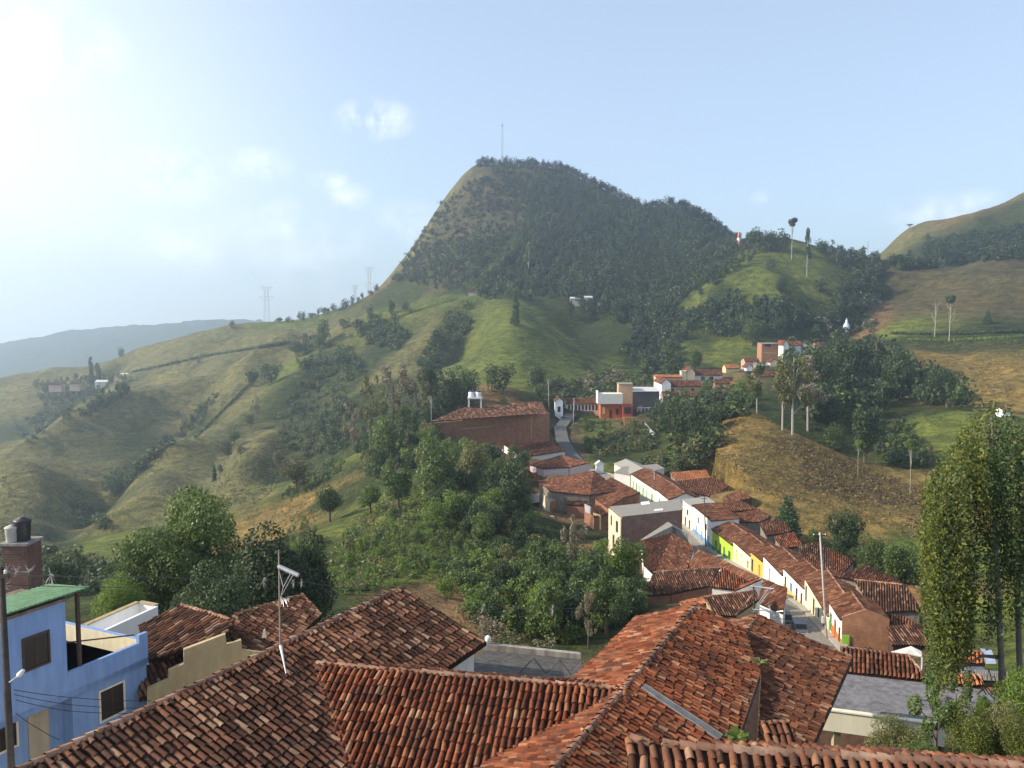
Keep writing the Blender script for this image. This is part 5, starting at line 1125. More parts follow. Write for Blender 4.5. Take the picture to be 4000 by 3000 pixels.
# orange house
r = vh("orange house with cream walled terrace on top", 1297, 1345, 905, 873, 345, 9, 0, "flat", ORANGEP, None, [(.15, 1.2, .35, .8, CREAM), (.45, 1.3, 0, .6, dk), (.75, 1.3, .3, .7, dk)], below=8, over=0)
a = P(1291, 873, 342); b = P(1345, 873, 342)
mb = MB(); mb.box(a.x, b.x, a.y - .4, a.y + 8, a.z + .1, a.z + 5.0); mb.box(a.x - .1, a.x + .5, a.y - .45, a.y + 8, a.z + 5, a.z + 6.2); wobj("terrace_wall", mb.mesh("terrace_wall", paint((.78, .75, .66), .25)), r)
for o_ in r.children:
    if o_.name.startswith("terrace"): o_.matrix_parent_inverse = (Matrix.Translation(r.location) @ Matrix.Rotation(r.rotation_euler.z, 4, "Z")).inverted()
vh("red-painted lower house with dark balcony right of the orange one", 1345, 1366, 906, 878, 341, 8, 0, "flat", paint((.5, .1, .07), .3), None, [(.5, 3.2, .45, .95, dk)], over=0)
vh("brick box room above the cream terrace", 1336, 1367, 850, 830, 352, 6, .3, "shed", TANP, None, (), slabmat=GREYS)
vh("ochre garden wall below the orange house", 1348, 1368, 926, 903, 330, 1, 0, "flat", paint((.62, .36, .12), .4), None, (), over=0, name="garden_wall", kind="wall", group=None)
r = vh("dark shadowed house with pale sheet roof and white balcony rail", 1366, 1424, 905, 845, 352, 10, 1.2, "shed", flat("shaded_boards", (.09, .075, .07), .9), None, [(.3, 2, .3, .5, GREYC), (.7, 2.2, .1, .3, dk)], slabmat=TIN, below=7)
a, b = P(1376, 905, 348), P(1416, 905, 348); h_ = 26 / F * warp(348)
root = empty("balcony", a, 0, "white posted balcony in front of the dark shadowed house", "balcony")
mb = MB(); L_ = b.x - a.x; mb.box(0, L_, -1.5, .2, -.3, 0); mb.box(0, L_, -1.5, -1.2, h_ - .3, h_); obj("deck", mb.mesh("deck", WHITE), root)
for k in range(6):
    mb = MB(); x = k * L_ / 5; mb.box(x - .14, x + .14, -1.5, -1.22, 0, h_ - .3); obj("post", mb.mesh("post", WHITE), root)
mb = MB(); mb.box(0, L_, -1.45, -1.38, .9, 1.0); obj("rail", mb.mesh("rail", WHITE), root)
g0, g1 = P(1388, 922, 330), P(1412, 948, 300)
mb = MB(); mb.prism([g0, g1, g1 + Vector((0, 0, 2.2)), g0 + Vector((0, 0, 2.5))], (.8, .5, 0)); tag(mb.build("retaining_wall", paint((.6, .58, .54), .5)), "pale retaining wall slanting down below the white balcony", "wall")
vh("white gabled house with red tile wing, above the dark house", 1429, 1449, 850, 828, 372, 22, 2.2, "cross", paint((.84, .83, .8)), TILE_BRN, (), caps=False)
vh("red-roofed house with small square windows behind the white gable", 1449, 1516, 850, 834, 378, 9, 2.6, "gable", TANP, TILE_BRN, [(.12, 1.5, .1, .7, WHITE), (.4, 1.2, .2, .7, dk), (.7, 1.2, .2, .7, dk)])
vh("low long brown-roofed house in front of the white gable", 1432, 1502, 866, 856, 366, 8, 2.0, "gable", GREYC, TILE_BRN, [(.3, 1.5, .1, .8, dk), (.6, 1.5, .1, .8, WHITE)])
vh("white-posted porch house among trees below the brown roofs", 1456, 1482, 882, 866, 360, 6, .6, "shed", paint((.7, .67, .6), .3), None, [(.25, 1.5, .1, .8, dk), (.7, 1.5, .1, .6, dk)], slabmat=GREYS)
vh("long tan blank wall house with orange roof edge", 1417, 1474, 828, 815, 402, 8, .8, "shed", TANP, TILE_ORG, ())
vh("small cream block behind the long tan wall", 1472, 1483, 815, 803, 410, 5, .4, "flat", CREAM, None, (), over=0)
vh("cream gabled house with dark red roof above the village", 1484, 1501, 822, 804, 410, 20, 2.6, "cross", CREAM, TILE_BRN, (), caps=False)
vh("dark-roofed house with white lower wall among the trees", 1501, 1560, 826, 810, 412, 10, 2.8, "gable", paint((.72, .7, .66), .3), TILE_BRN, [(.3, 2.4, .2, .8, dk), (.6, 2.4, .2, .8, dk)])
vh("brown roof terrace house at the edge of the big trees", 1545, 1577, 845, 828, 402, 8, 2, "gable", PINKP, TILE_BRN, [(.5, 2, .2, .7, dk)])
vh("tan gabled house with yellowish wall by the round green mound", 1568, 1596, 806, 795, 430, 9, 1.8, "gable", paint((.68, .55, .3), .3), TILE_ORG, ())
vh("pink-brown house with flat red roof below the tall brick block", 1609, 1640, 794, 780, 438, 9, 1.6, "gable", PINKP, TILE_BRN, [(.7, 2.2, .1, .9, WHITE)])
vh("bright white gable wall house below the pink-brown one", 1612, 1625, 804, 793, 428, 9, 1.5, "cross", paint((.85, .85, .84)), TILE_BRN, (), caps=False)
vh("grey-roofed house right of the bright white gable", 1634, 1662, 806, 790, 432, 9, 1.5, "shed", GREYC, None, [(.5, 2, .2, .7, dk)], slabmat=GREYS)
vh("brown tiled house half hidden by tall thin trees", 1630, 1675, 830, 812, 412, 9, 2.2, "gable", PINKP, TILE_BRN, [(.4, 2.5, .1, .7, dk)])
vh("tall orange brick block standing over the village roofs", 1645, 1681, 772, 743, 452, 10, .4, "shed", BRICKO, None, [(.25, 5, .55, .6, GREYC), (.5, 8, .3, .36, TANP), (.35, 4, .8, .98, dk)], slabmat=GREYS, below=8)
vh("small pale house with curved roof edge right of the tall brick block", 1664, 1682, 794, 782, 440, 7, 1.6, "cross", CREAM, TILE_BRN, (), caps=False)
vh("pale green gabled house right of the tall brick block", 1692, 1703, 764, 744, 466, 14, 2.4, "cross", paint((.66, .72, .6)), TILE_RED, (), caps=False)
vh("house with long red roof next to the pale green gable", 1703, 1734, 756, 746, 470, 9, 2.4, "gable", WHITE, TILE_RED, ())
vh("tiny white house with arched front at the end of the red roof", 1731, 1744, 758, 746, 470, 8, 1.5, "cross", WHITE, TILE_BRN, [(.5, 1.6, .1, .7, dk)], caps=False)
vh("small roof with pale gable among the upper trees", 1762, 1786, 756, 747, 486, 8, 2, "gable", PINKP, TILE_BRN, ())
vh("whitewashed house with dark windows on the shaded slope", 1716, 1743, 712, 698, 550, 9, 2, "gable", paint((.72, .74, .76)), TILE_BRN, [(.3, 2, .35, .7, dk), (.7, 2, .2, .7, dk)], group=None)
vh("low pink-walled house left of the whitewashed one", 1693, 1716, 708, 700, 552, 8, 2, "gable", PINKP, TILE_RED, (), group=None)
vh("small brick hut by the red earth scar on the pass", 1889, 1905, 668, 651, 585, 8, 1.2, "shed", PINKP, None, [(.6, 2.4, .1, .6, dk)], slabmat=GREYS, group=None)
vh("white cottage alone on the shaded pasture ridge", 1664, 1673, 536, 529, 648, 6, 1.4, "gable", WHITE, TILE_BRN, (), group=None)
vh("pale farmhouse where the track reaches the mountain foot", 1012, 1036, 640, 631, 655, 9, 2.4, "gable", paint((.55, .52, .46)), TIN and TILE_OLD, (), group=None)
for i, (x0, x1, y, lb) in enumerate(((1232, 1254, 648, "left-hand farmhouse of the pair under the mountain forest"), (1262, 1280, 646, "middle pale farm roof under the mountain forest"), (1290, 1310, 655, "right-hand farm shed with brick wall under the mountain forest"))):
    vh(lb, x0, x1, y, y - 3.5, 625, 7, 1.2, "gable", paint((.5, .48, .44)) if i < 2 else PINKP, TILE_OLD, (), over=.6, group="farm buildings under the mountain forest", slabmat=TIN if i != 2 else None)
for i, (x0, x1, y, lb) in enumerate(((105, 132, 836, "pinkish farmhouse in the trees on the left hillside, nearest the frame edge"), (150, 172, 834, "middle farmhouse in the trees on the left hillside"), (205, 232, 830, "white farmhouse under two tall pines on the left hillside"), (258, 276, 815, "tiny white house at the start of the dark hillside track"))):
    vh(lb, x0, x1, y, y - 5, 850, 9, 2, "gable", paint((.62, .6, .56)) if i > 1 else paint((.5, .38, .31)), TILE_BRN, (), group="farmhouses on the left hillside", slabmat=TIN if i > 1 else None, fk=dict(FARK2, step=1, rad=.4, expo=2))
vh("small white building at the right edge above the leafy tree top", 2168, 2182, 902, 888, 280, 6, 1.0, "gable", paint((.84, .84, .83)), TILE_BRN, (), group=None)
# pale dome on the saddle
c_ = P(1828, 722, 545); c_.z = HZ_(c_.x, c_.y); s_ = warp(545) / F * .8
root = empty("shrine", c_, 0, "pale blue-white bell-shaped shrine with spire on a stalk-like tower", "shrine")
z1 = 22 * s_
mb = MB(); mb.lathe([(2.2, -1), (1.8, z1 * .55)], n=12); obj("tower", mb.mesh("tower", paint((.5, .48, .44), .3)), root)
mb = MB(); mb.lathe([(1.9, z1 * .55), (2.5, z1 * .6), (2.6, z1 * .85), (2.2, z1 * 1.15), (1.2, z1 * 1.42), (.9, z1 * 1.5), (.9, z1 * 1.72), (.4, z1 * 1.8), (.1, z1 * 2.0)], n=18); obj("dome", mb.mesh("dome", paint((.6, .7, .8), .1), True), root)
# red and white lookout tower
c_ = P(1595, 548, 680); c_.z = HZ_(c_.x, c_.y); s_ = warp(680) / F
root = empty("lookout_tower", c_, 0, "slim red and white tower among trees on the wooded ridge", "tower")
for i, (z0_, z1_, w, m) in enumerate(((-2, 8, 2.2, paint((.7, .3, .22), .2)), (8, 14, 1.7, paint((.85, .8, .78), .1)), (14, 20, 1.4, paint((.6, .12, .1), .2)), (20, 27, .8, paint((.8, .3, .25), .2)))):
    mb = MB(); mb.lathe([(w * 1.05, z0_ * s_), (w, z0_ * s_ + .5), (w * .95, z1_ * s_)], n=4); obj(("base", "shaft", "belfry", "spire")[i], mb.mesh("tier", m), root)
# telecom mast on the summit, pylons on the left ridge
STL = flat("mast_steel", (.42, .42, .43), .6, .4, .2, .3)
def lattice(label, px, pyt, Y, wpx, n=14, name="telecom_mast", cat="mast", pyb=None):
    b = P(px, pyb or 360, Y); b.z = HZ_(b.x, b.y) - 1; t = PR(px, pyt, b.y); H = t.z - b.z; w = wpx / F * b.y / 2
    root = empty(name, b, 0, label, cat); mb = MB(); r = .1 * b.y / 1000 * (1.5 if px == 1085 else 1)
    cs = [(w, w), (-w, w), (-w, -w), (w, -w)]
    for c in cs: mb.tube([(c[0], c[1], 0), (c[0] * .45, c[1] * .45, H * .96)], r, 4)
    obj("legs", mb.mesh("legs", STL), root); mb = MB()
    for k in range(n):
        f0, f1 = k / n * .96, (k + 1) / n * .96; s0, s1 = 1 - .55 * f0 / .96, 1 - .55 * f1 / .96
        for i in range(4):
            p, q = cs[i], cs[(i + 1) % 4]
            mb.tube([(p[0] * s0, p[1] * s0, H * f0), (q[0] * s1, q[1] * s1, H * f1)], r * .6, 3); mb.tube([(p[0] * s1, p[1] * s1, H * f1), (q[0] * s1, q[1] * s1, H * f1)], r * .6, 3)
    obj("lattice", mb.mesh("lattice", STL), root)
    return root, H, w
r_, H_, w_ = lattice("tall thin lattice mast on the mountain summit", 1085, 263, 955, 5, 18, pyb=352)
mb = MB(); mb.tube([(0, 0, H_ * .95), (0, 0, H_)], .25, 6); mb.box(-1.2, 1.2, -.5, .5, H_ * .9, H_ * .93); obj("antenna_head", mb.mesh("antenna_head", STL), r_)
mb = MB(); mb.tube([(0, 0, H_ * .62), (14, 4, 0)], .08, 3); obj("guy_wire", mb.mesh("guy_wire", STL), r_)
for i, (px, pyt, pyb, Y, wp, lb) in enumerate(((577, 617, 694, 900, 12, "largest transmission pylon, alone on the left ridge line"), (798, 573, 622, 1010, 9, "hazy pylon beside the foot of the mountain's bare left slope"), (767, 612, 645, 1010, 7, "faint small pylon left of the mountain foot"))):
    r_, H_, w_ = lattice(lb, px, pyt, Y, wp, 8, "transmission_pylon", "pylon", pyb); r_["group"] = "pylons on the ridge"
    mb = MB()
    for z_, l_ in ((.7, 2.6), (.96, 2.2)):
        mb.tube([(-w_ * l_, 0, H_ * z_), (w_ * l_, 0, H_ * z_)], .16, 4)
        for s in (-1, 1): mb.tube([(s * w_ * .5, 0, H_ * (z_ - .12)), (s * w_ * l_, 0, H_ * z_)], .12, 4)
    for s in (-1, 1): mb.tube([(s * w_ * .5, 0, H_ * .72), (s * w_ * 1.3, 0, H_)], .12, 4)
    obj("crossarm", mb.mesh("crossarm", STL), r_)
for i, (px, y0, y1, Y, lb) in enumerate(((1875, 520, 552, 690, "thin mast with crossbars in the gap before the right-hand hill"),)):
    b = P(px, y1, Y); b.z = HZ_(b.x, b.y); t = PR(px, y0, b.y); mb = MB(); mb.tube([b, t], .25, 5); mb.tube([t.lerp(b, .2) + Vector((-1.6, 0, 0)), t.lerp(b, .2) + Vector((1.6, 0, 0))], .15, 4); mb.tube([t.lerp(b, .35) + Vector((-1.3, 0, 0)), t.lerp(b, .35) + Vector((1.3, 0, 0))], .15, 4)
    tag(mb.build("radio_mast", STL), lb, "mast")
# ------------------------------------------------------------------ trees and undergrowth
L_DARK = leafmat("leaf_dark", [(0, (0.0216, 0.0405, 0.0162)), (0.6, (0.0473, 0.0783, 0.0243)), (1, (0.0878, 0.1215, 0.0338))], .25)
L_FOREST = leafmat("leaf_forest", [(0, (.014, .024, .014)), (.6, (.028, .042, .02)), (1, (.05, .064, .028))], .2)  # dark leaves made darker still, mountain-face shade put into the colour
TUFT_B = leafmat("brown_tuft", [(0, (.075, .05, .025)), (.6, (.13, .085, .04)), (1, (.19, .13, .06))], .2)
L_MID = leafmat("leaf_mid", [(0, (0.045, 0.075, 0.0195)), (0.6, (0.0975, 0.1425, 0.033)), (1, (0.18, 0.225, 0.06))])
L_BRIGHT = leafmat("leaf_bright", [(0, (0.078, 0.13, 0.0208)), (0.6, (0.143, 0.2145, 0.0325)), (1, (0.247, 0.312, 0.065))], .45)
L_OLIVE = leafmat("leaf_olive", [(0, (0.075, 0.0813, 0.025)), (0.6, (0.15, 0.15, 0.05)), (1, (0.25, 0.2375, 0.0875))])
L_DRY = leafmat("leaf_dry", [(0, (0.108, 0.09, 0.054)), (0.6, (0.204, 0.168, 0.102)), (1, (0.312, 0.264, 0.168))], .2)
L_YEL = leafmat("leaf_yellow_green", [(0, (.06, .08, .014)), (.5, (.12, .145, .025)), (1, (.26, .27, .05))], .45)
BARK = flat("bark", (.14, .11, .08), .9, .1, .4); PALEB = flat("pale_bark", (.38, .35, .29), .9, .1, .3)
def leaf_quads(Pn, Nn, size, asp=.62):
    """one little quad per point, facing roughly along its normal"""
    m = len(Pn); rv = rng.normal(size=(m, 3)); a = np.cross(Nn, rv); a /= np.linalg.norm(a, axis=1)[:, None] + 1e-9
    b = np.cross(Nn, a); s = (size * rng.uniform(.6, 1.35, m))[:, None] * .5
    V = np.stack([Pn - a * s, Pn - b * s * asp, Pn + a * s, Pn + b * s * asp], 1)
    return V.reshape(-1, 3), np.arange(m * 4).reshape(m, 4)
def lobed(lobes, n, outb=.55):
    L_ = np.array(lobes, float); w = L_[:, 3] * L_[:, 4] * L_[:, 5]; k = rng.choice(len(L_), n, p=w / w.sum())
    d = rng.normal(size=(n, 3)); d /= np.linalg.norm(d, axis=1)[:, None]
    r = rng.uniform(.35, 1, n) ** .5
    Pn = L_[k, :3] + d * r[:, None] * L_[k, 3:6]
    Nn = d * outb + rng.normal(size=(n, 3)) * .5 + np.array([0, 0, .25]); Nn /= np.linalg.norm(Nn, axis=1)[:, None]
    return Pn, Nn
def proto_tree(kind, n, size, seed):
    """unit-high crown points and a trunk mesh builder; width about 1 too"""
    rs = random.Random(seed); lobes = []; tk = MB()
    if kind == "broad":
        for i in range(11):
            a = rs.uniform(0, 6.28); r = rs.uniform(.05, .33); z = rs.uniform(.36, .84); q = rs.uniform(.13, .22)
            lobes.append((math.cos(a) * r * (1.15 - abs(z - .55)), math.sin(a) * r * (1.15 - abs(z - .55)), z, q, q, q * .85))
        lobes.append((0, 0, .55, .3, .3, .28)); tr = .035; top = .6
    elif kind == "round":
        for i in range(9):
            a = rs.uniform(0, 6.28); r = rs.uniform(.12, .34); z = rs.uniform(.22, .8); q = rs.uniform(.16, .24)
            lobes.append((math.cos(a) * r, math.sin(a) * r, z, q, q, q))
        lobes.append((0, 0, .45, .36, .36, .36)); tr = .03; top = .4
    elif kind == "tall":
        for i in range(12):
            a = rs.uniform(0, 6.28); z = rs.uniform(.38, .95); r = rs.uniform(.03, .28) * (1.25 - z); q = rs.uniform(.06, .13)
            lobes.append((math.cos(a) * r * 1.6, math.sin(a) * r * 1.6, z, q, q, q * .9))
        tr = .018; top = .92
    elif kind == "cone":
        for i in range(16):
            z = .12 + .85 * i / 15; q = .34 * (1 - (z - .1) * .95) + .03; a = rs.uniform(0, 6.28); lobes.append((math.cos(a) * .04, math.sin(a) * .04, z, q, q, .07))
        tr = .03; top = .9
    elif kind == "column":
        for i in range(10):
            z = .08 + .88 * i / 9; q = .2 * (1 - .55 * z) * rs.uniform(.8, 1.15); lobes.append((rs.uniform(-.04, .04), rs.uniform(-.04, .04), z, q, q, .09))
        tr = .03; top = .8
    elif kind == "flattop":
        for i in range(6):
            a = rs.uniform(0, 6.28); r = rs.uniform(0, .26); lobes.append((math.cos(a) * r, math.sin(a) * r, rs.uniform(.8, .94), .14, .14, .06))
        tr = .016; top = .88
    elif kind == "sparse":
        for i in range(16):
            a = rs.uniform(0, 6.28); z = rs.uniform(.3, .97); r = rs.uniform(.08, .36); q = rs.uniform(.05, .1)
            lobes.append((math.cos(a) * r, math.sin(a) * r, z, q, q, q * 1.3))
        tr = .02; top = .75
    elif kind == "bush":
        for i in range(8):
            a = rs.uniform(0, 6.28); r = rs.uniform(.1, .36); z = rs.uniform(.1, .7); q = rs.uniform(.18, .3)
            lobes.append((math.cos(a) * r, math.sin(a) * r, z, q, q, q))
        tr = .02; top = .3
    Pn, Nn = lobed(lobes, n); Pn[:, 2] = np.maximum(Pn[:, 2], .0)
    V, Q = leaf_quads(Pn, Nn, size)
    bend = [(0, 0, -.03), (rs.uniform(-.02, .02), rs.uniform(-.02, .02), top * .5), (rs.uniform(-.03, .03), rs.uniform(-.03, .03), top)]
    tk.tube(bend, [tr * 1.25, tr * .85, tr * .35], 7)
    for l in sorted(lobes, key=lambda l: -l[3])[:7]:
        z0 = min(l[2] * .6, top * .9); tk.tube([(0, 0, z0), (l[0] * .55, l[1] * .55, z0 + (l[2] - z0) * .6), (l[0], l[1], l[2])], [tr * .5, tr * .3, tr * .1], 5)
    return V, Q, tk
PROTO = {}
def get_proto(kind, lod, mat, bark, seed):
    k = (kind, lod, mat.name, bark.name, seed)
    if k not in PROTO:
        n, s = {0: (15000, .026), 1: (4400, .045), 2: (1500, .062), 3: (480, .095)}[lod]
        if kind in ("tall", "sparse", "flattop"): n = int(n * .55); s *= .8
        if kind == "cone": n = int(n * 1.1)
        V, Q, tk = proto_tree(kind, n, s, hash((kind, seed)) % 9999 if False else seed * 13 + len(kind))
        PROTO[k] = (np_mesh("crown", V, Q, mat), tk.mesh("trunk", bark))
    return PROTO[k]
NT = {}
def tree(px, py, hpx, wpx, kind="broad", mat=None, label="", group=None, Y=None, bark=None, lod=None, seed=None, name="tree", cat="tree", lean=0):
    if Y:
        p = P(px, py, Y)
        if Y > 60: p.z = HZ_(p.x, p.y)
    else:
        p = ground(px, py)
        if p is None: return
    H = hpx / F * p.y; Wd = wpx / F * p.y
    if lod is None: lod = 0 if hpx > 210 else 1 if hpx > 85 else 2 if hpx > 34 else 3
    NT[kind] = NT.get(kind, 0) + 1
    cm, tm = get_proto(kind, lod, mat or L_MID, bark or BARK, seed if seed is not None else NT[kind] % 3)
    nat = {"broad": .95, "round": 1.05, "tall": .6, "cone": .66, "column": .4, "flattop": .75, "sparse": .85, "bush": 1.1}[kind]
    r = empty(name, p + Vector((0, 0, -.02 * H)), random.uniform(0, 6.28), label, cat, group)
    r.scale = (Wd / nat, Wd / nat, H)
    if lean: r.rotation_euler.x = lean
    c = obj("crown", cm, r); t = obj("trunk", tm, r)
    return r
def in_poly(poly, n):
    xs = [p[0] for p in poly]; ys = [p[1] for p in poly]; out = []
    while len(out) < n:
        x, y = random.uniform(min(xs), max(xs)), random.uniform(min(ys), max(ys)); c = False; j = len(poly) - 1
        for i in range(len(poly)):
            if (ys[i] > y) != (ys[j] > y) and x < (xs[j] - xs[i]) * (y - ys[i]) / (ys[j] - ys[i]) + xs[i]: c = not c
            j = i
        if c: out.append((x, y))
    return out
def thicket(name, regions, dark=None):
    """a mass of small trees and bushes that reads as one cover: regions of (outline, count, size range in m, proto list, material index)"""
    mats = [dark or L_DARK, L_MID if not dark else L_DARK, L_BRIGHT, L_OLIVE if not dark else L_DARK, L_DRY]
    Vs, Qs, M, b = [], [], [], 0
    pr = {}
    for kind, n, s in (("round", 130, .18), ("broad", 150, .165), ("tall", 90, .14), ("bush", 100, .2), ("sparse", 90, .14), ("tuft", 150, .135), ("bushy", 420, .11), ("crown", 1700, .06)):
        for sd in range(3):
            V, Q, _ = proto_tree({"tuft": "bush", "bushy": "round", "crown": "broad"}.get(kind, kind), n, s, sd + 50); pr[kind, sd] = (V, Q)
    for poly, n, (h0, h1), kinds, mws in regions:
        for (px, py) in in_poly(poly, n):
            p = ground(px, py)
            if p is None: continue
            h = random.uniform(h0, h1); k = random.choice(kinds); V, Q = pr[k, random.randrange(3)]
            a = random.uniform(0, 6.28); ca, sa = math.cos(a), math.sin(a); w = h * random.uniform(.75, 1.15) * (1.5 if k in ("bush", "tuft") else .8)
            X = np.stack([(V[:, 0] * ca - V[:, 1] * sa) * w, (V[:, 0] * sa + V[:, 1] * ca) * w, V[:, 2] * h - .05 * h], -1) + np.array(p)
            Vs.append(X); Qs.append(Q + b); b += len(X); mi = random.choices(range(5), mws)[0]; M.append(np.full(len(Q), mi))
    me = np_mesh(name, np.concatenate(Vs), np.concatenate(Qs), mats, False, np.concatenate(M))
    return tag(obj(name, me), kind="stuff")
ALLK = ["round", "broad", "round", "tall"]
# mountain woodland: far too many crowns to count
thicket("forest", [
 ([(1060, 372), (1140, 365), (1220, 385), (1330, 430), (1400, 455), (1500, 450), (1570, 500), (1600, 520), (1560, 600), (1490, 640), (1420, 690), (1330, 650), (1200, 640), (1110, 620), (1060, 590), (1120, 520), (1160, 470), (1110, 430)], 1900, (6, 12), ALLK, (6, 3, 0, 1, 0)),
 ([(1120, 400), (1330, 440), (1500, 460), (1560, 520), (1480, 600), (1200, 560), (1130, 500)], 800, (6, 11), ALLK, (8, 2, 0, .5, 0)),
 ([(900, 500), (960, 430), (1040, 380), (1150, 430), (1140, 520), (1020, 600), (880, 610), (850, 605)], 750, (2.5, 7), ["bush", "round"], (7, 1, 0, 1, .3)),
 ([(850, 600), (900, 540), (1000, 520), (1060, 560), (1000, 630), (930, 625)], 260, (5, 9), ALLK, (6, 2, 0, 1, 0)),
 ([(1020, 590), (1110, 560), (1250, 580), (1450, 600), (1480, 660), (1430, 690), (1300, 670), (1180, 650), (1030, 650)], 420, (8, 15), ALLK, (5, 4, 0, 2, 0)),
 ([(1240, 660), (1440, 670), (1500, 690), (1470, 760), (1440, 800), (1390, 830), (1350, 760), (1380, 720), (1290, 690)], 240, (7, 13), ALLK, (6, 3, 0, 1, 0)),
 ([(1490, 690), (1560, 650), (1700, 670), (1720, 720), (1640, 735), (1530, 730)], 200, (7, 14), ALLK, (6, 3, 0, 1, 0)),
 ([(1550, 560), (1620, 510), (1700, 520), (1640, 560), (1580, 590), (1520, 640), (1490, 640)], 110, (5, 10), ALLK, (5, 3, 0, 1, 0)),
 ([(1770, 540), (1890, 545), (1910, 620), (1890, 680), (1830, 690), (1790, 660), (1840, 610)], 240, (7, 14), ALLK, (7, 2, 0, 1, 0)),
 ([(1930, 570), (2030, 520), (2212, 490), (2212, 560), (2060, 575), (1940, 585)], 330, (5, 10), ["bush", "round"], (6, 2, 0, 1, 0)),
 ([(1560, 660), (1700, 680), (1880, 690), (1890, 720), (1760, 730), (1700, 700)], 140, (4, 9), ["bush", "round"], (4, 3, 0, 3, 1)),
], L_FOREST)
thicket("gully_thicket", [
 ([(760, 700), (850, 690), (890, 740), (850, 760), (790, 740)], 130, (4, 9), ["round", "bush"], (7, 2, 0, 1, 0)),
 ([(960, 690), (1010, 660), (1020, 700), (985, 760), (940, 800), (900, 790), (930, 730)], 130, (4, 9), ["round", "bush"], (6, 3, 0, 2, 0)),
 ([(640, 740), (700, 720), (780, 780), (800, 820), (700, 830), (640, 790)], 90, (4, 9), ["round", "broad", "bush"], (5, 3, 0, 2, 0)),
 ([(640, 830), (740, 830), (760, 900), (745, 980), (650, 1000), (600, 960), (610, 880)], 210, (3, 7), ["round", "bush", "broad"], (5, 4, 0, 3, 1)),
 ([(70, 830), (180, 815), (290, 815), (280, 850), (200, 900), (130, 920), (80, 860)], 190, (5, 11), ["round", "broad"], (7, 2, 0, 1, 0)),
 ([(30, 920), (110, 880), (130, 910), (60, 960)], 60, (4, 8), ["bush"], (6, 2, 0, 1, 0)),
 ([(225, 1050), (300, 990), (400, 920), (440, 870), (470, 860), (430, 920), (330, 990), (270, 1060)], 130, (3, 8), ["round", "bush"], (6, 4, 0, 1, 0)),
 ([(150, 1090), (215, 1100), (240, 1150), (170, 1140)], 60, (2.5, 5), ["bush"], (7, 2, 0, 1, 0)),
 ([(0, 1195), (90, 1190), (190, 1210), (250, 1240), (180, 1290), (0, 1290)], 120, (2, 5), ["bush", "bushy"], (6, 4, 0, 2, 0)),
 ([(1150, 850), (1240, 830), (1330, 810), (1400, 830), (1420, 860), (1300, 860), (1180, 880)], 130, (4, 9), ["round", "bush"], (4, 4, 0, 3, 1)),
 ([(1700, 760), (1850, 740), (1960, 790), (2070, 860), (2080, 890), (1950, 880), (1880, 920), (1760, 920), (1690, 860)], 420, (7, 15), ["round", "broad", "tall"], (9, 2, 0, 1, 0)),
 ([(1440, 860), (1560, 860), (1640, 880), (1560, 920), (1530, 1000), (1450, 970), (1420, 900)], 170, (4, 9), ["round", "broad", "bush"], (7, 3, 0, 2, 0)),
 ([(1260, 910), (1330, 910), (1420, 930), (1420, 970), (1330, 990), (1260, 980)], 130, (1.5, 4.5), ["bush", "round"], (4, 4, 0, 3, 0)),
 ([(1900, 930), (1960, 930), (2010, 980), (1990, 1020), (1900, 1000)], 60, (3, 6), ["bush", "round"], (5, 4, 0, 1, 0)),
 ([(1380, 1000), (1500, 985), (1520, 1010), (1440, 1015)], 60, (2, 4), ["bush"], (2, 4, 1, 4, 0)),
])
NEARK = ["bushy", "tuft", "bushy", "tuft", "bushy"]
thicket("bank_thicket", [
 ([(960, 990), (1130, 1000), (1145, 1160), (1040, 1200), (940, 1110)], 60, (5, 10), ["crown"], (6, 4, 1, 1, 0)),
 ([(1080, 1190), (1200, 1195), (1330, 1240), (1390, 1300), (1340, 1390), (1200, 1395), (1100, 1300)], 75, (4, 8.5), ["crown"], (6, 5, 1.5, 1, 0)),
 ([(780, 900), (920, 900), (980, 990), (860, 1060), (770, 1000)], 45, (6, 11), ["crown"], (6, 3, 1, 2, .4)),
])
thicket("undergrowth", [
 ([(690, 1240), (740, 1150), (850, 1060), (1000, 960), (1120, 1000), (1150, 1100), (1040, 1180), (960, 1250), (860, 1270), (740, 1290)], 900, (.5, 1.5), ["tuft"], (.6, 3, 7, 3, 0)),
 ([(700, 1240), (800, 1120), (960, 1000), (1110, 1020), (1040, 1180), (900, 1250)], 80, (1.5, 4), ["bushy"], (2, 4, 3, 1, 0)),
 ([(960, 1230), (1100, 1160), (1200, 1200), (1300, 1220), (1400, 1270), (1390, 1330), (1200, 1400), (1010, 1330)], 460, (1.5, 4), NEARK, (3, 6, 3, 1, 0)),
 ([(1000, 1330), (1100, 1310), (1200, 1360), (1180, 1400), (1060, 1400)], 80, (.8, 1.8), ["tuft"], (1, 2, 0, 2, 3)),
 ([(760, 960), (900, 900), (1000, 940), (930, 1000), (800, 1040)], 200, (3, 7), ["bushy", "round"], (5, 4, 1, 2, .5)),
 ([(560, 1200), (660, 1120), (700, 1180), (640, 1290), (560, 1280)], 120, (1, 3), NEARK, (2, 4, 2, 3, .5)),
 ([(600, 1080), (690, 1000), (745, 990), (740, 1020), (640, 1075)], 90, (1.5, 3.5), ["bush", "bushy"], (3, 5, 1, 1, 0)),
 ([(1780, 1200), (1900, 1200), (2000, 1240), (2000, 1270), (1900, 1260), (1800, 1240)], 90, (1.5, 4), NEARK, (4, 4, 1, 1, 0)),
])
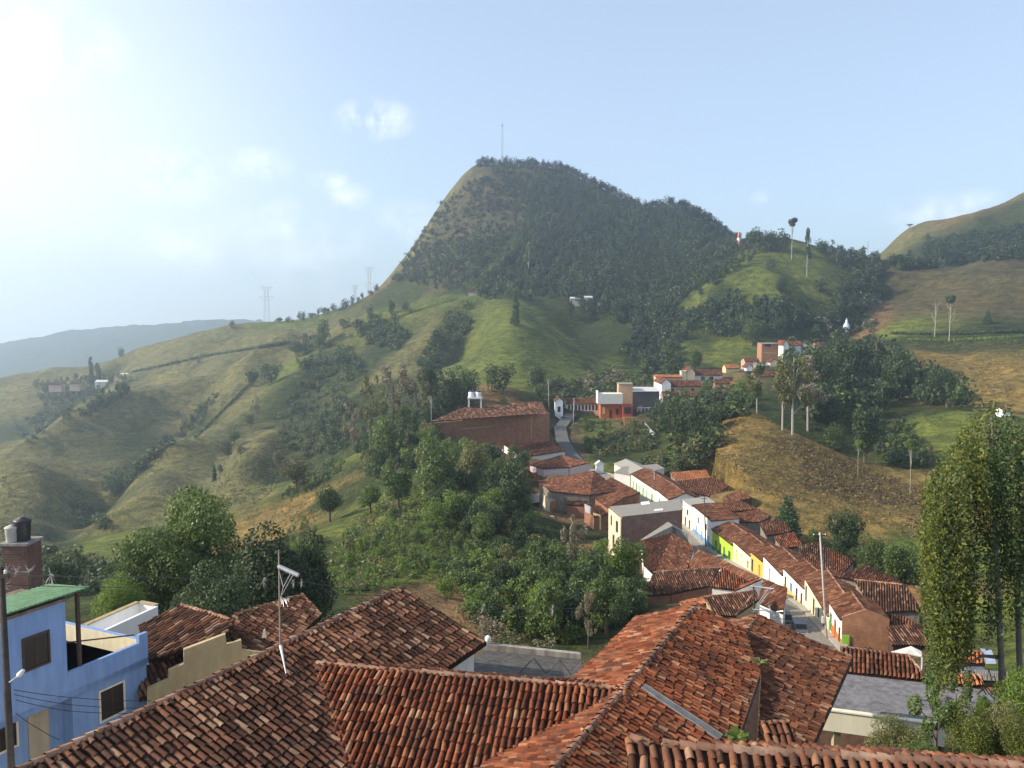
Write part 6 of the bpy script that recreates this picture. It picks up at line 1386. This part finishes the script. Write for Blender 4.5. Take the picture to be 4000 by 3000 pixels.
# grass tussocks that roughen the pastures
def tussocks(name, regions):
    Vs, Qs, M, b = [], [], [], 0
    mats = [L_OLIVE, TUFT_B, L_MID, TUFT_Y]
    for poly, n, (h0, h1), mws in regions:
        for (px, py) in in_poly(poly, n):
            p = ground(px, py)
            if p is None: continue
            k = 10; h = random.uniform(h0, h1)
            d = rng.normal(size=(k, 3)); d[:, 2] = np.abs(d[:, 2]) * .6 + .3; Pn = np.array(p) + d * h * np.array([.7, .7, .5]); Nn = d / np.linalg.norm(d, axis=1)[:, None]
            V, Q = leaf_quads(Pn, Nn, h * .7); Vs.append(V); Qs.append(Q + b); b += len(V); M.append(np.full(k, random.choices(range(4), mws)[0]))
    me = np_mesh(name, np.concatenate(Vs), np.concatenate(Qs), mats, False, np.concatenate(M)); return tag(obj(name, me), kind="stuff")
TUFT_Y = leafmat("dry_tuft", [(0, (.13, .085, .03)), (.6, (.21, .14, .05)), (1, (.3, .21, .085))], .25)
tussocks("tussock_grass", [
 ([(1600, 895), (1700, 935), (1850, 1000), (1990, 1050), (1990, 1170), (1800, 1100), (1650, 1070), (1550, 1000), (1560, 930)], 1500, (.3, .8), (1, 3, 0, 5)),
 ([(1700, 940), (1760, 965), (1860, 1010), (1990, 1060), (1990, 1090), (1860, 1090), (1740, 1060)], 900, (.5, 1.1), (1, 6, 0, 3)),
 ([(400, 1090), (520, 980), (620, 940), (640, 1010), (560, 1090), (480, 1100)], 500, (.5, 1.2), (5, 2, 2, 3)),
 ([(0, 1030), (240, 930), (480, 850), (600, 790), (560, 820), (430, 930), (240, 1090), (60, 1150), (0, 1150)], 1500, (.5, 1.3), (6, 2, 1, 2)),
 ([(1960, 740), (2212, 730), (2212, 860), (2100, 850), (2000, 800)], 700, (.4, 1.0), (3, 2, 1, 4)),
 ([(1000, 760), (1100, 660), (1300, 720), (1380, 800), (1200, 840), (1000, 830)], 500, (.4, .9), (5, 0, 4, 1)),
 ([(690, 1240), (760, 1130), (900, 1040), (1000, 1080), (960, 1200), (800, 1270)], 1500, (.4, 1.0), (3, 0, 6, 1)),
 ([(600, 1090), (700, 1040), (680, 1130), (620, 1160)], 250, (.3, .7), (2, 1, 1, 5)),
])
# ---- single trees
CR = "trees along the mountain crest"
crest = [(1030, 362), (1085, 350), (1140, 350), (1210, 364), (1290, 408), (1350, 440), (1395, 458), (1440, 444), (1500, 454), (1555, 500), (1600, 518)]
def along(pl, n):
    L_ = [math.hypot(pl[i + 1][0] - pl[i][0], pl[i + 1][1] - pl[i][1]) for i in range(len(pl) - 1)]; T = sum(L_)
    for k in range(n):
        t = (k + random.uniform(.2, .8)) / n * T
        for i, l in enumerate(L_):
            if t <= l: f = t / l; yield (pl[i][0] + f * (pl[i + 1][0] - pl[i][0]), pl[i][1] + f * (pl[i + 1][1] - pl[i][1])); break
            t -= l
def skyline(px, py):
    """ground point on the visible ridge near a picture point, found by stepping down until the sight line meets ground"""
    for k in range(40):
        p = ground(px, py + k * 1.0, 100, 1800)
        if p is not None and p.y < 1700: return p, py + k
    return None, None
def ridge_tree(px, py, hpx, wpx, **kw):
    p, y = skyline(px, py)
    if p is not None: tree(px, y + 4, hpx + 3, wpx, **kw)
for (x, y) in along(crest, 100):
    ridge_tree(x, y - 14, random.uniform(12, 24) * (1.15 if x > 1300 else 1), random.uniform(14, 26), kind=random.choice(["round", "round", "bush", "broad"]), mat=L_FOREST, label="small dark tree in the row along the mountain crest", group=CR)
for (x, y) in along([(600, 690), (700, 668), (770, 640), (815, 615)], 17):
    ridge_tree(x, y - 12, random.uniform(5, 22), random.uniform(8, 24), kind=random.choice(["round", "broad", "bush"]), mat=L_FOREST, label="small hazy tree on the left ridge line below the mountain", group="trees on the left ridge line")
T = tree
# left hillside
T(262, 772, 24, 20, "round", L_DARK, "lone round tree on the left skyline below the blue ridge"); T(503, 710, 20, 20, "round", L_DARK, "lone dark round tree left of the largest pylon")
T(197, 828, 58, 16, "column", L_DARK, "tallest slim pine by the white hillside farmhouse"); T(212, 826, 42, 18, "column", L_DARK, "shorter slim pine right of the tallest one by the white farmhouse")
LH = "scattered trees on the left hillside"
for (x, y, h, w, k, m, lb) in [(640, 775, 48, 40, "broad", L_DARK, "bushy tree at the top end of the dark hillside track"), (690, 755, 44, 42, "round", L_MID, "rounded tree right of the track's top end"), (735, 800, 50, 50, "round", L_DARK, "dark round tree on the shoulder above the shrub gully"),
    (545, 835, 40, 34, "broad", L_DARK, "tree on the spur top, left one of two"), (586, 828, 52, 56, "round", L_DARK, "larger dark tree on the spur top, right one of two"), (556, 905, 50, 30, "sparse", L_MID, "thin tree on the spur flank below the two spur-top trees"), (540, 925, 36, 30, "broad", L_MID, "small broad tree below the thin spur-flank tree"),
    (460, 1012, 30, 20, "sparse", L_MID, "upper thin tree of the cluster on the dry slope"), (463, 1040, 38, 14, "column", L_DARK, "slim dark upright tree on the dry slope"), (476, 1022, 24, 18, "round", L_DARK, "small round tree beside the slim upright tree"), (490, 985, 40, 34, "round", L_DARK, "dark round tree higher on the dry slope"), (520, 982, 26, 26, "round", L_DARK, "small dark ball-shaped tree right of the dark round one"), (507, 960, 36, 36, "broad", L_MID, "green tree above the ball-shaped tree"),
    (240, 1072, 52, 50, "round", L_DARK, "big dark bush-like tree in the left gully"), (300, 1015, 34, 34, "round", L_MID, "tree in the upper left gully"), (640, 1062, 80, 76, "broad", L_OLIVE, "wide brownish-olive tree on the dry slope above the green strip"), (600, 1010, 40, 36, "broad", L_OLIVE, "olive tree above and left of the wide brownish one"), (712, 1128, 92, 76, "broad", L_DARK, "dark leaning tree at the upper left of the yellow field"), (662, 1180, 44, 34, "sparse", L_OLIVE, "thin shrub tree at the lower edge of the yellow field"),
    (650, 900, 34, 30, "round", L_DARK, "small tree in the shrub gully, upper"), (690, 930, 40, 36, "round", L_DARK, "dark tree in the shrub gully, middle"), (720, 960, 44, 40, "broad", L_MID, "tree in the shrub gully, lowest"), (430, 785, 14, 10, "round", L_DARK, "tiny tree above the dark hillside track"), (325, 870, 20, 14, "round", L_MID, "small lone tree on the left spur crest"), (700, 745, 60, 44, "broad", L_MID, "tall leafy tree where the track meets the shoulder")]:
    T(x, y, h, w, k, m, lb, LH)
# mountain foot and green knoll
T(1113, 700, 76, 22, "column", L_DARK, "tall dark columnar tree alone on the green knoll"); T(1112, 705, 14, 18, "bush", L_DARK, "small dark shrub at the foot of the columnar tree", name="shrub", cat="shrub")
T(1142, 590, 66, 24, "tall", L_MID, "slim tree with white trunk on the lower mountain face", bark=PALEB); T(1118, 560, 58, 46, "broad", L_MID, "tallest leafy tree of the middle mountain face"); T(1070, 600, 40, 44, "round", L_MID, "rounded tree above the mountain-foot farmhouse")
for (x, y, h, w, lb) in [(800, 690, 34, 26, "hazy tree on the slope below the mountain, leftmost"), (845, 680, 36, 24, "hazy tree on the slope below the mountain, second from left"), (876, 676, 34, 26, "hazy tree on the slope below the mountain, third from left"), (860, 610, 26, 34, "round tree at the start of the bare mountain slope"), (745, 710, 26, 30, "tree at the end of the green shelf")]:
    T(x, y, h, w, "round", L_DARK, lb, "trees below the bare mountain slope")
T(1340, 690, 50, 46, "broad", L_DARK, "dark tree overhanging the right side of the green knoll"); T(1230, 690, 46, 30, "broad", L_DARK, "dark tree by the left-hand mountain farmhouse")
# centre, behind the brick building
CB = "big trees behind the long brick building"
for (x, y, h, w, k, m, lb) in [(960, 905, 118, 96, "round", L_DARK, "broad dark tree behind the left end of the brick building"), (1003, 890, 104, 84, "round", L_DARK, "dark tree behind the white tank stand"), (1080, 850, 74, 74, "round", L_DARK, "dark tree above the bare earth mound"), (1160, 850, 70, 52, "broad", L_DARK, "dark tree left of the grey road pole"), (1195, 848, 34, 36, "round", L_DARK, "low dark tree right of the grey road pole"), (930, 880, 100, 60, "broad", L_DARK, "tall dark tree at the left of the dark group"),
    (800, 960, 150, 80, "sparse", L_OLIVE, "tall pale olive tree at the left edge of the village bank"), (850, 920, 130, 90, "sparse", L_DRY, "dry brownish tree, half leafless, left of the dark group"), (900, 910, 100, 70, "sparse", L_DRY, "pale leafless-looking tree next to the brick building's left end"), (765, 975, 96, 56, "sparse", L_DRY, "thin dry tree left of the pale olive one"), (830, 1010, 120, 90, "broad", L_MID, "leafy tree below the pale olive one"), (880, 1000, 105, 76, "sparse", L_DARK, "feathery dark tree in front of the brick building's left end"), (1085, 870, 34, 24, "bush", L_MID, "small green bush tree on the earth mound")]:
    T(x, y, h, w, k, m, lb, CB)
BK = "trees on the village bank"
for (x, y, h, w, k, m, lb) in [(940, 1080, 150, 120, "round", L_MID, "large rounded tree on the bank under the brick building"), (1020, 1060, 120, 110, "broad", L_OLIVE, "olive tree in front of the brick wall"), (1105, 1130, 150, 92, "broad", L_DARK, "tall dark tree against the white end wall of the left row"), (1130, 1190, 96, 70, "round", L_DARK, "dark tree below the tin sheds"), (860, 1100, 100, 90, "broad", L_MID, "green tree in the middle of the bank, left"), (935, 1140, 76, 70, "round", L_BRIGHT, "bright yellow-green tree in the middle of the bank"), (800, 1110, 80, 70, "broad", L_MID, "green tree at the bank's left shoulder"), (1040, 1190, 90, 70, "broad", L_MID, "green tree on the bank below the bright one"),
    (1180, 1280, 120, 100, "broad", L_MID, "leafy tree below the grey flat-roofed brick house"), (1240, 1260, 150, 70, "sparse", L_DRY, "bare-branched grey tree in front of the brown courtyard"), (1260, 1330, 130, 110, "broad", L_DARK, "dark leafy tree in the gully right of centre"), (1350, 1300, 150, 100, "broad", L_BRIGHT, "bright leafy tree against the pale side wall of the brick building"), (1310, 1370, 140, 110, "broad", L_MID, "green tree just left of the orange-lit roof"), (1190, 1370, 120, 90, "round", L_MID, "rounded green tree above the grey terrace"), (1090, 1290, 90, 80, "broad", L_DARK, "dark tree right of the long ridge's far end"), (960, 1290, 60, 60, "bush", L_BRIGHT, "bright bush behind the far end of the long ridge"), (1050, 1390, 60, 36, "sparse", L_DRY, "thin bare sapling on the brown earth patch"), (1270, 1400, 130, 60, "sparse", L_DRY, "twiggy pale sapling beside the orange-lit roof")]:
    T(x, y, h, w, k, m, lb, BK)
# leafy trees at left, close
T(325, 1375, 275, 230, "broad", L_MID, "big leafy tree with bright top, left one of the close group", "close leafy trees beyond the left roofs", Y=66, seed=0, lod=0)
T(440, 1380, 330, 260, "broad", L_MID, "tallest leafy tree of the close group at left", "close leafy trees beyond the left roofs", Y=70, seed=1, lod=0)
T(580, 1385, 320, 270, "broad", L_DARK, "dark leafy tree at the right of the close group", "close leafy trees beyond the left roofs", Y=66, seed=2, lod=0)
T(250, 1380, 150, 150, "round", L_BRIGHT, "lower bright green tree above the white parapet house", "close leafy trees beyond the left roofs", Y=58, lod=0)
T(660, 1370, 250, 170, "round", L_DARK, "dark tree behind the antenna mast", "close leafy trees beyond the left roofs", Y=72)
T(480, 1400, 200, 200, "round", L_DARK, "dark lower tree between the leafy group and the left roofs", "close leafy trees beyond the left roofs", Y=60, lod=0)
T(135, 1310, 120, 110, "round", L_DARK, "dark bushy tree behind the brick tank stand", None, Y=110)
# village and right-hand valley
RV = "tall trees of the right-hand valley"
for (x, y, h, w, k, m, lb, bk) in [(1690, 930, 170, 60, "tall", L_OLIVE, "tall thin tree with pale trunk, left of the tall pale group", PALEB), (1712, 940, 190, 80, "tall", L_OLIVE, "tallest pale-trunked tree at the right of the village", PALEB), (1745, 930, 160, 70, "tall", L_DRY, "pale-trunked tree with bare lower branches", PALEB), (1635, 895, 120, 40, "tall", L_MID, "slim tree with one white stem before the brown tiled house", PALEB), (1770, 870, 130, 90, "broad", L_DARK, "dark broad tree right of the pale-trunked group", None), (1830, 850, 130, 100, "broad", L_DARK, "large dark tree in the middle of the valley wood", None), (1890, 845, 120, 100, "tall", L_DARK, "dark feathery tree in the valley wood, upper right", None), (1940, 865, 130, 90, "broad", L_DARK, "dark tree at the right of the valley wood", None), (2045, 880, 90, 80, "broad", L_DARK, "dark pointed tree at the right end of the valley wood", None), (2000, 875, 60, 60, "round", L_DARK, "lower dark tree before the pointed one", None),
    (1868, 1000, 134, 92, "broad", L_DARK, "big leafy tree standing alone behind the golden ridge", None), (1800, 970, 60, 66, "round", L_MID, "round green bush tree left of the big leafy one", None), (1600, 870, 60, 50, "round", L_BRIGHT, "bright green tree among the village houses", None), (1530, 850, 44, 40, "round", L_MID, "tree beside the dark-roofed village house", None), (1470, 960, 110, 90, "round", L_DARK, "dark round tree below the white balcony", None), (1420, 930, 70, 60, "broad", L_DARK, "dark tree right of the pale retaining wall", None), (1520, 950, 90, 90, "round", L_DARK, "dark tree at the top of the golden slope", None), (1500, 800, 62, 46, "round", L_MID, "tree left of the round green mound", None), (1455, 820, 72, 64, "round", L_DARK, "dark round tree above the white gabled house", None)]:
    T(x, y, h, w, k, m, lb, RV, bark=bk)
T(1700, 1165, 98, 66, "cone", leafmat("leaf_blue_green", [(0, (.02, .05, .018)), (1, (.06, .11, .035))], .2), "conical dark green tree at the edge of the golden slope behind the row")
for (x, y, h, w, k, m, lb) in [(1825, 1215, 120, 90, "broad", L_DARK, "bushy tree behind the tall grey pole"), (1880, 1240, 96, 80, "round", L_MID, "leafy tree right of the bushy one, behind the ribbed roof"), (1940, 1262, 100, 90, "broad", L_MID, "leafy tree next to the hanging tree's left edge"), (1760, 1180, 50, 46, "round", L_MID, "small tree right of the conical tree")]:
    T(x, y, h, w, k, m, lb, "trees behind the right-hand row")
for (x, y, h, w, lb) in [(1966, 1068, 126, 34, "thin-stemmed palm-like tree on the golden slope, tallest"), (1853, 1030, 84, 24, "thin-stemmed tree at the golden crest, shorter"), (1905, 890, 70, 22, "slender tree with green stem in the valley, by the dark wood")]:
    T(x, y, h, w, "flattop", L_BRIGHT, lb, bark=PALEB)
T(1710, 560, 90, 34, "flattop", L_DARK, "tall umbrella-topped tree on the shaded pasture ridge", bark=PALEB); T(1743, 598, 102, 22, "tall", L_DARK, "very tall slim tree right of the umbrella-topped one", bark=PALEB); T(1772, 545, 30, 34, "round", L_DARK, "round dark tree on the saddle skyline")
for (x, y, h, w, k, lb) in [(1660, 545, 52, 46, "round", "dark tree on the pasture ridge, left of the white cottage"), (1690, 545, 56, 56, "round", "larger dark tree on the pasture ridge behind the white cottage"), (1630, 545, 60, 50, "broad", "dark tree beside the red and white tower"), (1665, 585, 34, 34, "round", "dark tree alone on the upper shaded pasture"), (1690, 630, 34, 30, "broad", "small tree in the middle of the shaded pasture"), (1775, 635, 40, 44, "round", "round tree at the right of the shaded pasture"), (1800, 690, 70, 60, "round", "broad tree at the foot of the shaded pasture"), (1625, 745, 62, 60, "round", "bright round tree under the shaded pasture"), (1680, 730, 50, 50, "round", "dark round tree left of the whitewashed house")]:
    T(x, y, h, w, k, L_DARK if "bright" not in lb else L_MID, lb, "trees of the shaded pasture")
T(1964, 502, 18, 20, "flattop", L_DARK, "small lone tree on the right-hand hill skyline")
for (x, y, h, w, k, lb) in [(2030, 570, 60, 44, "broad", "tallest dark tree on the right-hand hill"), (2068, 548, 38, 34, "broad", "dark tree right of the tallest one on the right-hand hill"), (2000, 560, 34, 26, "round", "dark tree left of the tallest one on the right-hand hill"), (1930, 575, 30, 36, "round", "low dark tree at the left foot of the right-hand hill"), (2140, 510, 22, 26, "round", "small dark tree high on the right-hand hill"), (2132, 700, 34, 20, "cone", "small conical tree above the hedge line on the right"), (2002, 520, 20, 18, "round", "small shrub-like tree on the bare brown knob")]:
    T(x, y, h, w, k, L_DARK, lb, "trees on the right-hand hill")
# bare trees on the right-hand slope
def bare(px, py, hpx, label, top=None):
    p = ground(px, py); H = hpx / F * p.y; r = empty("bare_tree", p, 0, label, "tree"); mb = MB()
    mb.tube([(0, 0, -.5), (.2, 0, H * .5), (0, 0, H * .8)], [.3, .24, .12], 6)
    for k in range(7): a = random.uniform(0, 6.28); z = H * random.uniform(.35, .75); l = H * random.uniform(.15, .3); mb.tube([(.1, 0, z), (math.cos(a) * l * .35, math.sin(a) * l * .35, z + l * .6), (math.cos(a) * l * .5, math.sin(a) * l * .5, z + l * 1.1)], [.13, .09, .04], 5)
    obj("trunk", mb.mesh("trunk", PALEB), r)
    if top:
        Pn, Nn = lobed([(0, 0, H * .92, H * .11, H * .11, H * .1)], 140); V, Q = leaf_quads(Pn, Nn, H * .06); obj("crown", np_mesh("crown", V, Q, L_DARK), r)
bare(2019, 728, 84, "leafless pale forked tree above the hedge line"); bare(2050, 738, 100, "pale-trunked tree with dark tuft on top, right of the leafless one", True)
# hedges and tracks
def hedge(label, line, n, h, mat, name="hedge"):
    Ps = []; Ns = []
    for (x, y) in along(line, n):
        p = ground(x, y)
        if p is None: continue
        q = rng.normal(size=(16, 3)); q /= np.linalg.norm(q, axis=1)[:, None]; Ps.append(np.array(p) + q * h * .55 + np.array([0, 0, h * .4])); Ns.append(q)
    V, Q = leaf_quads(np.concatenate(Ps), np.concatenate(Ns), h * .55); tag(obj(name, np_mesh(name, V, Q, mat)), label, "hedge")
hedge("dark hedge along the hillside track at left", [(283, 806), (350, 792), (440, 771), (530, 757), (625, 741)], 130, 3.2, L_DARK)
hedge("long dark hedge along the road on the right-hand slope", [(1925, 722), (2000, 724), (2100, 722), (2212, 718)], 110, 2.2, L_DARK)
hedge("bright bushes below the road on the right-hand slope", [(1960, 735), (2030, 738), (2120, 734), (2212, 728)], 60, 1.8, L_BRIGHT)
hedge("low hedge on the shelf path under the mountain", [(990, 644), (930, 664), (870, 682), (800, 700)], 70, 1.8, L_OLIVE)
hedge("shrubby field boundary running down the spur crest at left", [(560, 812), (515, 855), (470, 900), (440, 930), (420, 950)], 70, 2.6, L_DARK)
# ---- hanging tree at the right edge
def hanging_tree():
    base = PR(2168, 1540, 33.5); base.z = -17.5
    root = empty("hanging_tree", base, 0, "tall hanging tree draped in long leafy strands at the right edge, grey trunks showing", "tree")
    mb = MB(); p = lambda x, y, Y: PR(x, y, Y)
    mb.tube([(base.x, base.y, -18), p(2164, 1450, 33.5), p(2158, 1320, 33.6), p(2150, 1150, 33.8), p(2146, 1000, 34), p(2142, 900, 34)], [.15, .12, .11, .09, .07, .04], 10)
    wobj("trunk", mb.mesh("trunk", flat("grey_trunk", (.2, .18, .15), .9, .1, .4), True), root)
    mb = MB(); mb.tube([(base.x + .9, base.y + .5, -18), p(2203, 1450, 34.2), p(2198, 1300, 34.4), p(2205, 1150, 34.6), p(2220, 1020, 34.8)], [.14, .12, .1, .08, .05], 10)
    wobj("trunk", mb.mesh("trunk", flat("grey_trunk_b", (.17, .15, .13), .9, .1, .4), True), root)
    for (x0, y0, x1, y1) in ((2146, 1010, 2080, 985), (2150, 1100, 2040, 1050), (2146, 960, 2180, 900), (2200, 1200, 2260, 1080), (2155, 1200, 2100, 1130), (2160, 1420, 2080, 1440), (2150, 1060, 2020, 1090), (2164, 1480, 2110, 1500), (2146, 980, 2110, 900)):
        a, b = p(x0, y0, 33.8), p(x1, y1, 33.8 + random.uniform(-1.5, 1.5)); mb = MB(); mb.tube([a, a.lerp(b, .5) + Vector((0, 0, .25)), b], [.09, .06, .025], 6); wobj("limb", mb.mesh("limb", BARK), root)
    for k in range(9): mb = MB(); mb.tube([p(2130 + k * 7, 1500, 33), p(2100 + k * 12, 1445 + (k % 3) * 14, 32.6), p(2085 + k * 13, 1470 + (k % 4) * 18, 32.4)], [.03, .02, .01], 4); wobj("twig", mb.mesh("twig", BARK), root)
    TX = [1985, 2000, 2040, 2080, 2110, 2140, 2180, 2212, 2270, 2330]; TYp = [1090, 1040, 985, 930, 880, 848, 880, 915, 990, 1100]
    BX = [1985, 2000, 2015, 2030, 2060, 2090, 2140, 2180, 2212, 2330]; BYp = [1280, 1340, 1460, 1500, 1470, 1420, 1390, 1370, 1350, 1340]
    out = [[], [], [], []]
    for s in range(1500):
        px = random.uniform(1994, 2310)
        if random.random() < .35: px = random.uniform(1998, 2095)
        Yd = 33.8 + random.gauss(0, 1.1); t = np.interp(px, TX, TYp); b = np.interp(px, BX, BYp)
        y0 = t + (b - t) * random.random() ** 1.25 * .85; ln = random.uniform(60, 210)
        y1 = min(y0 + ln, b + random.uniform(-25, 15))
        if y1 - y0 < 20: continue
        if px > 2100 and y1 > 1290 and random.random() < .45: continue
        if 2098 < px < 2135 and y0 > 1120 and random.random() < .6: continue
        n = int((y1 - y0) / 2.6)
        c = PR(px, y0, Yd); e = PR(px + random.uniform(-5, 5), y1, Yd)
        tt = np.linspace(0, 1, n)[:, None]; Pn = np.array(c) * (1 - tt) + np.array(e) * tt + rng.normal(0, .11, (n, 3))
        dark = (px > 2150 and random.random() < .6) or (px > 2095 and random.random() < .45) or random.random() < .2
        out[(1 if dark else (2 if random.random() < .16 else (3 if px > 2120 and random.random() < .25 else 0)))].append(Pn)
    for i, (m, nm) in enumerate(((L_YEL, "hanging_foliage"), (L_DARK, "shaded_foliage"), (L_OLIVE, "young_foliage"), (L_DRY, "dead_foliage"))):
        Pn = np.concatenate(out[i]); Nn = rng.normal(size=Pn.shape); Nn[:, 2] *= .6; Nn /= np.linalg.norm(Nn, axis=1)[:, None]
        V, Q = leaf_quads(Pn, Nn, .15, .45); wobj(nm, np_mesh(nm, V, Q, m), root)
hanging_tree()
# shrubs in the bottom right garden
SH = "garden shrubs at the bottom right"
for (x, y, h, w, Y, k, m, lb) in [(1935, 1665, 130, 150, 24, "round", L_OLIVE, "olive garden shrub at the left end of the bottom right hedge"), (2020, 1660, 200, 150, 25, "sparse", L_MID, "twiggy garden shrub rising before the cream parapet"), (2060, 1640, 210, 130, 27, "sparse", L_MID, "feathery grey-green shrub under the hanging strands"), (2090, 1670, 160, 150, 24, "round", L_YEL, "yellow-green garden shrub in the middle of the bottom right hedge"), (2160, 1665, 190, 170, 24.5, "round", L_OLIVE, "dense green garden shrub near the right corner"), (2205, 1640, 210, 140, 26, "broad", L_BRIGHT, "bright broad-leaved shrub at the right edge under the trunks"), (2125, 1610, 120, 60, 27, "broad", L_BRIGHT, "upright light green shrub before the grey roof"), (1990, 1680, 90, 120, 23, "round", L_MID, "dark low shrub at the foot of the twiggy one"), (2235, 1690, 150, 160, 22, "round", L_YEL, "green shrub cut by the right edge")]:
    T(x, y, h, w, k, m, lb, SH, Y=Y, lod=0 if k != "sparse" else 1, name="shrub", cat="shrub")
# leafy weed growing on the near ridge and a tuft on the red roof
def weed(px, py, Y, s, label, n=9, mat=L_BRIGHT):
    c = PR(px, py, Y); mb = MB()
    for k in range(n):
        a = k / n * 6.28 + random.uniform(-.3, .3); l = s * random.uniform(.7, 1.2); d = Vector((math.cos(a), math.sin(a), 0)); u = Vector((0, 0, 1)); w = d.cross(u) * l * .26
        p1 = c + d * l * .3 + u * l * .55; p2 = c + d * l * .75 + u * l * .75; p3 = c + d * l + u * l * .55
        mb.face([c, p1 - w * .7, p1 + w * .7]); mb.face([p1 - w * .7, p2 - w, p2 + w, p1 + w * .7]); mb.face([p2 - w, p3, p2 + w])
    tag(mb.build("leafy_weed", mat), label, "plant")
weed(1592, 1606, 18.3, .3, "bright leafy weed growing behind the pale ridge tiles at the bottom", 13)
weed(1641, 1440, 25.6, .3, "small dry tuft growing where the two red roofs meet", 9, L_OLIVE)
build_ground()
build_haze()
